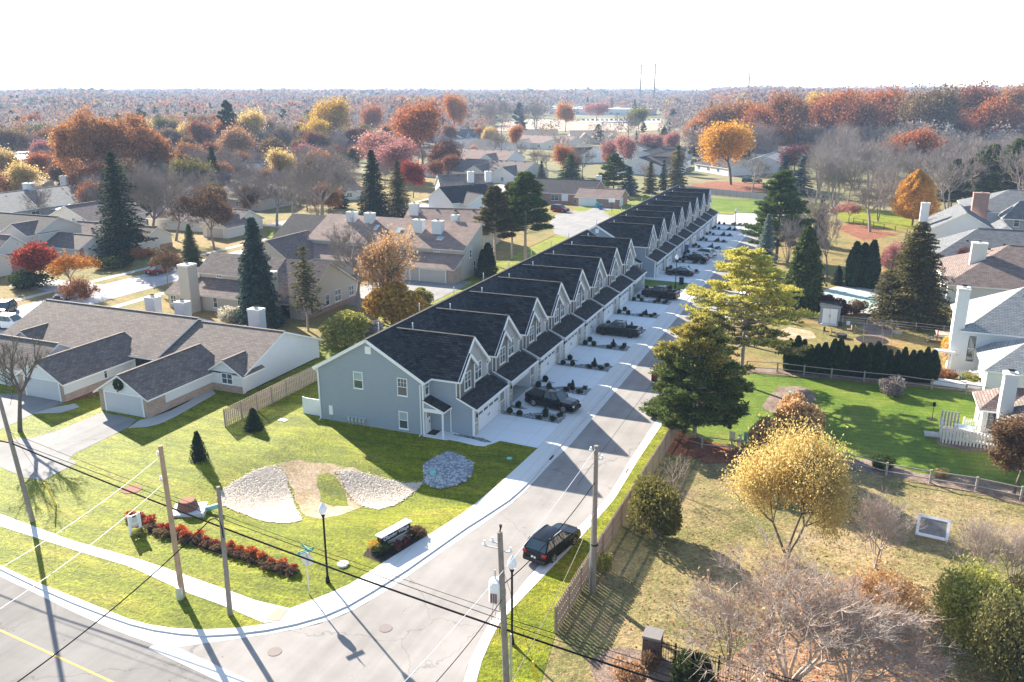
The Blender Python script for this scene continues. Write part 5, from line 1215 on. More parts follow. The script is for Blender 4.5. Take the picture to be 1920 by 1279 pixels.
house('tan_house', 'two-storey tan house with vertical wood siding and tall square chimneys behind the ranch roof', (rx, ry), [
    Bk(-93.5 - rx, -80 - rx, 0, 0, 0, 0, roof='brown_shingle', wall='beige_siding', trim='tan_trim', prof=[(96.9 - ry, 2.6), (100.6 - ry, 4.2), (100.6 - ry, 5.2), (104.3 - ry, 7.4), (111.6 - ry, 3.)]),
    Bk(-96 - rx, -93.5 - rx, 0, 0, 0, 0, roof='brown_shingle', wall='beige_siding', trim='tan_trim', prof=[(96.3 - ry, 2.6), (102.3 - ry, 5.2), (108 - ry, 3.)]),
    Bk(-79.99 - rx, -72 - rx, 0, 0, 0, 0, roof='brown_shingle', wall='beige_siding', trim='tan_trim', prof=[(97.6 - ry, 2.6), (104.3 - ry, 7.4), (112.5 - ry, 2.6)])],
    wins=[(-89.6 - rx, 100.6 - ry, 4.3, 'F', 1., .8, 2), (-84.5 - rx, 100.6 - ry, 4.25, 'F', 1.7, .8, 2), (-87.5 - rx, 96.9 - ry, .6, 'F', .8, 1.7, 1), (-82.9 - rx, 96.9 - ry, .9, 'F', .9, 1.3, 1), (-95 - rx, 96.3 - ry, .7, 'F', 1.1, 1.3, 2),
          (-72 - rx, 99.4 - ry, .6, 'R', .8, 1.9, 1), (-72 - rx, 103.4 - ry, .9, 'R', 1., 1.7, 1), (-72 - rx, 106.2 - ry, 1., 'R', 1.7, 1.8, 2), (-72 - rx, 110 - ry, 1., 'R', 1.4, 1.6, 2)],
    chims=[(-90.9 - rx, 95.5 - ry, 1.9, 1.9, 0, 7.3, 'beige_siding'), (-77.3 - rx, 96.9 - ry, 2.1, 1.5, 0, 7., 'beige_siding')],
    bands=[('x', -71.97 - rx, 97.6 - ry, 112.5 - ry, 0, .7, 'red_brick'), ('y', 97.58 - ry, -76 - rx, -74.6 - rx, 0, 2.1, 'dark_gap')])
rx, ry = -78., 133.
house('skylight_building', 'long tan building with rusty brown roof, skylights and white chimneys', (rx, ry), [
    Bk(-94.5 - rx, -62.4 - rx, 0, 0, 0, 0, roof='rust_shingle', wall='beige_siding', trim='tan_trim', prof=[(127.2 - ry, 2.8), (131 - ry, 4.5), (131 - ry, 5.5), (138.6 - ry, 9.), (139.4 - ry, 8.7)]),
    Bk(-101.5 - rx, -91 - rx, 121 - ry, 133 - ry, 2.8, 6.4, 'y', roof='brown_shingle', wall='beige_siding', trim='tan_trim'),
    Bk(-103 - rx, -94.6 - rx, 0, 0, 0, 0, roof='black_shingle', wall='beige_siding', trim='tan_trim', prof=[(130 - ry, 4.), (138.6 - ry, 8.6), (139.4 - ry, 8.3)])],
    gars=[(-66.5 - rx, 127.2 - ry, 'F', 5., 2.2, 'garage_beige'), (-73.5 - rx, 127.2 - ry, 'F', 5., 2.2, 'garage_beige')],
    chims=[(-73.2 - rx, 135.2 - ry, 1.9, 1.3, 6.5, 9.5, 'chimney_siding'), (-69.3 - rx, 135.2 - ry, 1.9, 1.3, 6.5, 9.5, 'chimney_siding'), (-88.5 - rx, 137 - ry, 1.9, 1.3, 7, 9.9, 'chimney_siding'), (-84.6 - rx, 137 - ry, 1.8, 1.3, 7, 9.9, 'chimney_siding'), (-68 - rx, 139.8 - ry, 1.4, 1., 6, 10., 'chimney_siding')],
    lights=[(-77.6 - rx, 134. - ry, 6.95, .467, .9, 1.6), (-75.6 - rx, 133.1 - ry, 6.5, .467, 1.6, .9), (-68.6 - rx, 132.9 - ry, 6.4, .467, 1.2, 1.), (-82.6 - rx, 134.5 - ry, 7.15, .467, .8, 1.5)],
    wins=[(-62.4 - rx, 134 - ry, 3.4, 'R', .9, 1.5, 1), (-62.4 - rx, 135.6 - ry, .6, 'R', .9, 2., 1), (-73 - rx, 131 - ry, 4.65, 'F', 1.4, .6, 2), (-67.5 - rx, 131 - ry, 4.65, 'F', 1.2, .6, 2)],
    bands=[('x', -62.36 - rx, 127.2 - ry, 130.4 - ry, 0, 2.6, 'tan_brick'), ('y', 127.16 - ry, -63.9 - rx, -62.4 - rx, 0, 2.6, 'tan_brick'), ('x', -62.37 - rx, 131 - ry, 131.3 - ry, 0, 5., 'beige_siding')])
# left, beyond the back street
rx, ry = -148., 122.
house('cream_house', 'cream two-storey house with brown roof and gabled garage wing at the far left', (rx, ry), [
    Bk(-170 - rx, -149 - rx, 117.5 - ry, 128 - ry, 5.2, 7.6, roof='black_shingle', wall='cream_siding'),
    Bk(-156.5 - rx, -149.2 - rx, 115.5 - ry, 122 - ry, 5.0, 6.9, 'y', roof='brown_shingle', wall='cream_siding'),
    Bk(-153 - rx, -139.2 - rx, 118.3 - ry, 126.3 - ry, 2.6, 4.5, roof='brown_shingle', wall='cream_siding')],
    wins=[(-160.5 - rx, 117.5 - ry, 3.4, 'F', 1.4, 1.5, 2)], bands=[('x', -139.16 - rx, 124.8 - ry, 126.3 - ry, 0, 2.5, 'red_brick'), ('x', -139.16 - rx, 118.3 - ry, 119.3 - ry, 0, 2.5, 'red_brick')])
rx, ry = -150., 104.
house('cream_garage_house', 'cream house with brick trim and low garage gable cut by the left edge', (rx, ry), [
    Bk(-165 - rx, -140.4 - rx, 99 - ry, 106 - ry, 2.6, 4.2, roof='brown_shingle', wall='cream_siding'), Bk(-166 - rx, -146 - rx, 106 - ry, 113 - ry, 3.6, 6., roof='brown_shingle', wall='cream_siding')],
    bands=[('x', -140.36 - rx, 104.6 - ry, 106 - ry, 0, 2.5, 'red_brick'), ('x', -145.96 - rx, 106.5 - ry, 112 - ry, 0, 2.6, 'dark_brick')])
rx, ry = -150., 137.
house('cream_gabled_house', 'tall pale cream gabled house with a long low ranch wing behind the leaning spruce', (rx, ry), [
    Bk(-168.5 - rx, -155.5 - rx, 135.8 - ry, 152 - ry, 4.6, 7.6, 'y', roof='brown_shingle', wall='cream_siding'),
    Bk(-156 - rx, -134.2 - rx, 129.5 - ry, 137.5 - ry, 2.7, 4.9, roof='brown_shingle', wall='cream_siding'), Bk(-141 - rx, -134 - rx, 127 - ry, 133 - ry, 2.6, 4.4, 'y', roof='brown_shingle', wall='cream_siding')],
    wins=[(-160. - rx, 135.8 - ry, 3.6, 'F', 1.1, 1.4, 1), (-157 - rx, 135.8 - ry, 3.6, 'F', 1.1, 1.4, 1)],
    bands=[('x', -133.96 - rx, 127 - ry, 128.2 - ry, 0, 2.4, 'red_brick'), ('x', -134.16 - rx, 134 - ry, 137.5 - ry, 0, 1., 'red_brick')], vents=[(-150 - rx, 131.5 - ry, 3.9), (-145.6 - rx, 131.5 - ry, 3.9)])
rx, ry = -138., 156.
house('brick_ranch', 'brown-roofed brick ranch with white gabled garage at the bend of the back street', (rx, ry), [
    Bk(-158 - rx, -132 - rx, 155 - ry, 165 - ry, 2.7, 5.2, roof='brown_shingle', wall='cream_siding'), Bk(-137 - rx, -130 - rx, 150 - ry, 158 - ry, 2.6, 4.4, 'y', roof='brown_shingle', wall='cream_siding')],
    gars=[(-133.5 - rx, 150 - ry, 'F', 4.8, 2.2, 'garage_beige')])
rx, ry = -203., 160.
house('slate_blue_house', 'long blue-grey house with pale roof and white porch roofs at the far left', (rx, ry), [
    Bk(-213 - rx, -192 - rx, 120 - ry, 178 - ry, 3.6, 7., 'y', roof='grey_shingle', wall='grey_siding'), Bk(-196 - rx, -186.5 - rx, 168 - ry, 175.5 - ry, 3., 4.6, roof='pale_shingle', wall='grey_siding'),
    Bk(-192 - rx, -187.6 - rx, 157 - ry, 166 - ry, 2.8, 3.3, roof='white_paint', wall='grey_siding'), Bk(-192 - rx, -187.6 - rx, 135 - ry, 146 - ry, 2.8, 3.3, roof='white_paint', wall='grey_siding')],
    wins=[(-192 - rx, 152 - ry, 1., 'R', 2.4, 1.8, 2), (-187.6 - rx, 161 - ry, .4, 'R', 3., 2., 2), (-187.6 - rx, 141 - ry, .4, 'R', 3., 2., 2), (-186.5 - rx, 172 - ry, 1., 'R', 1.8, 1.5, 2)],
    chims=[(-203 - rx, 160 - ry, 2.6, 1.8, 5, 8.6, 'chimney_siding'), (-196 - rx, 178.6 - ry, 2., 1.2, 0, 7.6, 'stone_cap')], vents=[(-200.5 - rx, y - ry, 6.2) for y in (146, 151, 156.5, 164, 168, 172)])
# right side houses
rx, ry = 20., 104.
house('white_house', 'white-sided house with tall white chimney and pale grey roof nearest on the right', (rx, ry), [
    Bk(13.6 - rx, 34 - rx, 107.8 - ry, 121 - ry, 5.2, 9.4, roof='pale_shingle', wall='white_siding', hipA=6.5, ov=.35), Bk(15.4 - rx, 34 - rx, 99.5 - ry, 109 - ry, 3.1, 5.8, roof='pale_shingle', wall='white_siding', hipA=4.6, ov=.35)],
    wins=[(13.6 - rx + 1.0, 107.8 - ry, 1.2, 'F', .95, 3.3, 1)], chims=[(13. - rx, 108.6 - ry, 1.25, 1.5, 0, 9.9, 'white_siding')], vents=[(20 - rx, 112.6 - ry, 8.6)])
rx, ry = 20., 86.
house('beige_house', 'beige house with bay window and chimney, mostly behind the olive-brown tree', (rx, ry), [
    Bk(15.6 - rx, 34 - rx, 79 - ry, 92 - ry, 3.2, 6.4, roof='taupe_shingle', wall='cream_siding', hipA=5), Bk(13.6 - rx, 17.5 - rx, 86.5 - ry, 91. - ry, 3.1, 4.6, roof='brown_shingle', wall='cream_siding', hipA=2.)],
    wins=[(13.6 - rx, 88 - ry, .9, 'L', 1., 1.9, 1), (14.4 - rx, 86.5 - ry, .8, 'F', .9, 2., 1)], chims=[(15.2 - rx, 85.6 - ry, 1.1, 1.3, 0, 6.9, 'chimney_siding')])
rx, ry = 25., 150.
house('beige_chimney_house', 'beige house with brown roof and broad beige chimney at the right', (rx, ry), [
    Bk(15. - rx, 40 - rx, 144.5 - ry, 166 - ry, 3.2, 8., roof='brown_shingle', wall='cream_siding', hipA=9)],
    wins=[(17. - rx, 144.5 - ry, .8, 'F', .9, 2., 1)], chims=[(19.4 - rx, 152 - ry, 2.2, 1.6, 0, 8.6, 'cream_siding')], vents=[(20.6 - rx, 155 - ry, 6.6), (21.4 - rx, 156 - ry, 7.)])
rx, ry = 24., 176.
house('grey_roof_house', 'low house with grey hipped roof between the spruce and the white house', (rx, ry), [
    Bk(14.5 - rx, 36 - rx, 169 - ry, 186 - ry, 3., 7.4, roof='grey_shingle', wall='cream_siding', hipA=7.5)], vents=[(19 - rx, 176 - ry, 5.2), (20 - rx, 173 - ry, 5.6), (26 - rx, 173 - ry, 5.2), (31 - rx, 173 - ry, 5.2)])
rx, ry = 22., 205.
house('white_gable_house', 'white gabled house with white chimney left of the brick chimney', (rx, ry), [
    Bk(15.3 - rx, 29 - rx, 200 - ry, 216 - ry, 3.4, 7.4, 'y', roof='grey_shingle', wall='white_siding'), Bk(26 - rx, 33 - rx, 197 - ry, 206 - ry, 3.2, 5.6, 'y', roof='grey_shingle', wall='white_siding')],
    wins=[(29 - rx - 1.5, 197 - ry, 1., 'F', 1.2, 1.4, 1)], chims=[(14.6 - rx, 206 - ry, 1.7, 1.5, 0, 8.4, 'white_siding')])
rx, ry = 38., 222.
house('brick_chimney_house', 'slate-blue two-storey house with broad red brick chimney and hipped grey roof', (rx, ry), [
    Bk(24.5 - rx, 50 - rx, 219 - ry, 240 - ry, 5.6, 9.6, roof='grey_shingle', wall='white_siding', hipA=9), Bk(31 - rx, 50 - rx, 212 - ry, 219.2 - ry, 5.4, 8.6, roof='grey_shingle', wall='grey_siding', hipA=3)],
    wins=[(33.5 - rx, 212 - ry, 3.3, 'F', 1.1, 1.9, 1), (37.3 - rx, 212 - ry, 3.3, 'F', 1.1, 1.9, 1), (33 - rx, 212 - ry, .4, 'F', 1.1, 1.9, 1), (36.8 - rx, 212 - ry, .4, 'F', 1.1, 1.9, 1)],
    chims=[(26.6 - rx, 218.3 - ry, 3.2, 1.9, 0, 9.8, 'red_brick')])
# quick background houses from their ridge lines
def qh(name, label, a, b, zr, hw, ze, roof, wall, dorm=(), chim=(), group=None, z0=0, **k):
    (ax, ay), (bx, by) = G(a[0], a[1], zr), G(b[0], b[1], zr); c = ((ax + bx) / 2, (ay + by) / 2); L_ = math.hypot(bx - ax, by - ay); rz = math.atan2(by - ay, bx - ax)
    base = hgt(*c); zr -= base; ze -= base
    bl = [Bk(-L_ / 2, L_ / 2, -hw, hw, ze, zr, roof=roof, wall=wall, **k)]
    for (u, w_, out, f) in dorm: bl.append(Bk(u * L_ - w_, u * L_ + w_, -hw - out, -hw * .2, ze - .1, ze + (zr - ze) * f, 'y', roof=roof, wall=wall))
    r = random.Random(int(a[0])); ws = []
    for i in range(max(1, int(L_ / 7))):
        u = -L_ / 2 + 3 + i * 7
        if all(abs(u - d[0] * L_) > d[1] + 1 for d in dorm): ws.append((u, -hw, .9, 'F', 1.8, 1.3, 2))
    for (u, w_, out, f) in dorm: ws.append((u * L_, -hw - out, .8, 'F', 1.3, 1.5, 2))
    ch = [(u * L_, v * hw, 1.9, 1.4, zr * .5, zr + 1.1, 'chimney_siding') for u, v in chim]
    vt = [(-L_ / 2 + 2 + i * 4., -.8, zr - .35) for i in range(int(L_ / 4))]
    return house(name, label, c, bl, ws, (), ch, (), vt, rz=rz, group=group)
H = qh
H('brown_roof_house', 'brown-roofed building directly behind the skylight building', (771, 389), (925, 393), 8, 8, 4.5, 'rust_shingle', 'beige_siding', chim=((-.42, -.3), (.48, -.3)))
H('black_roof_house', 'house with black roof and white and pink gable end behind the olive spruce', (825, 351), (908, 345), 7, 6.5, 3.5, 'black_shingle', 'white_siding', dorm=((-.05, 4, 4, .6),))
H('taupe_house', 'long taupe-roofed house with two white chimneys', (822, 328), (915, 326), 7.5, 8, 3.8, 'taupe_shingle', 'white_siding', chim=((.1, -.5), (.45, -.5)))
H('taupe_house', 'very long taupe-roofed house right of the orange maple', (876, 298), (1002, 304), 7, 11, 3.2, 'taupe_shingle', 'cream_siding', dorm=((-.1, 5, 2, .7), (.3, 5, 2, .7)))
H('white_end_house', 'taupe house with white end gable before the small clump of blue spruces', (805, 303), (866, 298), 6, 7, 3, 'taupe_shingle', 'white_siding', dorm=((.2, 4, 5, .8),))
H('pinkish_roof_house', 'long pinkish-brown roofed house with dormer gables', (845, 278), (966, 282), 7, 10, 3.2, 'rust_shingle', 'white_siding', dorm=((-.35, 4, 2, .7), (.25, 4, 2, .7)))
H('white_gable_house', 'house with broad white gable and charcoal roof in the middle distance', (895, 260), (945, 262), 7, 12, 3, 'charcoal_shingle', 'white_siding')
H('grey_roof_house', 'grey-roofed house beside the broad white gable', (848, 262), (890, 258), 6.5, 10, 3, 'grey_shingle', 'grey_siding')
H('four_gable_house', 'dark blue-grey roofed house with four small white gables', (831, 245), (898, 241), 8, 14, 4, 'grey_shingle', 'grey_siding', dorm=((-.38, 2.4, 2, .9), (-.12, 3.2, 3, 1.1), (.02, 2.2, 2, .8), (.3, 3, 2, .95)))
H('long_tan_roof_house', 'long cream house with tan roof and dark windows', (983, 253), (1080, 256), 7, 12, 3.4, 'rust_shingle', 'cream_siding', dorm=((-.3, 6, 3, .5), (.25, 6, 3, .5)))
H('taupe_house', 'taupe-roofed house behind the long cream house', (980, 243), (1045, 243), 7.5, 12, 3.4, 'taupe_shingle', 'cream_siding')
H('many_gable_house', 'wide taupe-roofed house with three dark gables', (1068, 245), (1155, 245), 7.5, 14, 3.4, 'taupe_shingle', 'beige_siding', dorm=((-.2, 4, 3, .8), (.1, 6, 4, 1.), (.38, 4, 3, .7)))
H('taupe_house', 'taupe-roofed house between the two pink-crowned tree groups', (1190, 252), (1262, 254), 7, 12, 3.2, 'brown_shingle', 'cream_siding', dorm=((.3, 4, 3, .8),))
H('black_roof_house', 'black-roofed house with white gable behind the red round tree', (1088, 270), (1126, 276), 7, 12, 3, 'black_shingle', 'white_siding', dorm=((.3, 5, 6, .9),))
H('dark_roof_house', 'nearest of the black-roofed houses with white gable strips left of the fence', (1198, 296), (1250, 283), 6.5, 11, 3, 'black_shingle', 'white_siding', dorm=((-.2, 5, 4, .9),))
H('dark_roof_house', 'black-roofed house just beyond the nearest black-roofed one', (1205, 283), (1262, 272), 6.5, 10, 3, 'charcoal_shingle', 'white_siding', dorm=((.0, 5, 3, .9),))
H('dark_roof_house', 'farthest black-roofed house beside the orange maple', (1180, 268), (1240, 262), 6.5, 12, 3, 'charcoal_shingle', 'cream_siding')
H('taupe_house', 'small taupe-roofed house above the dark evergreens', (1040, 262), (1082, 266), 6, 8, 3, 'taupe_shingle', 'white_siding') if 0 else None
rx, ry = G(1058, 336, 6.5)
house('court_house', 'black-roofed brick house with two pinkish garage wings around a parking court', (rx, ry), [
    Bk(-12, 11, -7, 7, 3.2, 6.5, roof='black_shingle', wall='red_brick'), Bk(-14, -5, -16, -4, 2.7, 4.9, 'y', roof='rust_shingle', wall='red_brick'), Bk(7, 20, -10, -1, 2.7, 4.8, roof='rust_shingle', wall='red_brick')],
    wins=[(-.5, -7, .8, 'F', 2.4, 1.6, 2), (6, -7, .3, 'F', 1.1, 2.1, 1)], gars=[(-9.5, -16, 'F', 5.4, 2.3, 'garage_white'), (10.5, -10, 'F', 5, 2.3, 'garage_white')], bands=[('y', -7.02, 1.6, 3.6, .8, 3., 'white_trim'), ('y', -15.98, -12.6, -6.4, 2.3, 3.6, 'white_siding'), ('x', 19.97, -9.8, -6, .2, 2.6, 'white_siding')], chims=[(10, 3, 1.4, 1.2, 4, 7.6, 'white_siding')])
H('white_hip_house', 'small white house with pale hipped roof beside the parked cars far right', (1432, 292), (1452, 285), 7, 7, 4.5, 'pale_shingle', 'white_siding')
H('brown_roof_house', 'brown-roofed house behind the white hipped one', (1425, 272), (1500, 275), 7, 9, 3.5, 'brown_shingle', 'cream_siding')
H('brown_roof_house', 'dark-roofed house left of the white hipped one', (1335, 292), (1400, 300), 6, 8, 3, 'black_shingle', 'white_siding')
H('blue_grey_house', 'blue-grey house with long dark roof behind bare trees on the left', (497, 283), (572, 275), 7, 9, 3.6, 'grey_shingle', 'grey_siding')
H('grey_roof_house', 'grey-roofed house in front of the blue-grey house on the left', (455, 305), (540, 300), 6.5, 9, 3, 'grey_shingle', 'beige_siding')
H('white_gable_house', 'small white gabled house above the blue-grey house', (548, 262), (572, 262), 7, 8, 3, 'grey_shingle', 'white_siding')
H('brown_roof_house', 'brown-roofed house behind bare trees left of the darkest spruce', (430, 345), (520, 350), 6, 8, 3, 'taupe_shingle', 'beige_siding')
H('brown_roof_house', 'dark-roofed house behind the bare trees before the back street', (575, 335), (655, 330), 6.5, 8, 3, 'taupe_shingle', 'cream_siding')
H('beige_gable_house', 'beige gabled house at the left edge behind the long blue-grey one', (2, 325), (40, 312), 8, 9, 4, 'taupe_shingle', 'cream_siding')
H('brown_roof_house', 'small dark-roofed house with white chimney left of the rust oaks', (118, 334), (150, 334), 7, 6, 3.4, 'black_shingle', 'cream_siding', chim=((.1, -.9),))
# flat white commercial roofs
def flat(name, label, cx, cy, w_, d_, h_, wall='white_siding', rz=0.):
    root = empty(name, (cx, cy, hgt(cx, cy)), label, 'building', None, rz); a = MB(); a.box((-w_ / 2, -d_ / 2, -.3), (w_ / 2, d_ / 2, h_), wall); a.build('wall', root)
    b = MB(); b.box((-w_ / 2 - .2, -d_ / 2 - .2, h_ + .003), (w_ / 2 + .2, d_ / 2 + .2, h_ + .4), 'white_paint'); b.build('roof', root)
    c = MB(); n_ = max(2, int(w_ / 9))
    for i in range(n_):
        if i % 3 != 2: c = MB(); c.box((-w_ / 2 + 2 + i * 9, -d_ / 2 - .06, 1), (-w_ / 2 + 6 + i * 9, -d_ / 2, 2.6), 'window_glass'); c.build('window', root)
    for i in range(2): c = MB(); c.box((-w_ / 4 + i * w_ / 2, -2, h_ + .4), (-w_ / 4 + i * w_ / 2 + 3, 1, h_ + 1.6), 'galvanised'); c.build('roof_unit', root)
flat('warehouse', 'big flat white-roofed building at the left edge', *G(40, 293, 6), 90, 45, 6, rz=1.2)
flat('school_building', 'long low school building with white flat roof, right part behind the pink tree', *G(1130, 208, 7), 130, 60, 7)
flat('school_building', 'long low school building with white flat roof, left part', *G(1030, 205, 7), 90, 50, 7)
flat('retail_building', 'small flat pale building far off left of the school', *G(760, 215, 6), 40, 20, 5)
# yard things on the left
def simple(name, label, cat, mb, loc, rz=0., group=None, **k):
    o = mb.build(name, None, loc, **k); o.rotation_euler = (0, 0, rz); return tag(o, label, cat, group)
# --- background trees
deciduous('mid_a', 81, 14, 12, 10000, .34, levels=4, spreadr=.95, first=.24, mat='leaf_rust'); deciduous('mid_b', 82, 14, 12, 10000, .34, levels=4, spreadr=.95, first=.26, mat='leaf_rust', kids=4)
deciduous('mid_c', 84, 13, 10, 6500, .32, levels=4, spreadr=.8, first=.26, mat='leaf_rust', sparse=.8)
twigtree('mid_bare_a', 85, 13, 11, 520, 1.7, levels=4, tw=.03, bark='bark_grey'); twigtree('mid_bare_b', 86, 13, 11, 520, 1.7, levels=4, tw=.03, bark='bark_grey', kids=2, forks=4, first=.45)
spruce('mid_spruce', 87, 13, 6, 'needle_dark', .8, card=.9, tier=.9); pine('mid_pine', 88, 14, 10, 'needle_dark', 46, 1.1, .2, 'bark', .75, flat=1., topw=.5)
N_T = [('maple_tree', 'mid_a', 1370, 347, 236, 114, 'big golden orange tree before the grey fence at the end of the street', 'leaf_amber'),
 ('maple_tree', 'mid_b', 1490, 330, 270, 66, 'dark purple round tree behind the blue spruces', 'leaf_maroon'), ('spruce_tree', 'mid_spruce', 1468, 362, 290, 50, 'blue spruce left of the dark purple tree', 'needle_blue'),
 ('spruce_tree', 'mid_spruce', 1500, 365, 292, 50, 'blue-green spruce right of its blue neighbour', 'needle_blue'), ('maple_tree', 'mid_a', 793, 318, 198, 100, 'tall orange-red maple in the middle distance', 'leaf_redorange'),
 ('maple_tree', 'mid_b', 830, 330, 262, 60, 'lower right bough of russet leaves beside the orange-red maple', 'leaf_rust'), ('maple_tree', 'mid_b', 712, 335, 246, 92, 'pink-crowned tree left of the orange-red maple', 'leaf_pink'),
 ('maple_tree', 'mid_a', 752, 345, 268, 84, 'magenta pink tree in front of the orange-red maple', 'leaf_pink'), ('maple_tree', 'mid_b', 775, 372, 300, 50, 'dark wine-red tree above the olive spruce', 'leaf_red'),
 ('maple_tree', 'mid_a', 628, 285, 190, 70, 'tall ochre yellow tree left of the pink trees', 'leaf_gold'), ('maple_tree', 'mid_b', 598, 290, 222, 56, 'lower ochre tree beside the tall ochre one', 'leaf_gold'),
 ('pine_tree', 'mid_pine', 434, 300, 191, 50, 'tall dark pine above the left woods', None), ('maple_tree', 'mid_a', 482, 300, 212, 62, 'rounded straw-yellow tree right of the tall dark pine', 'leaf_yellow'),
 ('maple_tree', 'mid_b', 440, 318, 236, 72, 'round pinkish-orange tree below the tall dark pine', 'leaf_peach'), ('maple_tree', 'mid_a', 850, 262, 182, 50, 'orange-topped tree on the skyline of the middle distance', 'leaf_orange'),
 ('maple_tree', 'mid_b', 700, 262, 196, 44, 'dusty orange tree among the far grey woods', 'leaf_redorange'), ('maple_tree', 'mid_a', 970, 287, 238, 30, 'small round orange tree left of the long cream house', 'leaf_orange'),
 ('maple_tree', 'mid_a', 903, 268, 240, 24, 'small orange-red tree, left of two before the white gable', 'leaf_redorange'), ('maple_tree', 'mid_b', 926, 270, 240, 26, 'small orange-red tree, right of two before the white gable', 'leaf_redorange'),
 ('maple_tree', 'mid_a', 1056, 335, 276, 44, 'round red-orange tree behind the green spruce', 'leaf_redorange'), ('spruce_tree', 'mid_spruce', 1069, 342, 289, 62, 'broad green spruce behind the brick court house', 'needle_green'),
 ('bare_tree', 'mid_bare_a', 1092, 338, 274, 50, 'pale bare tree behind the green spruce', None), ('spruce_tree', 'mid_spruce', 1015, 342, 302, 24, 'narrow spruce left of the green spruce', 'needle_olive'),
 ('pine_tree', 'mid_pine', 1150, 366, 290, 66, 'big dark pine behind the pinkish garage wing', 'needle_green'), ('spruce_tree', 'mid_spruce', 1178, 366, 312, 50, 'frosty spruce between the dark pines', 'needle_blue'),
 ('spruce_tree', 'mid_spruce', 1218, 362, 300, 34, 'narrow olive spruce near the far end of the townhouses', 'needle_olive'), ('spruce_tree', 'mid_spruce', 1268, 350, 272, 46, 'dark olive spruce at the far end of the townhouses', 'needle_olive'),
 ('spruce_tree', 'mid_spruce', 1243, 356, 300, 24, 'dark columnar evergreen left of the dark olive spruce', None), ('maple_tree', 'mid_b', 1142, 318, 262, 34, 'bright pink tree, left of the pair by the dark roofs', 'leaf_pink'),
 ('maple_tree', 'mid_a', 1166, 322, 258, 46, 'bright pink tree, right of the pair by the dark roofs', 'leaf_pink'), ('maple_tree', 'mid_b', 1222, 290, 250, 60, 'broad pink tree behind the dark roofs', 'leaf_pink'),
 ('maple_tree', 'mid_a', 1262, 296, 250, 36, 'pinkish tree at the right of the dark roofs', 'leaf_pink'), ('bare_tree', 'mid_bare_a', 1180, 268, 212, 56, 'tan bare tree before the school field', None),
 ('maple_tree', 'mid_a', 1198, 255, 204, 44, 'olive gold tree before the school field', 'leaf_olive'), ('bare_tree', 'mid_bare_b', 1005, 248, 180, 60, 'large bare tree standing on the tan field edge', None),
 ('bare_tree', 'mid_bare_a', 940, 258, 186, 46, 'tall bare tree with brown haze of twigs left of the field', None), ('bare_tree', 'mid_bare_a', 912, 262, 192, 44, 'tall bare tree beside the field, left one', None),
 ('maple_tree', 'mid_b', 1060, 248, 192, 36, 'orange tree at the middle of the tan field', 'leaf_orange'), ('maple_tree', 'mid_a', 1118, 228, 194, 44, 'dusky pink tree before the school', 'leaf_pink'),
 ('pine_tree', 'mid_pine', 974, 246, 194, 30, 'teal green pine left of the field', 'needle_blue'), ('maple_tree', 'mid_a', 1530, 268, 180, 50, 'bright yellow-orange tree in the rust oak row', 'leaf_gold'),
 ('maple_tree', 'mid_c', 1712, 345, 246, 90, 'sparse copper-leaved tree above the orange cone maple', 'leaf_redorange'), ('maple_tree', 'mid_a', 1462, 268, 186, 0, '', None)][:-1]
for nm, sp_, bx, by, ty, wp, lb, mt in N_T: T(nm, sp_, bx, by, ty, wp, lb, mat=mt)
for i, (bx, w_, ty) in enumerate(((858, 0, 0),)): pass
for i, (bx, by, ty) in enumerate(((842, 326, 298), (856, 327, 308), (868, 328, 304), (880, 328, 306), (892, 328, 308))):
    T('spruce_tree', 'mid_spruce', bx, by, ty, 20, ('tallest', 'second', 'third', 'fourth', 'rightmost')[i] + ' small blue-green spruce of the clump by the white end gable', mat='needle_blue', group='small blue-green spruce clump')
# oak row on the right
for i, (bx, ty, w_) in enumerate(((1400, 196, 84), (1428, 190, 80), (1462, 182, 88), (1500, 188, 80), (1558, 176, 92), (1600, 178, 96), (1645, 172, 96), (1690, 176, 100), (1735, 170, 100), (1782, 176, 96), (1826, 168, 100), (1868, 176, 96), (1905, 168, 100), (1945, 172, 100))):
    T('oak_tree', ('mid_a', 'mid_b')[i % 2], bx, 286 + (i % 3) * 5, ty + (6 if i % 2 else 0), w_, 'rust-red oak in the long row along the right woods, %s from the left' % ('first', 'second', 'third', 'fourth', 'fifth', 'sixth', 'seventh', 'eighth', 'ninth', 'tenth', 'eleventh', 'twelfth', 'thirteenth', 'last')[i],
      group='rust-red oak row', mat=('leaf_rust', 'leaf_redorange', 'leaf_rust', 'leaf_brown', 'leaf_redorange')[i % 5])
for i in range(20):      # grey thicket before the oak row
    bx = rnd.uniform(1528, 1700); by = rnd.uniform(330, 400)
    T('bare_tree', ('mid_bare_a', 'mid_bare_b')[i % 2], bx, by, by - rnd.uniform(70, 105), rnd.uniform(55, 80), 'grey bare tree in the thicket behind the sunny back lawn', group='grey bare thicket', bark='bark_grey')
for i in range(16):
    bx = rnd.uniform(1700, 1930); by = rnd.uniform(325, 350)
    T('bare_tree', ('mid_bare_a', 'mid_bare_b')[i % 2], bx, by, by - rnd.uniform(65, 90), rnd.uniform(55, 80), 'purplish bare tree behind the dark pines at the right', group='bare trees behind the dark pines', bark='bark_purple')
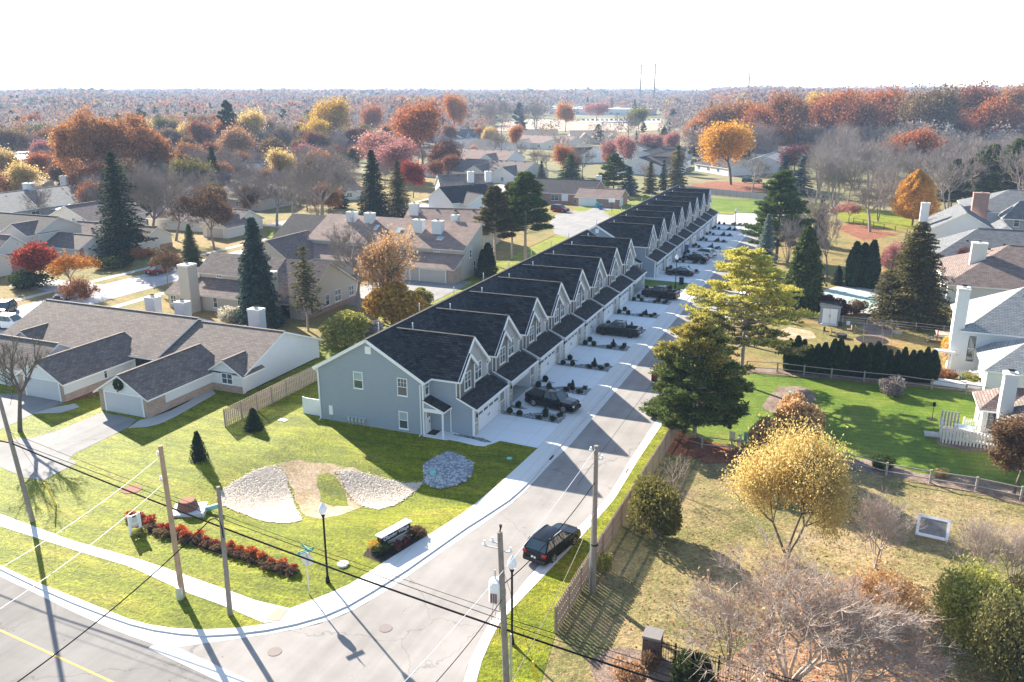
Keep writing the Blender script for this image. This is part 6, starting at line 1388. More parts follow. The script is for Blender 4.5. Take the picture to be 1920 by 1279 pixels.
# --- procedural filling
R_ = random.Random(99); FEET = [(o.location.x, o.location.y) for o in COL.objects if o.type == 'EMPTY' and o.get('category') in ('house', 'building')]
COLS_L = [('bare', .60), ('leaf_rust', .09), ('leaf_brown', .12), ('leaf_pink', .02), ('leaf_redorange', .02), ('leaf_yellow', .02), ('leaf_olive', .03), ('needle_dark', .06), ('needle_green', .05)]
COLS_R = [('bare', .26), ('leaf_rust', .38), ('leaf_redorange', .08), ('leaf_brown', .18), ('leaf_red', .04), ('leaf_gold', .03), ('needle_dark', .04), ('leaf_orange', .03)]
def pick(tb):
    u = R_.random()
    for n_, p_ in tb:
        u -= p_
        if u < 0: return n_
    return tb[0][0]
def ok(x, y):
    px, py = P(x, y, hgt(x, y))
    if not (-120 < px < 2040): return 0
    if 925 < px < 1255 and 221 < py < 250: return 0
    if 1000 < px < 1240 and 200 < py <= 221: return .12
    for fx, fy in FEET:
        if (fx - x) ** 2 + (fy - y) ** 2 < (150 if py > 300 else 260): return 0
    if -124 < x < -101 and y < 300: return 0
    if x > -30 and y < 330 and px < 1500: return 0
    if px < 640: 
        if py > 420: return 0
        return .9 if py > 255 else 1
    if px < 1290:
        if py > 352: return 0
        if py > 248: return .13 if px > 800 else .45
        return .75
    if px < 1400: return .8 if py < 300 else 0
    return 1 if py < 305 else .15
ring = []
def fill(d0, d1, per):
    a0, a1 = math.atan2(1, 0) + YAW - .60, math.atan2(1, 0) + YAW + .60
    n_ = int(.5 * 1.2 * (d1 * d1 - d0 * d0) / per)
    for _ in range(n_):
        d = math.sqrt(R_.uniform(d0 * d0, d1 * d1)); a = R_.uniform(a0, a1); x, y = d * math.cos(a), d * math.sin(a)
        if R_.random() < ok(x, y): ring.append((d, x, y))
fill(170, 420, 85); fill(420, 900, 80); near = sorted(ring); ring = []
fill(900, 1800, 210); fill(1800, 3400, 900); fill(3400, 6500, 3600); far = ring
cnt = {}; rest = []
for d, x, y in near:
    px, py = P(x, y, 0); c = pick(COLS_R if px > 1330 else COLS_L)
    if px > 1330 and py > 300: c = 'bare'
    h = R_.uniform(8, 14) if d < 420 else R_.uniform(12, 18)
    if px > 1330: h = R_.uniform(13, 19) * (1.25 if d > 480 else 1)
    if px > 640 and px < 1290 and py > 240: h *= .72
    nm = 'bare_tree' if c == 'bare' else ('pine_tree' if c == 'needle_green' else 'spruce_tree' if c == 'needle_dark' else 'oak_tree' if c in ('leaf_rust', 'leaf_brown', 'leaf_red') else 'maple_tree')
    cnt[nm] = cnt.get(nm, 0) + 1
    if cnt[nm] > {'bare_tree': 240, 'oak_tree': 240}.get(nm, 120): rest.append((d, x, y, h, c)); continue
    side = 'left' if px < 640 else 'middle' if px < 1290 else 'right'
    word = {'bare': 'bare grey-brown', 'leaf_rust': 'rust-brown', 'leaf_brown': 'brown', 'leaf_pink': 'dusty pink', 'leaf_redorange': 'red-orange', 'leaf_yellow': 'straw-yellow', 'leaf_olive': 'olive', 'needle_dark': 'dark evergreen', 'needle_green': 'green pine', 'leaf_red': 'deep red', 'leaf_gold': 'golden', 'leaf_orange': 'orange'}[c]
    dist = 'nearer' if d < 420 else 'far'
    lab = '%s tree among the %s woods and gardens on the %s' % (word, dist, side); grp = '%s %s trees on the %s' % (dist, word, side)
    if c == 'bare': plant(nm, ('mid_bare_a', 'mid_bare_b')[cnt[nm] % 2], x, y, h, h * R_.uniform(.7, .95), lab, group=grp, bark=R_.choice(('bark_grey', 'bark_purple', 'bark_purple')))
    elif c == 'needle_dark': plant(nm, 'mid_spruce', x, y, h, h * R_.uniform(.4, .5), lab, group=grp, mat=c)
    elif c == 'needle_green': plant(nm, 'mid_pine', x, y, h, h * R_.uniform(.6, .8), lab, group=grp, mat=c)
    else: plant(nm, ('mid_a', 'mid_b', 'mid_c')[cnt[nm] % 3], x, y, h, h * R_.uniform(.7, .95), lab, group=grp, mat=c)
# the woods beyond: one mass
wm = ['far_mauve', 'far_grey', 'far_rust', 'far_red', 'far_gold', 'far_green', 'fern_twig', 'leaf_rust', 'leaf_brown', 'leaf_pink', 'leaf_redorange', 'leaf_yellow', 'leaf_olive', 'needle_dark', 'needle_green', 'leaf_red', 'leaf_gold', 'leaf_orange', 'twig_pink']
g = rng(5); Vs, Ms = [], []
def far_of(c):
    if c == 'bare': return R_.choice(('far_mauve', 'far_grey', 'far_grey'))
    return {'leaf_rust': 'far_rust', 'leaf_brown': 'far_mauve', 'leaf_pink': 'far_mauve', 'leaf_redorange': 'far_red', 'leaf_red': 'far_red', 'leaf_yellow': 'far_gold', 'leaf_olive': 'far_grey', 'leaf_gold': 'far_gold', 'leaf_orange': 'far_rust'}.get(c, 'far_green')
def lod(items, ncard, csz):
    n_ = len(items)
    if not n_: return
    A = np.array([(x, y, hgt(x, y), h) for d, x, y, h, c in items]); mi = np.array([wm.index(('fern_twig' if R_.random() < .55 else 'twig_pink') if c == 'bare' and d < 600 else far_of(c) if d > 600 else c) for d, *_, c in items])
    con = np.array([c in ('needle_dark',) for *_, c in items])
    u = g.normal(size=(n_, ncard, 3)); u /= np.linalg.norm(u, axis=2)[:, :, None]; rr = g.uniform(.45, 1, (n_, ncard, 1)) ** .5
    lump = 1 + .22 * np.sin(u[:, :, 0:1] * 4 + A[:, None, 0:1]) * np.cos(u[:, :, 1:2] * 5 + A[:, None, 1:2])
    p = u * rr * lump; h = A[:, None, 3:4]
    wv = h * g.uniform(.36, .48, (n_, 1, 1)); x = p[:, :, 0:1] * wv; y = p[:, :, 1:2] * wv; z = h * (.60 + .40 * p[:, :, 2:3])
    t = g.uniform(0.05, 1, (n_, ncard, 1)); zc = h * t; x = np.where(con[:, None, None], p[:, :, 0:1] * h * .3 * (1 - t), x); y = np.where(con[:, None, None], p[:, :, 1:2] * h * .3 * (1 - t), y); z = np.where(con[:, None, None], zc, z)
    C = np.concatenate([x + A[:, None, 0:1], y + A[:, None, 1:2], z + A[:, None, 2:3]], 2).reshape(-1, 3)
    s = (np.repeat(A[:, 3], ncard) * csz * g.uniform(.6, 1.2, n_ * ncard)); Vs.append(cards(C, s, g, 1.2)); Ms.append(np.repeat(mi, ncard))
def pack(lst, hs, ks=1.):
    out = []
    for d, x, y in lst:
        px, py = P(x, y, 0); fl = math.sin(x * .006 + 1) * math.cos(y * .005) + .6 * math.sin(x * .017 - y * .011); tb = COLS_R if (px > 1330 and fl > -.6) or fl > .75 else COLS_L
        out.append((d, x, y, R_.uniform(*hs) * (1.2 if px > 1330 else 1) * (1 + .22 * math.sin(x * .013 + y * .009) * math.cos(y * .007)), pick(tb)))
    return out
lod([r_ for r_ in rest if r_[0] < 600], 300, .055); lod([r_ for r_ in rest if r_[0] >= 600], 160, .075)
lod(pack([f_ for f_ in far if f_[0] < 1800], (16, 22)), 80, .13); lod(pack([f_ for f_ in far if f_[0] >= 1800 and f_[0] < 3400], (18, 24)), 30, .3); lod(pack([f_ for f_ in far if f_[0] >= 3400], (18, 25)), 16, .6)
tag(objm('woodland', cards_mesh('woodland', Vs, wm, np.concatenate(Ms))), 'far autumn woods running to the horizon', 'woods', kind='stuff')
print('trees', cnt, len(rest), len(far), sum(len(m_) for m_ in Ms))
# ---------------------------------------------------------------- poles, wires, lamps
def Zp(x, y, py): return HGT(x, y, py)
def pole(name, label, bx, by, tx, ty, r0=.19, mat='pole_wood', world=None):
    x, y = world or G(bx, by); h = Zp(x, y, ty); c = MB(); vx = P(x, y, h)[0]
    ex = (tx - vx) * DEP(x, y) / F; top = (ex * cw, ex * sw, h)
    root = empty(name, (x, y, .08), label, 'utility pole', 'wooden utility poles')
    c.tube([(0, 0, -.1), tuple(a * .5 for a in top), top], [r0, r0 * .85, r0 * .7], mat, 12); c.build('shaft', root, smooth=False)
    return root, (x, y, h, top)
p1, d1 = pole('utility_pole', 'weathered grey pole leaning left at the far left edge', 62, 980, -3, 738)
p2, d2 = pole('utility_pole', 'orange-brown pole with white insulators by the sidewalk', 343, 1122, 301, 838, .2, 'pole_orange')
p3, d3 = pole('utility_pole', 'short dark pole with the looping black cable by the sidewalk', 432, 1155, 409, 915, .17)
pX, dX = pole('utility_pole', 'grey pole carrying a transformer beside the street lamp at the bottom', 949, 1345, 938, 1000, .2, 'pole_wood', (-14.6, 35.3))
pF, dF = pole('utility_pole', 'tall grey pole standing behind the wooden street fence', 1112, 1112, 1118, 838, .2, 'pole_wood')
def onp(d, py):
    z = Zp(d[0], d[1], py); f = z / d[2]; return (d[0] + d[3][0] * f, d[1] + d[3][1] * f, z + .08)
def ins(root, d, py, dx, mat='white_paint'):
    p = Vector(onp(d, py)) - Vector((d[0], d[1], .08)); c = MB(); c.bar(p, p + Vector((dx, 0, 0)), .06, .06, 'galvanised'); q = p + Vector((dx, 0, 0))
    c.tube([q, q + Vector((0, 0, .12)), q + Vector((0, 0, .14)), q + Vector((0, 0, .3))], [.06, .11, .07, .06], mat, 8); c.build('insulator', root)
ins(p2, d2, 858, -.3); ins(p2, d2, 905, -.35); ins(pX, dX, 1022, -.45); ins(pX, dX, 1035, .55); ins(pX, dX, 1032, -.9); ins(pF, dF, 850, -.35); ins(pF, dF, 862, .4)
# top pin, transformer, conduits
c = MB(); t = Vector(dX[3]); c.tube([t, t + Vector((.05, 0, .25)), t + Vector((.05, 0, .4))], [.03, .05, .09], 'black_metal', 8); c.build('top_pin', pX)
tz = Zp(dX[0], dX[1], 1112); c = MB(); tx_ = -.62
c.tube([(tx_, 0, tz - .75), (tx_, 0, tz - .7), (tx_, 0, tz + .45), (tx_, 0, tz + .55), (tx_, 0, tz + .62)], [.3, .38, .38, .34, .1], 'white_paint', 16); c.tube([(tx_ - .05, 0, tz + .6), (tx_ - .05, 0, tz + 1.15)], [.07, .04], 'galvanised', 8)
c.box((tx_ + .3, -.1, tz - .3), (-.1, .1, tz + .1), 'galvanised')
for k in (-.12, .02, .15): c.box((tx_ + k - .04, -.41, tz - .6), (tx_ + k + .04, -.36, tz - .05), 'rust')
c.build('transformer', pX)
c = MB(); c.tube([(.25, .02, 0), (.2, .02, dX[2] * .42)], .06, 'galvanised', 8); c.build('conduit', pX)
c = MB(); c.tube([(-.26, .0, 0), (-.2, 0, 6.)], .07, 'galvanised', 8); c.build('conduit', pF)
c = MB(); c.tube([(0, 0, 3.5), (0, 0, 3.6)], .22, 'black_metal', 10); c.build('band', pF)
c = MB(); c.tube([(-.02, -.2, 0), (-.02, -.2, .9)], [.24, .2], 'galvanised', 8); c.build('base_guard', p2)
def wire(name, label, a, b, sag=.6, r=.02, mat='dark_wire', n=24, group=None):
    a, b = Vector(a), Vector(b); m = MB(); pts = []
    for i in range(n + 1):
        t = i / n; p = a.lerp(b, t); pts.append((p.x, p.y, p.z - sag * 4 * t * (1 - t)))
    m.tube(pts, r, mat, 6); o = m.build(name); return tag(o, label, 'overhead wire', group)
def fly(px, py, z): x, y = G(px, py, z); return (x, y, z)
W_L = (-112, 42., 7.4)
wire('overhead_cable', 'thickest black bundled cable across the photo from the left pole to the transformer pole', onp(d1, 833), onp(dX, 1182), .35, .055, n=40)
wire('overhead_cable', 'thick black cable running right from the transformer pole to the edge', onp(dX, 1182), (30, 33.4, Zp(*dX[:2], 1182) - .1), .7, .055, n=40)
wire('overhead_cable', 'thick black cable leaving the left edge pole leftwards', onp(d1, 833), W_L, .6, .05)
wire('overhead_wire', 'upper thin wire across the lawn from the left pole', onp(d1, 811), onp(dX, 1152), .35, .014, n=40)
wire('overhead_wire', 'lower thin wire just above the thick cable', onp(d1, 828), onp(dX, 1166), .1, .02, n=40)
wire('overhead_wire', 'upper thin wire running right over the iron fence', onp(dX, 1160), (30, 33.8, Zp(*dX[:2], 1160)), .6, .018, n=30)
wire('overhead_wire', 'lower thin pale wire running right over the iron fence', onp(dX, 1170), (30, 33.6, Zp(*dX[:2], 1170)), .7, .02, n=30)
wire('overhead_wire', 'white wire from the top of the orange-brown pole down to the left edge', onp(d2, 856), fly(-60, 1100, 8.5), .4, .015, 'pale_wire', 30)
wire('overhead_wire', 'white wire from the middle of the orange-brown pole to the left edge', onp(d2, 905), fly(-60, 1180, 8), .4, .015, 'pale_wire', 30)
a_ = Vector(onp(d3, 1000)); b_ = Vector(fly(-40, 1330, 6.5)); m = MB(); pts = [tuple(a_ + Vector((.12, -.1, -.3)))] + [tuple(a_ + Vector(v)) for v in ((.12, -.12, .3), (.02, -.1, .75), (-.3, -.12, .95), (-.7, -.15, .8))]
s_ = Vector(pts[-1])
for i in range(1, 25): t = i / 24; q = s_.lerp(b_, t); pts.append((q.x, q.y, q.z - .5 * 4 * t * (1 - t)))
m.tube(pts, .035, 'dark_wire', 6); tag(m.build('service_cable'), 'black cable looping off the short pole down to the bottom left', 'overhead wire')
wire('overhead_wire', 'thin pale wire from the top of the fence pole across the street', onp(dF, 842), fly(640, 1400, 8.), .8, .016, 'pale_wire', 36)
wire('overhead_wire', 'grey service cable from the fence pole to the transformer pole', onp(dF, 905), onp(dX, 1100), .5, .028, n=30)
wire('overhead_wire', 'dark service drop from the transformer to the bottom edge', onp(dX, 1125), fly(700, 1400, 7.), .4, .022, n=30)
wire('overhead_wire', 'light wire sagging from the fence pole over the parked wagon', onp(dF, 962), fly(930, 1330, 5.), .5, .02, 'post_wood', 30)
m = MB(); q = Vector((-.55, -.2, 0));
for k in range(3):
    z0 = tz - .7; m.tube([(-.75 + k * .18, -.05, z0), (-.85 + k * .2, -.1, z0 - 1.1), (-.6 + k * .1, -.1, z0 - 1.9), (-.35, -.1, z0 - 1.6)], .014, 'rust', 5)
m.build('lead_wire', pX)
def guard(label, p, q):
    m = MB(); m.tube([p, q], .055, 'yellow_plastic', 8); o = m.build('guy_guard'); tag(o, label, 'guy wire guard')
guard('yellow guy-wire guard in the lawn at the left', (*G(106, 950), .1), fly(83, 905, 2.1)); guard('yellow guy-wire guard beside the right street lamp', (*G(1008, 1285), .1), fly(999, 1240, 1.7))
wire('guy_wire', 'thin guy wire from the left edge pole to its yellow guard', fly(83, 905, 2.1), onp(d1, 800), 0, .01); wire('guy_wire', 'thin guy wire above the yellow guard by the right street lamp', fly(999, 1240, 1.7), onp(dX, 1060), 0, .01)
def lamp(label, bx, by, ty):
    x, y = G(bx, by); h = Zp(x, y, ty); root = empty('street_lamp', (x, y, .08), label, 'street lamp', 'black street lamps with white globes')
    m = MB(); m.tube([(0, 0, -.1), (0, 0, .15), (0, 0, .5), (0, 0, .55), (0, 0, h * .8), (0, 0, h * .8 + .02), (0, 0, h * .84 + .05)], [.15, .15, .11, .075, .065, .07, .17], 'black_metal', 12); m.build('post', root)
    m = MB(); g0 = h * .84 + .05; m.tube([(0, 0, g0), (0, 0, g0 + .12), (0, 0, g0 + .35), (0, 0, g0 + .55), (0, 0, g0 + .72), (0, 0, g0 + .86)], [.14, .24, .28, .22, .1, .02], 'globe', 16); m.build('globe', root, smooth=True)
lamp('white-globed street lamp on the corner lawn', 615, 1095, 942); lamp('white-globed street lamp beside the transformer pole', 960, 1210, 1042)
lamp('white-globed street lamp on the grass between the two townhouse rows', 1266, 541, 478); lamp('street lamp standing at the turning circle', 1377, 434, 392)
# ---------------------------------------------------------------- signs
def text(name, s, size, mat, parent, loc, rot, extrude=.01):
    cu = bpy.data.curves.new('t', 'FONT'); cu.body = s; cu.size = size; cu.extrude = extrude; cu.align_x = 'CENTER'; cu.align_y = 'CENTER'
    to = bpy.data.objects.new('t', cu); COL.objects.link(to); dg = bpy.context.evaluated_depsgraph_get(); me = bpy.data.meshes.new_from_object(to.evaluated_get(dg)); bpy.data.objects.remove(to)
    me.materials.clear(); me.materials.append(MATS[mat]); o = objm(name, me, parent, loc); o.rotation_euler = rot; return o
a_, b_ = Vector(G(717, 1037)), Vector(G(771, 1006)); c_ = (a_ + b_) / 2; ln = (b_ - a_).length; rz = math.atan2((b_ - a_).y, (b_ - a_).x)
root = empty('entrance_sign', (c_.x, c_.y, .1), 'low stone entrance sign with black panel and white lettering', 'sign', None, rz)
m = MB(); m.box((-ln / 2, .02, -.1), (ln / 2, .5, .48), 'ledge_stone'); m.build('stone_base', root)
m = MB(); m.box((-ln / 2 - .02, .0, .48), (ln / 2 + .02, .52, .56), 'stone_cap'); m.build('ledge', root)
m = MB(); m.box((-ln / 2 + .02, .03, .56), (ln / 2 - .02, .49, 1.12), 'sign_black'); m.build('panel', root)
m = MB(); m.box((-ln / 2 - .1, -.07, 1.12), (ln / 2 + .1, .6, 1.2), 'white_paint'); m.build('cap', root)
tx = text('lettering', 'Olander Village', .42, 'white_paint', root, (0, .02, .86), (R(90), 0, 0))
w_ = tx.dimensions.x; tx.scale = (ln * .86 / max(w_, .1), 1, 1)
patch('mulch_bed', [tuple(c_ + Vector((math.cos(rz) * u - math.sin(rz) * v, math.sin(rz) * u + math.cos(rz) * v))) for u, v in ((-2.6, -.9), (-1.5, -1.25), (1.8, -1.25), (2.6, -.6), (2.9, .3), (2.5, 1.), (-1.8, 1.2), (-2.7, .7))], .125, 'dark_mulch')
for i, (px, py, mt, lb) in enumerate(((705, 1032, 'leaf_gold', 'gold-flecked low shrub at the left end of the stone sign'), (712, 1040, 'leaf_shrub', 'dark low shrub before the left end of the stone sign'), (783, 1006, 'leaf_brown', 'brown low shrub at the right end of the stone sign'), (748, 1034, 'leaf_maroon', 'small maroon shrub, left of two before the stone sign'), (760, 1027, 'leaf_maroon', 'small maroon shrub, right of two before the stone sign'))):
    x, y = G(px, py); plant('shrub', 'shrub_tiny', x, y, .8, 1.5 if i < 3 else .7, lb, 'shrub', mat=mt, z=.12)
# stop sign seen from behind, with street name blades
x, y = G(580, 1118); hs = Zp(x, y, 1051); root = empty('stop_sign', (x, y, .08), 'stop sign seen from behind with teal street name blades above', 'sign')
m = MB(); m.tube([(0, 0, -.1), (0, 0, hs + .95)], .045, 'galvanised', 8); m.build('post', root)
m = MB(); pts = [(.5 * math.cos(R(22.5 + 45 * k)), .5 * math.sin(R(22.5 + 45 * k))) for k in range(8)]
for yy, mt in ((-.02, 'galvanised'), (.012, 'red_paint')): m.face([(px_, .06 + yy, hs + pz_) for px_, pz_ in (pts if yy > 0 else pts[::-1])], mt)
for k in range(8):
    a2, b2 = pts[k], pts[(k + 1) % 8]; m.face([(a2[0], .04, hs + a2[1]), (b2[0], .04, hs + b2[1]), (b2[0], .072, hs + b2[1]), (a2[0], .072, hs + a2[1])], 'galvanised')
m.build('octagon', root); text('lettering', 'STOP', .32, 'white_paint', root, (0, .08, hs), (R(90), 0, math.pi), .004)
for k, (z_, an, s) in enumerate(((hs + .62, R(60), 'VILLAGE'), (hs + .85, R(150), 'OLANDER'))):
    m = MB(); m.box((-.55, -.02, -.1), (.55, .02, .1), 'sign_green'); bl = m.build('name_blade', root, (0, 0, z_)); bl.rotation_euler = (0, 0, an)
    m = MB(); m.box((-.4, -.026, -.035), (.4, -.021, .035), 'white_paint'); m.build('lettering', bl)
# site sign
a_, b_ = Vector(G(246, 1006)), Vector(G(265, 998)); c_ = (a_ + b_) / 2; ln = (b_ - a_).length * .98; rz = math.atan2((b_ - a_).y, (b_ - a_).x); hh = Zp(c_.x, c_.y, 966)
root = empty('site_sign', (c_.x, c_.y, .1), 'upright white board with a red band at the end of the red shrub row', 'sign', None, rz)
for s in (-1, 1): m = MB(); m.box((s * ln / 2 - .08, -.08, -.1), (s * ln / 2 + .08, .08, hh), 'white_paint'); m.build('post', root)
m = MB(); m.box((-ln / 2 + .08, -.03, hh * .32), (ln / 2 - .08, .03, hh - .08), 'white_paint'); m.build('board', root)
m = MB(); m.box((-ln / 2 + .14, -.04, hh * .34), (ln / 2 - .14, -.033, hh * .48), 'red_paint'); m.build('red_band', root)
m = MB(); m.box((-.13, -.04, hh * .82), (.13, -.033, hh * .9), 'blue_door'); m.build('emblem', root)
for k, (z_, w_) in enumerate(((.76, .6), (.70, .7), (.64, .66), (.58, .7))): m = MB(); m.box((-ln * .42 * w_, -.04, hh * z_), (ln * .42 * w_, -.033, hh * z_ + .05), 'galvanised'); m.build('text_line', root)
for z_ in (.435, .375): m = MB(); m.box((-ln * .3, -.047, hh * z_), (ln * .3, -.041, hh * z_ + .06), 'white_paint'); m.build('text_line', root)
x, y = G(258, 1003); plant('shrub', 'shrub_tiny', x, y, .4, 1.2, 'yellow-green clump at the foot of the white board', 'shrub', mat='leaf_lime', z=.12)
# red shrub row
rs = [(248, 962), (267, 970), (282, 978), (301, 986), (316, 989), (335, 994), (351, 1002), (371, 1003), (389, 1011), (407, 1016), (431, 1023), (446, 1028), (463, 1032), (478, 1037), (494, 1043), (510, 1051), (530, 1056), (550, 1062)]
ra = [G(px, py + 10) for px, py in rs]; 
ribbon('mulch_bed', [(x, y + .45) for x, y in ra], [(x, y - .75) for x, y in ra], .125, 'dark_mulch', 30, .01)
for i, (x, y) in enumerate(ra):
    o = plant('red_shrub', 'shrub_tiny', x, y + .05, rnd.uniform(.5, .85), rnd.uniform(.55, .95), 'fiery red tufted shrub in the row on the corner lawn', 'shrub', group='row of fiery red shrubs', mat='leaf_red2', z=.12)
    o = plant('low_shrub', 'shrub_tiny', x + .3, y - .45, .5, 1.1, 'grey-brown low shrub in front of the fiery red row', 'shrub', group='grey-brown shrubs before the red row', mat='leaf_brown', z=.12)
# outlet structure: slab, basket, pipe
x, y = Gh(362, 962); root = empty('drain_structure', (x, y, hgt(x, y) + .1), 'pale concrete drain box with rusty conical grate on the corner lawn', 'drain', None, .55)
m = MB(); m.box((-1.5, -1.0, -.5), (1.0, 1.0, .32), 'concrete_walk'); m.build('slab', root)
m = MB(); m.tube([(-.35, .05, .32), (-.35, .05, .36), (-.35, .05, .95), (-.35, .05, 1.05), (-.35, .05, 1.06)], [.78, .8, .62, .58, .4], 'rust', 18); 
for k in range(18): a = k * math.pi / 9; m.bar((-.35 + .82 * math.cos(a), .05 + .82 * math.sin(a), .34), (-.35 + .63 * math.cos(a), .05 + .63 * math.sin(a), 1.0), .05, .05, 'cast_iron')
m.build('grate', root)
m = MB(); m.tube([(.95, .1, .1), (2.0, .35, .22)], .2, 'teal_plastic', 12); m.build('pipe', root)
def disc(name, label, px, py, r, mat, z=.03, h=.02, cat='cover', n=20):
    x, y = Gh(px, py); m = MB(); m.prism([(r * math.cos(k * 6.283 / n), r * math.sin(k * 6.283 / n)) for k in range(n)], 0, h, mat); o = m.build(name, None, (x, y, hgt(x, y) + z)); return tag(o, label, cat)
disc('manhole_cover', 'round manhole cover in the middle of the side street mouth', 723, 1178, .42, 'cast_iron', .0); disc('manhole_cover', 'round manhole cover nearer the road corner', 515, 1222, .42, 'cast_iron', .0)
disc('valve_cover', 'pale round cap in the lawn left of the corner lamp', 643, 1062, .4, 'stone_cap', .1, .15); disc('valve_cover', 'small pale cap in the shaded lawn by the kerb', 955, 862, .25, 'teal_plastic', .1, .08)
disc('tree_stump', 'round brown stump patch in the lawn left of the orange pole', 248, 920, .8, 'leaf_brown' if 0 else 'rust', .1, .04)
def box(name, label, cat, px, py, sx, sy, sz, mat, rz=0., z=.1, group=None):
    x, y = Gh(px, py); m = MB(); m.box((-sx / 2, -sy / 2, -.05), (sx / 2, sy / 2, sz), mat); o = m.build(name, None, (x, y, hgt(x, y) + z), bevel=min(sx, sy, sz) * .06); o.rotation_euler = (0, 0, rz); return tag(o, label, cat, group)
m = MB()
for k in range(6): m.box((-.35 + k * .12, -.45, 0), (-.28 + k * .12, .45, .03), 'grate_black')
m.box((-.4, -.5, -.02), (.4, .5, .01), 'grate_black'); x, y = G(1030, 858); tag(m.build('storm_drain', None, (x - .1, y, .05)), 'black storm drain at the first driveway kerb', 'drain')
m = MB()
for k in range(6): m.box((-.35 + k * .12, -.45, 0), (-.28 + k * .12, .45, .03), 'cast_iron')
x, y = G(1182, 884); tag(m.build('storm_drain', None, (x, y, .04)), 'rusty storm drain at the kerb by the wooden fence', 'drain')
disc('pipe_cap', 'teal pipe end among the grey rocks', 812, 893, .28, 'teal_plastic', .2, .25)
box('access_cover', 'small white flat cover in the grass left of the end gable', 'cover', 531, 790, .9, .6, .06, 'white_paint')
box('door_mat', 'dark brown doormat on the porch of the end townhouse', 'mat', 814, 813, .9, 1.3, .02, 'mat_brown', 0, .14)
# ---------------------------------------------------------------- fences
def board_fence(label, a, b, h, mat, gap=-.004, w_=.15, every=2.4, shadowbox=True, name='board_fence', post='post_wood'):
    a, b = Vector(a), Vector(b); d = b - a; L_ = d.length; rz = math.atan2(d.y, d.x); root = empty(name, (a.x, a.y, .08), label, 'fence', None, rz); m = MB(); n_ = int(L_ / (w_ + gap))
    for k in range(n_):
        x = k * (w_ + gap); s = (-.06 if k % 2 else .04) if shadowbox else -.045; hh_ = h + rnd.uniform(-.012, .012)
        m.box((x, s, .04), (x + w_, s + .022, hh_), mat)
    for z in (.4, h * .55, h - .3): m.bar((0, 0, z), (L_, 0, z), .045, .09, mat)
    m.build('boards', root)
    for k in range(int(L_ / every) + 1): p = MB(); p.box((k * every - .05, -.075, -.1), (k * every + .05, .055, h - .03), post); p.build('post', root)
    return root
board_fence('long wooden shadowbox fence along the street', G(1041, 1190), (-13.5, 78.), 1.95, 'post_board')
board_fence('tan wooden fence between the ranch house and the end townhouse', G(423, 803), (-55., 80.), 1.95, 'post_tan')
board_fence('grey wooden fence beyond the turning circle', (-52, 280), (-22, 266.5), 2., 'fence_grey', gap=.02, w_=.22, shadowbox=False)
m = MB(); x, y = G(558, 784); m.box((0, -.04, 0), (-47.95 - x, .04, 1.75), 'white_paint'); m.box((-.08, -.08, 0), (.08, .08, 1.85), 'white_paint'); m.box((-.0, -.055, 1.66), (-47.95 - x, .055, 1.76), 'white_paint'); tag(m.build('privacy_fence', None, (x, 66.9, .1)), 'short white vinyl privacy fence at the back corner of the end townhouse', 'fence')
def rail_fence(label, pl, n_r=2, h=1.15, every=2.9, mat='rail_grey', posts=None):
    pts = [Vector(G(*p)) for p in pl]; o0 = pts[0]; root = empty('split_rail_fence', (o0.x, o0.y, .1), label, 'fence')
    rs_ = []
    for a, b in zip(pts, pts[1:]):
        n_ = max(1, round((b - a).length / every)); rs_ += [a.lerp(b, i / n_) for i in range(n_)]
    rs_.append(pts[-1])
    for p in rs_: m = MB(); m.box((-.08, -.08, -.1), (.08, .08, h + .1), mat); q = p - o0; m.build('post', root, (q.x, q.y, 0))
    for a, b in zip(rs_, rs_[1:]):
        for k in range(n_r):
            z = h * (.35 + .62 * k / max(1, n_r - 1)); m = MB(); a1, b1 = a - o0, b - o0; m.tube([(a1.x, a1.y, z + rnd.uniform(-.03, .03)), (b1.x, b1.y, z + rnd.uniform(-.03, .03))], .05, mat, 6); m.build('rail', root)
rail_fence('split rail fence over the rust mulch beside the big pine', [(1262, 826), (1316, 842), (1370, 848), (1432, 856)]); rail_fence('split rail fence in front of the mulch strip on the right', [(1545, 862), (1583, 873), (1661, 894), (1743, 908), (1829, 922), (1913, 940), (1975, 955)])
rail_fence('two-rail fence in front of the arborvitae hedge', [(1400, 696), (1457, 699), (1558, 711), (1682, 723), (1746, 732), (1810, 741), (1870, 750)]); rail_fence('three-rail grey fence beside the shed and pool', [(1440, 603), (1490, 605), (1579, 609), (1625, 613), (1716, 622), (1768, 628), (1800, 632)], 3)
rail_fence('dark low fence across the sunny back lawn', [(1600, 418), (1657, 430), (1700, 440)], 2, 1.2, 4, 'rust')
# iron fence with brick pillar
x0, y0 = G(1222, 1240); hp = Zp(x0, y0, 1187)
root = empty('brick_pillar', (x0, y0, .08), 'dark brick gate pillar with stone cap at the end of the iron fence', 'pillar'); m = MB(); m.box((-.5, -.5, -.1), (.5, .5, hp - .2), 'dark_brick'); m.build('shaft', root); m = MB(); m.box((-.54, -.54, hp - .2), (.54, .54, hp - .06), 'cap_grey'); m.build('cap', root)
root = empty('iron_fence', (x0 + .5, y0, .08), 'black wrought iron fence running right from the brick pillar', 'fence', None, -.06); m = MB(); hf = hp * .74
for z in (.2, hf - .35, hf - .1): m.bar((0, 0, z), (16, 0, z), .035, .045, 'black_metal')
for k in range(107): m.tube([(k * .15, 0, .1), (k * .15, 0, hf)], .014, 'black_metal', 4)
m.build('railing', root)
for k in range(7): m = MB(); m.box((k * 2.5 + .8, -.045, 0), (k * 2.5 + .89, .045, hf + .12), 'black_metal'); m.build('post', root)
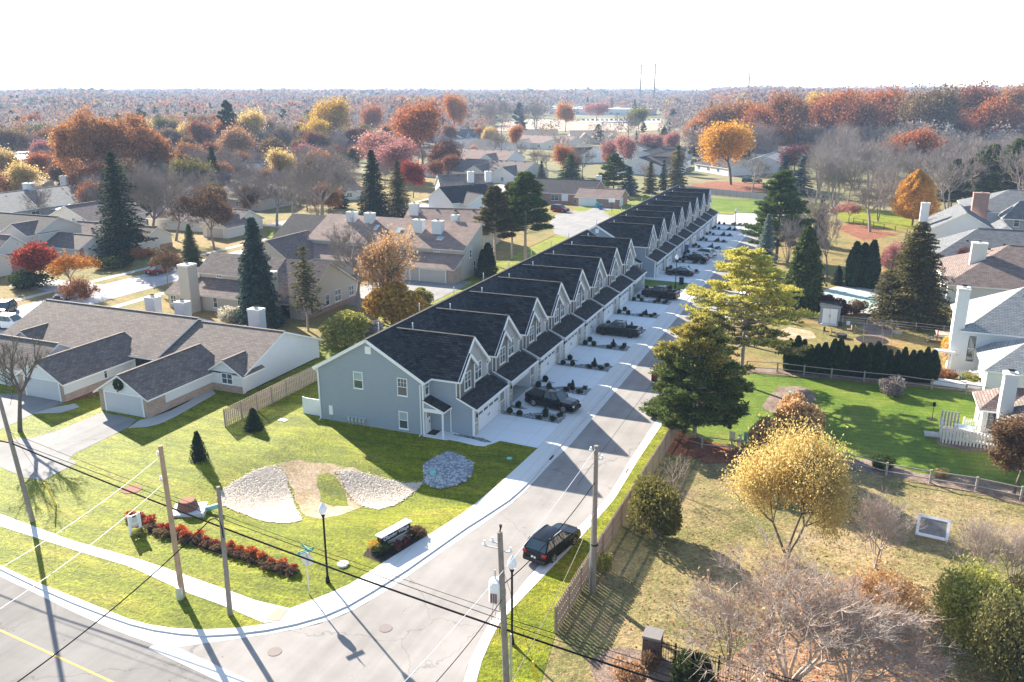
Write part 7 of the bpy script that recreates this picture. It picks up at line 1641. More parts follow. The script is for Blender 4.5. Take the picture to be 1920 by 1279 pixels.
# ---------------------------------------------------------------- yard things
x, y = G(1554, 610); root = empty('garden_shed', (x, y, .1), 'grey garden shed with white double doors at the rail fence', 'shed'); hd = Zp(x, y, 574)
m = MB(); m.box((-1.35, 0, 0), (1.35, 1.6, hd - .15), 'blue_siding'); m.build('wall', root); m = MB(); m.slab([(-1.5, -.15, hd - .08), (1.5, -.15, hd - .08), (1.5, 1.8, hd + .1), (-1.5, 1.8, hd + .1)], .1, 'charcoal_shingle', 'blue_siding', 'blue_siding'); m.build('roof', root)
for s in (-1, 1): m = MB(); m.box((s * .98, -.05, .15), (s * .02, -.01, hd - .5), 'white_paint'); m.box((s * .06, -.07, 1.1), (s * .1, -.05, 1.5), 'black_metal'); m.build('door', root)
m = MB(); m.box((-1.15, -.6, 0), (1.15, -.02, .12), 'stone_cap'); m.build('ramp', root)
patch('swimming_pool', W((1535, 560), (1550, 548), (1580, 544), (1620, 548), (1640, 556), (1650, 570), (1630, 580), (1590, 578), (1560, 572)), .16, 'pool_cover'); patch('pool_deck', W((1520, 566), (1535, 548), (1570, 538), (1630, 541), (1665, 552), (1690, 568), (1680, 585), (1620, 592), (1560, 585)), .13, 'concrete_old')
for px, py, ty, lb in ((1474, 605, 590, 'pale green utility box left of the rail fence posts'), (1481, 608, 594, 'white utility post beside the pale green box'), (1372, 826, 812, 'pale green utility box on the rust mulch'), (1386, 838, 818, 'white and teal utility post on the rust mulch'), (1397, 833, 813, 'slim green marker post on the rust mulch')):
    x, y = G(px, py); h = Zp(x, y, ty); box('utility_box', lb, 'utility box', px, py, .3 if 'post' in lb else .5, .3, h, 'stone_cap' if 'green' in lb and 'slim' not in lb else 'teal_plastic' if 'slim' in lb else 'white_paint')
# framed board
x, y = G(1745, 1018); root = empty('framed_board', (x, y, .1), 'white-framed glazed board propped low in the dry grass', 'board', None, -.12); tl = R(38)
def tp(u, v, w_=0): return (u, v * math.cos(tl) - w_ * math.sin(tl), .35 + v * math.sin(tl) + w_ * math.cos(tl))
m = MB()
for (u0, v0, u1, v1) in ((-1.1, 0, 1.1, .2), (-1.1, 1.5, 1.1, 1.7), (-1.1, .2, -.9, 1.5), (.9, .2, 1.1, 1.5)): m.slab([tp(u0, v0), tp(u1, v0), tp(u1, v1), tp(u0, v1)], .06, 'white_paint')
m.build('frame', root); m = MB(); m.face([tp(-.9, .2, -.02), tp(.9, .2, -.02), tp(.9, 1.5, -.02), tp(-.9, 1.5, -.02)], 'picture_glass'); m.build('glazing', root)
for u in (-1., 1.): m = MB(); m.bar((u, 1.3, 0), (u, 1.3, 1.35), .08, .08, 'post_wood'); m.build('leg', root); m = MB(); m.bar((u, .05, 0), (u, .05, .4), .08, .08, 'post_wood'); m.build('leg', root)
# trampoline
x, y = G(1634, 650); root = empty('trampoline', (x, y, .1), 'round netted trampoline behind the hedge', 'trampoline'); m = MB(); m.tube([(2.2 * math.cos(k * .3307), 2.2 * math.sin(k * .3307), .8) for k in range(20)], .03, 'post_wood', 6); m.build('frame', root)
m = MB(); m.prism([(2. * math.cos(k * .3142), 2. * math.sin(k * .3142)) for k in range(20)], .78, .8, 'dark_mulch'); m.build('mat', root)
for k in range(6): a = k * 1.047; m = MB(); m.tube([(2.25 * math.cos(a), 2.25 * math.sin(a), 0), (2.25 * math.cos(a), 2.25 * math.sin(a), 2.5)], .02, 'post_wood', 5); m.build('pole', root)
m = MB(); m.tube([(2.25 * math.cos(k * .3307), 2.25 * math.sin(k * .3307), 2.5) for k in range(20)], .012, 'post_wood', 4); m.build('top_ring', root)
# patio chairs and fire pit
def garden_chair(label, px, py, rz, mat='dark_alloy'):
    x, y = G(px, py); root = empty('garden_chair', (x, y, .1), label, 'chair', 'garden chairs round the fire pit', rz); m = MB(); m.box((-.28, -.28, .4), (.28, .28, .45), mat); m.build('seat', root); m = MB(); m.box((-.28, .24, .45), (.28, .29, 1.), mat); m.build('backrest', root)
    for a in (-1, 1):
        for b in (-1, 1): m = MB(); m.bar((a * .25, b * .25, 0), (a * .25, b * .25, .4), .04, .04, mat); m.build('leg', root)
garden_chair('garden chair behind the dark fire pit', 1574, 618, 0); garden_chair('garden chair left of the fire pit', 1562, 630, 1.6); garden_chair('lone garden chair on the lawn left of the fire pit', 1548, 628, 1.2); garden_chair('pale garden chair right of the fire pit', 1592, 624, -1.4, 'terracotta')
disc('fire_pit', 'dark round fire pit on the lawn behind the hedge', 1577, 634, .7, 'dark_gap', .1, .5)
box('planter', 'small white pot beside the shed fence', 'pot', 1590, 610, .5, .5, .5, 'white_paint'); disc('rock_pile', 'small pile of pale stones on the back lawn', 1682, 626, .6, 'white_gravel', .1, .3)
# closed parasol, stair rail deck
x, y = G(1788, 640); root = empty('parasol', (x, y, .9), 'closed white parasol on the brown deck', 'parasol'); m = MB(); m.tube([(0, 0, 0), (0, 0, 2.9)], .04, 'post_wood', 6); m.build('pole', root); m = MB(); m.tube([(0, 0, 1.0), (0, 0, 1.1), (0, 0, 2.0), (0, 0, 2.9)], [.35, .5, .3, .03], 'white_paint', 10); m.build('canopy', root)
x, y = G(1800, 650); root = empty('wooden_deck', (x, y, .1), 'brown wooden deck with stairs beside the tall white chimney', 'deck'); m = MB(); m.box((-2.8, 0, .85), (2.5, 3.5, .95), 'deck_wood'); m.build('floor', root)
for xx in (-2.8, -1.0, .8, 2.4): m = MB(); m.box((xx - .06, -.06, 0), (xx + .06, .06, 1.9), 'rust'); m.build('post', root)
for z in (1.2, 1.8): m = MB(); m.bar((-2.8, 0, z), (2.4, 0, z), .05, .08, 'rust'); m.build('rail', root)
for k in range(4): m = MB(); m.box((-3.1 - k * .3, .3, .7 - k * .2), (-2.8 - k * .3, 1.6, .75 - k * .2), 'deck_wood'); m.build('step', root)
# picket fence, arbour, planters
def picket(label, a, b, h=1.05, n=None):
    a, b = Vector(G(*a)), Vector(G(*b)); d = b - a; L_ = d.length; root = empty('picket_fence', (a.x, a.y, .1), label, 'fence', None, math.atan2(d.y, d.x)); m = MB()
    for k in range(int(L_ / .2) + 1): m.box((k * .2, -.01, .08), (k * .2 + .09, .015, h), 'white_paint')
    for z in (.3, h - .25): m.bar((0, .03, z), (L_, .03, z), .03, .07, 'white_paint')
    m.build('pickets', root)
    for x in (0, L_): m = MB(); m.box((x - .06, -.06, 0), (x + .06, .06, h + .15), 'white_paint'); m.build('post', root)
picket('white picket fence right of the garden arbour', (1775, 692), (1800, 695)); picket('white picket gate section before the white house', (1794, 712), (1816, 714)); picket('white picket fence before the garden boxes, right part', (1816, 714), (1834, 712)); picket('white picket fence beside the arborvitae end', (1758, 705), (1794, 712)); picket('white picket fence on the beige deck', (1805, 805), (1850, 808))
x, y = G(1765, 694); root = empty('garden_arbour', (x, y, .1), 'white garden arbour at the end of the hedge', 'arbour')
for a in (-.8, .8):
    for b in (-.4, .4): m = MB(); m.box((a - .06, b - .06, 0), (a + .06, b + .06, 2.3), 'white_paint'); m.build('post', root)
m = MB()
for k in range(5): m.box((-1.1, -.5 + k * .22, 2.3), (1.1, -.44 + k * .22, 2.4), 'white_paint')
for b in (-.4, .4): m.box((-1., b - .04, 2.2), (1., b + .04, 2.3), 'white_paint')
m.build('top', root)
box('raised_bed', 'long white raised garden bed behind the rail fence', 'planter', 1778, 724, 3.6, 1., .55, 'white_paint', -.1); box('raised_bed', 'shorter white raised garden bed with yellow plants', 'planter', 1822, 728, 2.4, 1., .55, 'white_paint', -.1)
x, y = G(1822, 722); plant('garden_plants', 'shrub_tiny', x, y, .8, 2.2, 'yellow-green plants in the white raised bed', 'plants', mat='leaf_lime', z=.5)
box('storage_box', 'small green box by the picket gate', 'box', 1806, 712, .9, .5, .35, 'green_plastic'); x, y = G(1768, 712); plant('shrub', 'bush_twig', x, y, 1.3, 2.6, 'reddish brown perennials inside the picket fence', 'plants', mat='leaf_rust')
x, y = G(1800, 835); root = empty('beige_deck', (x, y, .1), 'small beige-fenced deck with glass table at the right', 'deck'); m = MB(); m.box((-1.6, -.2, .3), (3.6, 3.4, .4), 'fence_grey'); m.build('floor', root)
m = MB()
for k in range(18): m.box((-1.6 + k * .29, -.28, 0), (-1.42 + k * .29, -.24, 1.5), 'stone_cap')
m.bar((-1.6, -.2, .9), (3.6, -.2, .9), .04, .1, 'fence_grey'); m.build('screen', root); m = MB()
for k in range(7): m.box((-1.68, k * .29, 0), (-1.64, k * .29 + .18, 1.9), 'stone_cap')
m.bar((-1.6, 0, 1.), (-1.6, 2., 1.), .04, .1, 'fence_grey'); m.build('screen', root); m = MB()
for k in range(6): m.box((-1.6 + k * .29, 3.3, 0), (-1.42 + k * .29, 3.34, 2.), 'fence_grey')
m.bar((-1.6, 3.36, 1.), (.1, 3.36, 1.), .04, .1, 'fence_grey'); m.build('screen', root); m = MB(); m.box((-3.0, .7, .05), (-1.7, 1.9, .2), 'concrete_old'); m.build('step', root)
x, y = G(1806, 822); root = empty('glass_table', (x, y, .5), 'pale glass table on the beige deck', 'table'); m = MB(); m.box((-.9, -.5, .7), (.9, .5, .74), 'blind_glass'); m.build('tabletop', root)
for a in (-.8, .8):
    for b in (-.4, .4): m = MB(); m.bar((a, b, 0), (a, b, .7), .05, .05, 'galvanised'); m.build('leg', root)
x, y = G(1747, 789); root = empty('bird_feeder', (x, y, .1), 'slim black bird feeder pole on the green lawn', 'bird feeder'); m = MB(); m.tube([(0, 0, 0), (0, 0, 1.9)], .03, 'black_metal', 6); m.build('pole', root); m = MB(); m.box((-.14, -.14, 1.5), (.14, .14, 1.9), 'black_metal'); m.build('feeder', root); disc('mulch_ring', 'dark mulch ring under the bird feeder', 1747, 788, .5, 'dark_mulch', .1, .03)
box('storage_box', 'small teal box on the brown mulch island', 'box', 1485, 741, .7, .5, .3, 'teal_plastic')
# wreath
m = MB(); x, y = G(1, 1); pts = []
for k in range(17): a = k * math.pi / 8; pts.append((.42 * math.cos(a), 0, .42 * math.sin(a)))
m.tube(pts, .15, 'needle_dark', 8, cap=False); r_ = rng(4); A_ = r_.uniform(0, 6.283, 500); B_ = r_.uniform(0, 6.283, 500)
Cw = np.stack([(.42 + .17 * np.cos(B_)) * np.cos(A_), .17 * np.sin(B_), (.42 + .17 * np.cos(B_)) * np.sin(A_)], 1); vv = cards(Cw, np.full(500, .12), r_)
for k in range(500): m.face(vv[k * 4:k * 4 + 4], 'needle_dark')
m.box((-.08, -.2, -.75), (.08, -.12, -.4), 'red_paint'); X_, Z_ = onY(223, 721, 59.75); tag(m.build('wreath', None, (X_, 59.62, Z_)), 'green wreath with red ribbon above the ranch garage door', 'wreath')
# bins, hoop
def bin_(label, px, py, mat, h=1.15, z=.12):
    x, y = G(px, py); root = empty('wheeled_bin', (x, y, z), label, 'bin'); m = MB(); m.prism([(-.3, -.35), (.3, -.35), (.36, .35), (-.36, .35)], 0, h - .1, mat); m.build('body', root); m = MB(); m.box((-.38, -.4, h - .1), (.38, .42, h), mat); m.build('lid', root)
    for s in (-.33, .33): m = MB(); m.tube([(s - .04, .3, .12), (s + .04, .3, .12)], .12, 'tyre', 10); m.build('wheel', root)
bin_('dark teal wheeled bin in the parking court', 1119, 391, 'sign_green', 1.5); bin_('bright blue wheeled bin in the parking court', 1126, 394, 'blue_plastic', 1.5); bin_('dark bin on the grass strip by the second lamp', 1277, 534, 'black_metal'); bin_('blue bin by a far garage door', 1287, 473, 'blue_plastic', 1.4); 
x, y = G(1147, 400); root = empty('basketball_hoop', (x, y, .1), 'basketball hoop on a pole in the parking court', 'basketball hoop'); m = MB(); m.tube([(0, 0, 0), (0, 0, 3.6)], .06, 'black_metal', 6); m.build('pole', root); m = MB(); m.box((-.9, -.35, 2.9), (.9, -.3, 4.), 'white_paint'); m.build('backboard', root); m = MB(); m.tube([(.23 * math.cos(k * .5236), -.6 + .23 * math.sin(k * .5236), 3.) for k in range(13)], .02, 'red_paint', 5); m.build('rim', root)
# tall masts on the skyline
for px, ty, d, lb in ((1181, 122, 1500, 'left lattice mast of the pair on the skyline'), (1205, 120, 1500, 'right lattice mast of the pair on the skyline'), (1367, 136, 1700, 'single tall mast on the skyline'), (416, 148, 2600, 'faint pylon on the left skyline')):
    a = math.atan2((px - 960), F * cp) ; dx, dy = -math.sin(YAW - a), math.cos(YAW - a); x, y = dx * d, dy * d; z0 = hgt(x, y); h = HGT(x, y, ty, 400) - z0
    root = empty('radio_mast', (x, y, z0), lb, 'mast'); m = MB(); s = 1.6 if px != 416 else 3
    for q in range(3):
        A2 = q * 2.094; m.bar((s * math.cos(A2), s * math.sin(A2), 0), (.4 * math.cos(A2), .4 * math.sin(A2), h), .9, .9, 'post_wood')
    for k in range(14):
        z = h * k / 14; f = 1 - k / 14 * .75; m.bar((s * f, 0, z), (-s * f * .5, s * f * .87, z + h / 14), .5, .5, 'post_wood'); m.bar((-s * f * .5, s * f * .87, z), (-s * f * .5, -s * f * .87, z + h / 14), .5, .5, 'post_wood')
    for k in (.45, .8, .97): m.box((-2, -.3, h * k), (2, .3, h * k + 1.5), 'red_paint')
    m.build('lattice', root)

# ---------------------------------------------------------------- loose stones
def inside(p, poly):
    c = False; n_ = len(poly)
    for i in range(n_):
        a, b = poly[i], poly[i - 1]
        if (a[1] > p[1]) != (b[1] > p[1]) and p[0] < (b[0] - a[0]) * (p[1] - a[1]) / (b[1] - a[1]) + a[0]: c = not c
    return c
def stones(label, polys, n, r0, r1, mats, z=.16, seed=3, spill=0., flat=1.):
    r = random.Random(seed); g_ = rng(seed); pts = []
    ar = [abs(sum(q[i - 1][0] * q[i][1] - q[i][0] * q[i - 1][1] for i in range(len(q)))) for q in polys]
    for q, a in zip(polys, ar):
        k = int(n * a / sum(ar)); x0, x1 = min(p[0] for p in q), max(p[0] for p in q); y0, y1 = min(p[1] for p in q), max(p[1] for p in q); t_ = 0
        while k and t_ < 200000:
            t_ += 1; p = (r.uniform(x0, x1), r.uniform(y0, y1))
            if inside(p, q): pts.append((p[0] + r.gauss(0, spill), p[1] + r.gauss(0, spill))); k -= 1
    N_ = len(pts); C = np.array([(x, y, hgt(x, y) + z) for x, y in pts]); O = np.array([(1, 0, 0), (0, 1, 0), (-1, 0, 0), (0, -1, 0), (.5, .5, .7), (-.6, .4, .6), (-.3, -.6, .75), (.5, -.5, .6)], float)
    rad = g_.uniform(r0, r1, (N_, 1, 1)); J = 1 + g_.normal(size=(N_, 8, 1)) * .18; a = g_.uniform(0, 6.28, N_); ca, sa = np.cos(a)[:, None], np.sin(a)[:, None]
    X = O[None, :, 0] * ca * 1.3 - O[None, :, 1] * sa; Y = O[None, :, 0] * sa * 1.3 + O[None, :, 1] * ca; V = np.stack([X, Y, np.tile(O[None, :, 2], (N_, 1)) * flat], 2) * rad * J + C[:, None, :]
    Fq = np.array([(0, 1, 4), (1, 2, 5), (2, 3, 6), (3, 0, 7), (0, 4, 7), (1, 5, 4), (2, 6, 5), (3, 7, 6), (4, 5, 6), (4, 6, 7)]); Fq = (Fq[None] + (np.arange(N_) * 8)[:, None, None]).reshape(-1, 3)
    tag(objm('loose_stones', npmesh('loose_stones', V.reshape(-1, 3), Fq, mats, np.repeat(g_.integers(0, len(mats), N_), 10))), label, 'stones', kind='stuff')
stones('grey and white rocks in the round rock bed', [g3], 2600, .08, .17, ['stone_a', 'stone_b', 'stone_a', 'stone_b'], .17, 3, .12)
stones('pale beige gravel in the two basin beds', [g1, g2], 13000, .035, .075, ['stone_c', 'stone_c', 'stone_c', 'stone_c'], .165, 4, .1, .35)
stones('grey stones in the driveway beds', [[(-31.35, y0 + 6.45), (-28.5, y0 + 6.3), (-24.95, y0 + 6.15), (-24.95, y0 + 8.35), (-27.3, y0 + 8.3), (-28.9, y0 + 7.4), (-31.35, y0 + 7.15)] for y0 in YB], 6500, .05, .12, ['stone_a', 'stone_b', 'stone_d', 'stone_b'], .135, 5)

g_ = rng(11); n_ = 9000; q = g_.uniform(0, 1, (n_, 2)); lx = -12 + q[:, 0] * 34; ly = 34 + q[:, 1] * 37; w8 = np.exp(-((lx - 2) ** 2 + (ly - 46) ** 2) / 90) + np.exp(-((lx - 8) ** 2 + (ly - 43) ** 2) / 60) + .12
k_ = g_.uniform(0, 1, n_) < w8; C = np.stack([lx[k_], ly[k_], np.full(k_.sum(), .125)], 1); nz = np.tile([0, 0, 1.], (len(C), 1)); D = g_.normal(size=(len(C), 3)) * np.array([1, 1, .15])
tag(objm('fallen_leaves', cards_mesh('fallen_leaves', [cards(C, g_.uniform(.09, .17, len(C)), g_, 1.3, nz, D)], ['leaf_rust', 'leaf_peach', 'leaf_brown'], g_.integers(0, 3, len(C)))), 'fallen brown leaves on the dry yard under the bare trees', 'leaves', kind='stuff')
n_ = 1800; lx = g_.uniform(-60, -46, n_); ly = g_.uniform(62, 84, n_); C = np.stack([lx, ly, np.full(n_, .13)], 1); nz = np.tile([0, 0, 1.], (n_, 1)); D = g_.normal(size=(n_, 3)) * np.array([1, 1, .15])
tag(objm('fallen_leaves', cards_mesh('fallen_leaves', [cards(C[g_.uniform(0, 1, n_) < .35], .12, g_, 1.3)], ['leaf_peach'])), 'scattered leaves along the tan fence', 'leaves', kind='stuff') if 0 else None
# ---------------------------------------------------------------- vehicles
def car_meshes(kind, paint, rims='alloy'):
    K = dict(
        suv=dict(L=4.85, W=1.92, H=1.68, belt=[(-2.42, .62), (-2.38, 1.02), (-1.9, 1.10), (.75, 1.04), (1.0, 1.02), (1.9, .93), (2.3, .80), (2.42, .55)], cab=(-2.25, -1.75, .10, 1.15), wb=2.75, wr=.37),
        sedan=dict(L=4.8, W=1.86, H=1.45, belt=[(-2.4, .60), (-2.35, .95), (-1.7, 1.0), (.7, .93), (1.0, .92), (1.9, .80), (2.3, .68), (2.4, .45)], cab=(-1.95, -1.05, -.05, .95), wb=2.8, wr=.34),
        bigsuv=dict(L=4.9, W=1.95, H=1.85, belt=[(-2.42, .65), (-2.4, 1.15), (-1.9, 1.18), (.85, 1.14), (1.1, 1.12), (2.05, 1.05), (2.38, .95), (2.45, .6)], cab=(-2.35, -2.15, .35, 1.1), wb=2.75, wr=.38),
        pickup=dict(L=5.6, W=2.0, H=1.85, belt=[(-2.8, .70), (-2.78, 1.22), (-.85, 1.22), (1.1, 1.18), (1.3, 1.16), (2.5, 1.08), (2.75, .95), (2.8, .62)], cab=(-.85, -.72, .55, 1.3), wb=3.6, wr=.43, bed=(-2.74, -.9)),
        pickup_cap=dict(L=5.5, W=1.9, H=1.78, belt=[(-2.75, .68), (-2.73, 1.16), (-.6, 1.16), (1.0, 1.12), (1.3, 1.08), (2.4, 1.0), (2.68, .85), (2.75, .58)], cab=(-.65, -.5, .6, 1.3), wb=3.4, wr=.40, bed=(-2.7, -.7)))[kind]
    L_, W_, H_ = K['L'], K['W'], K['H']; out = {}; ax = K['wb'] / 2; wr = K['wr']
    belt = K['belt']
    def bz(x):
        for (a, za), (b, zb) in zip(belt, belt[1:]):
            if a <= x <= b: return za + (zb - za) * (x - a) / (b - a)
        return belt[0][1] if x < belt[0][0] else belt[-1][1]
    xs = sorted(set([b[0] for b in belt] + [s * ax + k * wr * 1.18 * c for s in (-1, 1) for k, c in ((-1, 1), (1, 1), (-1, .8), (1, .8), (-1, .45), (1, .45), (0, 1))] + [i * L_ / 16 - L_ / 2 for i in range(17)]))
    m = MB(); rows = []
    for x in xs:
        t = abs(x) / (L_ / 2); tap = 1 - .10 * max(0, (t - .72) / .28) ** 1.5; w_ = W_ / 2 * tap; b = .24; 
        for s in (-1, 1):
            dx = x - s * ax
            if abs(dx) < wr * 1.18: b = max(b, wr + math.sqrt(max(0, (wr * 1.18) ** 2 - dx * dx)))
        z = bz(x); zs = [min(b, z - .05), min(b + .02, z - .04), max(b + .03, (z + .24) * .55), z - .04, z]; ys = [w_ * .93, w_ * .985, w_, w_ * .96, w_ * .90]
        rows.append([(x, -y, q) for y, q in zip(ys, zs)] + [(x, 0, z + .035)] + [(x, y, q) for y, q in zip(ys[::-1], zs[::-1])])
    n_ = len(rows[0])
    bed = K.get('bed')
    for a, b in zip(rows, rows[1:]):
        inbed = bed and a[0][0] >= bed[0] - .01 and b[0][0] <= bed[1] + .01
        for k in range(n_ - 1):
            if inbed and k in (4, 5): continue
            m.face([a[k], b[k], b[k + 1], a[k + 1]], 'dark_alloy' if k in (0, n_ - 2) else paint)
    m.face(rows[0][::-1], paint); m.face(rows[-1], paint)
    m.box((-L_ / 2 + .15, -W_ * .42, .2), (L_ / 2 - .15, W_ * .42, .34), 'tyre')
    if bed:
        w_ = W_ / 2 * .86; z = bz(bed[0] + .1) - .01
        m.box((bed[0], -w_, .72), (bed[1], w_, .76), 'dark_gap')
        for q in ([(bed[0], -w_), (bed[1], -w_)], [(bed[0], w_), (bed[1], w_)], [(bed[0] + .02, -w_), (bed[0] + .02, w_)], [(bed[1], -w_), (bed[1], w_)]): m.face([(*q[0], .72), (*q[1], .72), (*q[1], z), (*q[0], z)], 'dark_gap')
        for s in (-1, 1): m.box((bed[0], s * w_, z - .04), (bed[1], s * W_ / 2 * .93, z + .01), paint)
        m.box((bed[0] - .05, -w_, .8), (bed[0] + .06, w_, z + .01), paint)
        if kind == 'pickup_cap': m.box((bed[0], -w_ - .05, z + .015), (bed[1] - .02, w_ + .05, z + .1), 'tyre')
    # bumper trim
    m.box((-L_ / 2 - .06, -W_ * .44, .36), (-L_ / 2 + .1, W_ * .44, .58), 'dark_alloy' if 'pickup' not in kind else 'dark_alloy'); m.box((L_ / 2 - .12, -W_ * .43, .3), (L_ / 2 + .04, W_ * .43, .5), 'dark_alloy')
    m.box((L_ / 2 - .05, -W_ * .27, .52), (L_ / 2 + .03, W_ * .27, .78), 'dark_gap')
    out['body'] = m.mesh('body')
    # cabin
    rb, rt, ft, fb = K['cab']; wb_, wt = W_ / 2 * .89, W_ / 2 * .72; h0 = lambda x: bz(x) + .0
    g = MB(); c = [(rb, wb_, h0(rb)), (rt, wt, H_ - .03), (ft, wt, H_ - .03), (fb, wb_, h0(fb))]
    for s in (-1, 1): g.face([(x, s * y, z) for x, y, z in c][::s], 'car_glass')
    g.face([(rb, -wb_, h0(rb)), (rb, wb_, h0(rb)), (rt, wt, H_ - .03), (rt, -wt, H_ - .03)], 'car_glass'); g.face([(fb, wb_, h0(fb)), (fb, -wb_, h0(fb)), (ft, -wt, H_ - .03), (ft, wt, H_ - .03)], 'car_glass')
    out['windows'] = g.mesh('windows')
    r = MB(); N = 6; rr = []
    for i in range(N + 1):
        t = i / N; x = (rt - .06) + (ft + .08 - rt + .06) * t; z = H_ - .04 + .04 * math.sin(math.pi * t); rr.append([(x, -wt - .04, z - .03), (x, -wt * .75, z + .02), (x, 0, z + .04), (x, wt * .75, z + .02), (x, wt + .04, z - .03)])
    for a, b in zip(rr, rr[1:]):
        for k in range(4): r.face([a[k], b[k], b[k + 1], a[k + 1]], paint)
    r.face([q for q in rr[0]], paint); r.face([q for q in rr[-1]][::-1], paint)
    for s in (-1, 1):
        r.bar((rb, s * wb_, h0(rb)), (rt, s * (wt + .01), H_ - .05), .1, .1, paint); r.bar((fb, s * wb_, h0(fb)), (ft, s * (wt + .01), H_ - .05), .08, .07, paint)
        for f in ((.5,) if kind != 'suv' and kind != 'bigsuv' else (.33, .68)):
            xb = rb + (fb - rb) * f; xt = rt + (ft - rt) * f; r.bar((xb, s * (wb_ + .005), h0(xb)), (xt, s * (wt + .012), H_ - .05), .07, .03, 'car_black')
        if 'suv' in kind: r.bar((rt + .25, s * wt * .95, H_ + .05), (ft - .1, s * wt * .95, H_ + .05), .04, .04, 'galvanised')
    out['roof'] = r.mesh('roof')
    w = MB(); w.tube([(0, -.12, 0), (0, .12, 0)], wr, 'tyre', 20); out['wheel'] = w.mesh('wheel')
    w = MB(); w.tube([(0, -.125, 0), (0, .125, 0)], wr * .62, rims, 12)
    for s in (-1, 1):
        for k in range(5): a = k * 1.2566; w.bar((.0, s * .13, 0), (wr * .58 * math.cos(a), s * .13, wr * .58 * math.sin(a)), .03, .09, 'dark_alloy' if rims == 'alloy' else 'alloy', up=(0, 1, 0)) if 0 else w.bar((wr * .2 * math.cos(a + .6), s * .128, wr * .2 * math.sin(a + .6)), (wr * .5 * math.cos(a + .6), s * .128, wr * .5 * math.sin(a + .6)), .1, .012, 'tyre', up=(0, 1, 0))
    out['rim'] = w.mesh('rim')
    for nm, x0, x1, z0, z1, mt in (('headlight', L_ / 2 - .28, L_ / 2 - .0, bz(L_ / 2 - .1) - .2, bz(L_ / 2 - .1) - .04, 'lamp_clear'), ('taillight', -L_ / 2 - .015, -L_ / 2 + .22, .82, 1.0, 'lamp_red')):
        w = MB(); w.box((x0, -.14, z0), (x1, .14, z1), mt); out[nm] = w.mesh(nm)
    w = MB(); w.box((-L_ / 2 - .075, -.17, .62), (-L_ / 2 - .02, .17, .76), 'white_paint'); out['license_plate'] = w.mesh('license_plate')
    w = MB(); w.box((-.06, -.09, 0), (.06, .09, .15), paint); out['mirror'] = w.mesh('mirror'); out['K'] = K; return out
CM = {}
def car(name, label, kind, paint, x, y, rz, rims='alloy', z=.0, sc_=1.05, group=None):
    key = (kind, paint, rims)
    if key not in CM: CM[key] = car_meshes(*key)
    D = CM[key]; K = D['K']; root = empty(name, (x, y, z), label, 'car' if 'pickup' not in kind else 'pickup truck', group, rz); root.scale = (sc_,) * 3
    for nm in ('body', 'windows', 'roof', 'license_plate'): objm(nm, D[nm], root)
    for sx in (-1, 1):
        for sy in (-1, 1): w = objm('wheel', D['wheel'], root, (sx * K['wb'] / 2, sy * (K['W'] / 2 - .11), K['wr'])); objm('rim', D['rim'], w)
    for sy in (-1, 1):
        objm('headlight', D['headlight'], root, (0, sy * K['W'] * .36, 0)); objm('taillight', D['taillight'], root, (0, sy * (K['W'] / 2 * .9 - .12), 0)); objm('mirror', D['mirror'], root, (K['cab'][3] - .25, sy * (K['W'] / 2 + .06), K['belt'][3][1] + .02))
    return root
def car_px(name, label, kind, paint, rear, front, side, rims='alloy', z=.0, **k):
    a, b = Vector(G(rear[0], rear[1], z)), Vector(G(front[0], front[1], z)); d = (b - a).normalized(); n = Vector((-d.y, d.x)); c = (a + b) / 2 - n * side * .86; return car(name, label, kind, paint, c.x, c.y, math.atan2(d.y, d.x), rims, z, **k)
car_px('parked_wagon', 'black crossover wagon parked on the street beside the wooden fence', 'suv', 'car_black', (1036, 1054), (1074, 1022), -1, z=.02)
car_px('pickup_truck', 'black pickup with covered bed before the open garage, nearest truck', 'pickup_cap', 'car_black', (1000, 761), (1058, 774), -1, z=.125)
car_px('pickup_truck', 'dark teal pickup with open bed parked nose to its garage', 'pickup', 'car_teal', (1184, 634), (1129, 628), 1, 'dark_alloy', z=.125)
car_px('pickup_truck', 'maroon-black pickup at the end unit of the nearer row', 'pickup', 'car_maroon', (1257, 563), (1212, 557), 1, 'dark_alloy', z=.125)
car_px('parked_sedan', 'black sedan at the first driveway of the farther row', 'sedan', 'car_navy', (1290, 519), (1255, 516), 1, 'dark_alloy', z=.125)
car_px('parked_sedan', 'black crossover beside the white one at the farther row', 'sedan', 'car_black', (1316, 492), (1284, 488), 1, z=.125)
car_px('parked_wagon', 'white crossover behind the black one at the farther row', 'suv', 'car_white', (1328, 484), (1300, 480), 1, z=.125)
car_px('parked_car', 'silver car half hidden under the big pine beside the fence', 'sedan', 'car_silver', (1243, 787), (1269, 760), -1, z=.02)
car_px('parked_car', 'red pickup half hidden behind the big pine', 'pickup', 'car_red', (1252, 722), (1280, 700), -1, z=.02)
car('parked_car', 'silver car parked on the back street behind the ranch roof', 'suv', 'car_silver', -115.2, 95, R(-86), z=.13)
car('parked_car', 'dark grey car cut by the left edge', 'suv', 'car_grey', -116, 84, R(-60), z=.13)
car('parked_car', 'white boxy suv left of the ranch roof', 'bigsuv', 'car_white', -107.5, 78.6, R(10), z=.14)
car('parked_car', 'red car parked on the back street beside the round bare tree', 'sedan', 'car_red', -116, 115, R(88), z=.13)
car('parked_car', 'dark red minivan in the parking court', 'bigsuv', 'car_red', *G(1050, 398), R(-15), z=.14)
car('parked_car', 'dark suv beside the white hip-roofed house far right', 'bigsuv', 'car_black', *G(1404, 343), R(15), z=.14); car('parked_car', 'small red car beside the dark suv far right', 'sedan', 'car_red', *G(1421, 343), R(80), z=.14)
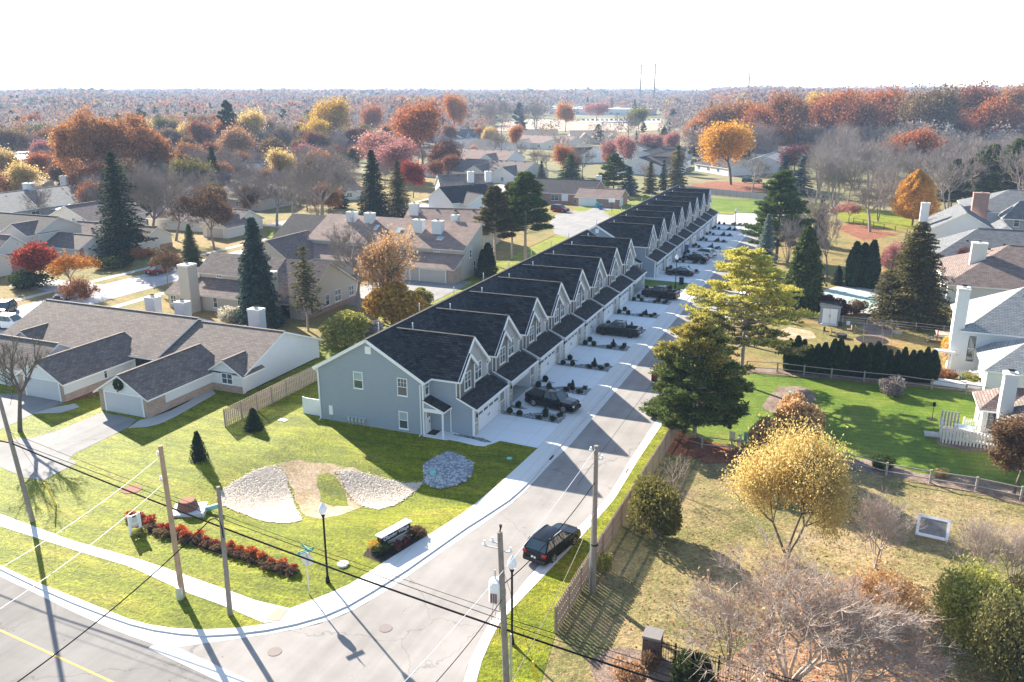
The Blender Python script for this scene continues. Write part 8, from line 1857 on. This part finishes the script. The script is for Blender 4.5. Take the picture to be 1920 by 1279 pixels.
for i in range(18):
    x, y = G(1085 + i * 8.8, 229.5); car('parked_car', 'small car in the distant school parking lot', ('sedan', 'suv')[i % 2], ('car_white', 'car_black', 'car_silver', 'car_red', 'car_grey')[i * 7 % 5], x, y, R(85 + i % 3), z=hgt(x, y) + .25, group='cars in the school parking lot')
# ---------------------------------------------------------------- camera, sky, sun
cam = bpy.data.cameras.new('camera'); co = bpy.data.objects.new('camera', cam); COL.objects.link(co)
co.location = (0, 0, CH); co.rotation_euler = (math.pi / 2 - PIT, 0, YAW)
cam.sensor_width = 36; cam.lens = F / 1920 * 36; cam.clip_end = 30000; cam.clip_start = .5
sc.camera = co
SUNDIR = Vector((-.833, .553, math.tan(R(24.7)))).normalized()
L = bpy.data.lights.new('sun', 'SUN'); L.energy = SUN_E; L.angle = R(.5); L.color = (1., .92, .79)
lo = bpy.data.objects.new('sun', L); COL.objects.link(lo); lo.rotation_euler = (-SUNDIR).to_track_quat('-Z', 'Y').to_euler()
w = bpy.data.worlds.new('World'); sc.world = w; w.use_nodes = True; t = w.node_tree
bg = t.nodes['Background']; sky = t.nodes.new('ShaderNodeTexSky'); sky.sky_type = 'NISHITA'; sky.sun_disc = False
sky.sun_elevation = R(24.7); sky.sun_rotation = math.atan2(SUNDIR.x, SUNDIR.y); sky.air_density = 1.; sky.dust_density = SKY_D; sky.ozone_density = 1.
t.links.new(sky.outputs[0], bg.inputs[0]); bg.inputs[1].default_value = SKY_S
sc.view_settings.view_transform = 'Standard'; sc.view_settings.look = 'None'; sc.view_settings.exposure = EXPO
if HAZE:
    mb = MB(); mb.box((-7000, -60, -1.2), (7000, 9000, 60), 'land')
    m = bpy.data.materials.new('haze'); m.use_nodes = True; t = m.node_tree; t.nodes.clear(); out = node(t, 'ShaderNodeOutputMaterial')
    pv = t.nodes.new('ShaderNodeVolumePrincipled'); pv.inputs['Color'].default_value = (.50, .68, 1, 1); pv.inputs['Density'].default_value = HAZE; pv.inputs['Anisotropy'].default_value = 0.
    t.links.new(pv.outputs[0], out.inputs['Volume'])
    hz = mb.build('haze'); hz.data.materials.clear(); hz.data.materials.append(m); tag(hz, kind='stuff')
sc.cycles.max_bounces = 6; sc.cycles.transparent_max_bounces = 8; sc.cycles.volume_bounces = 1
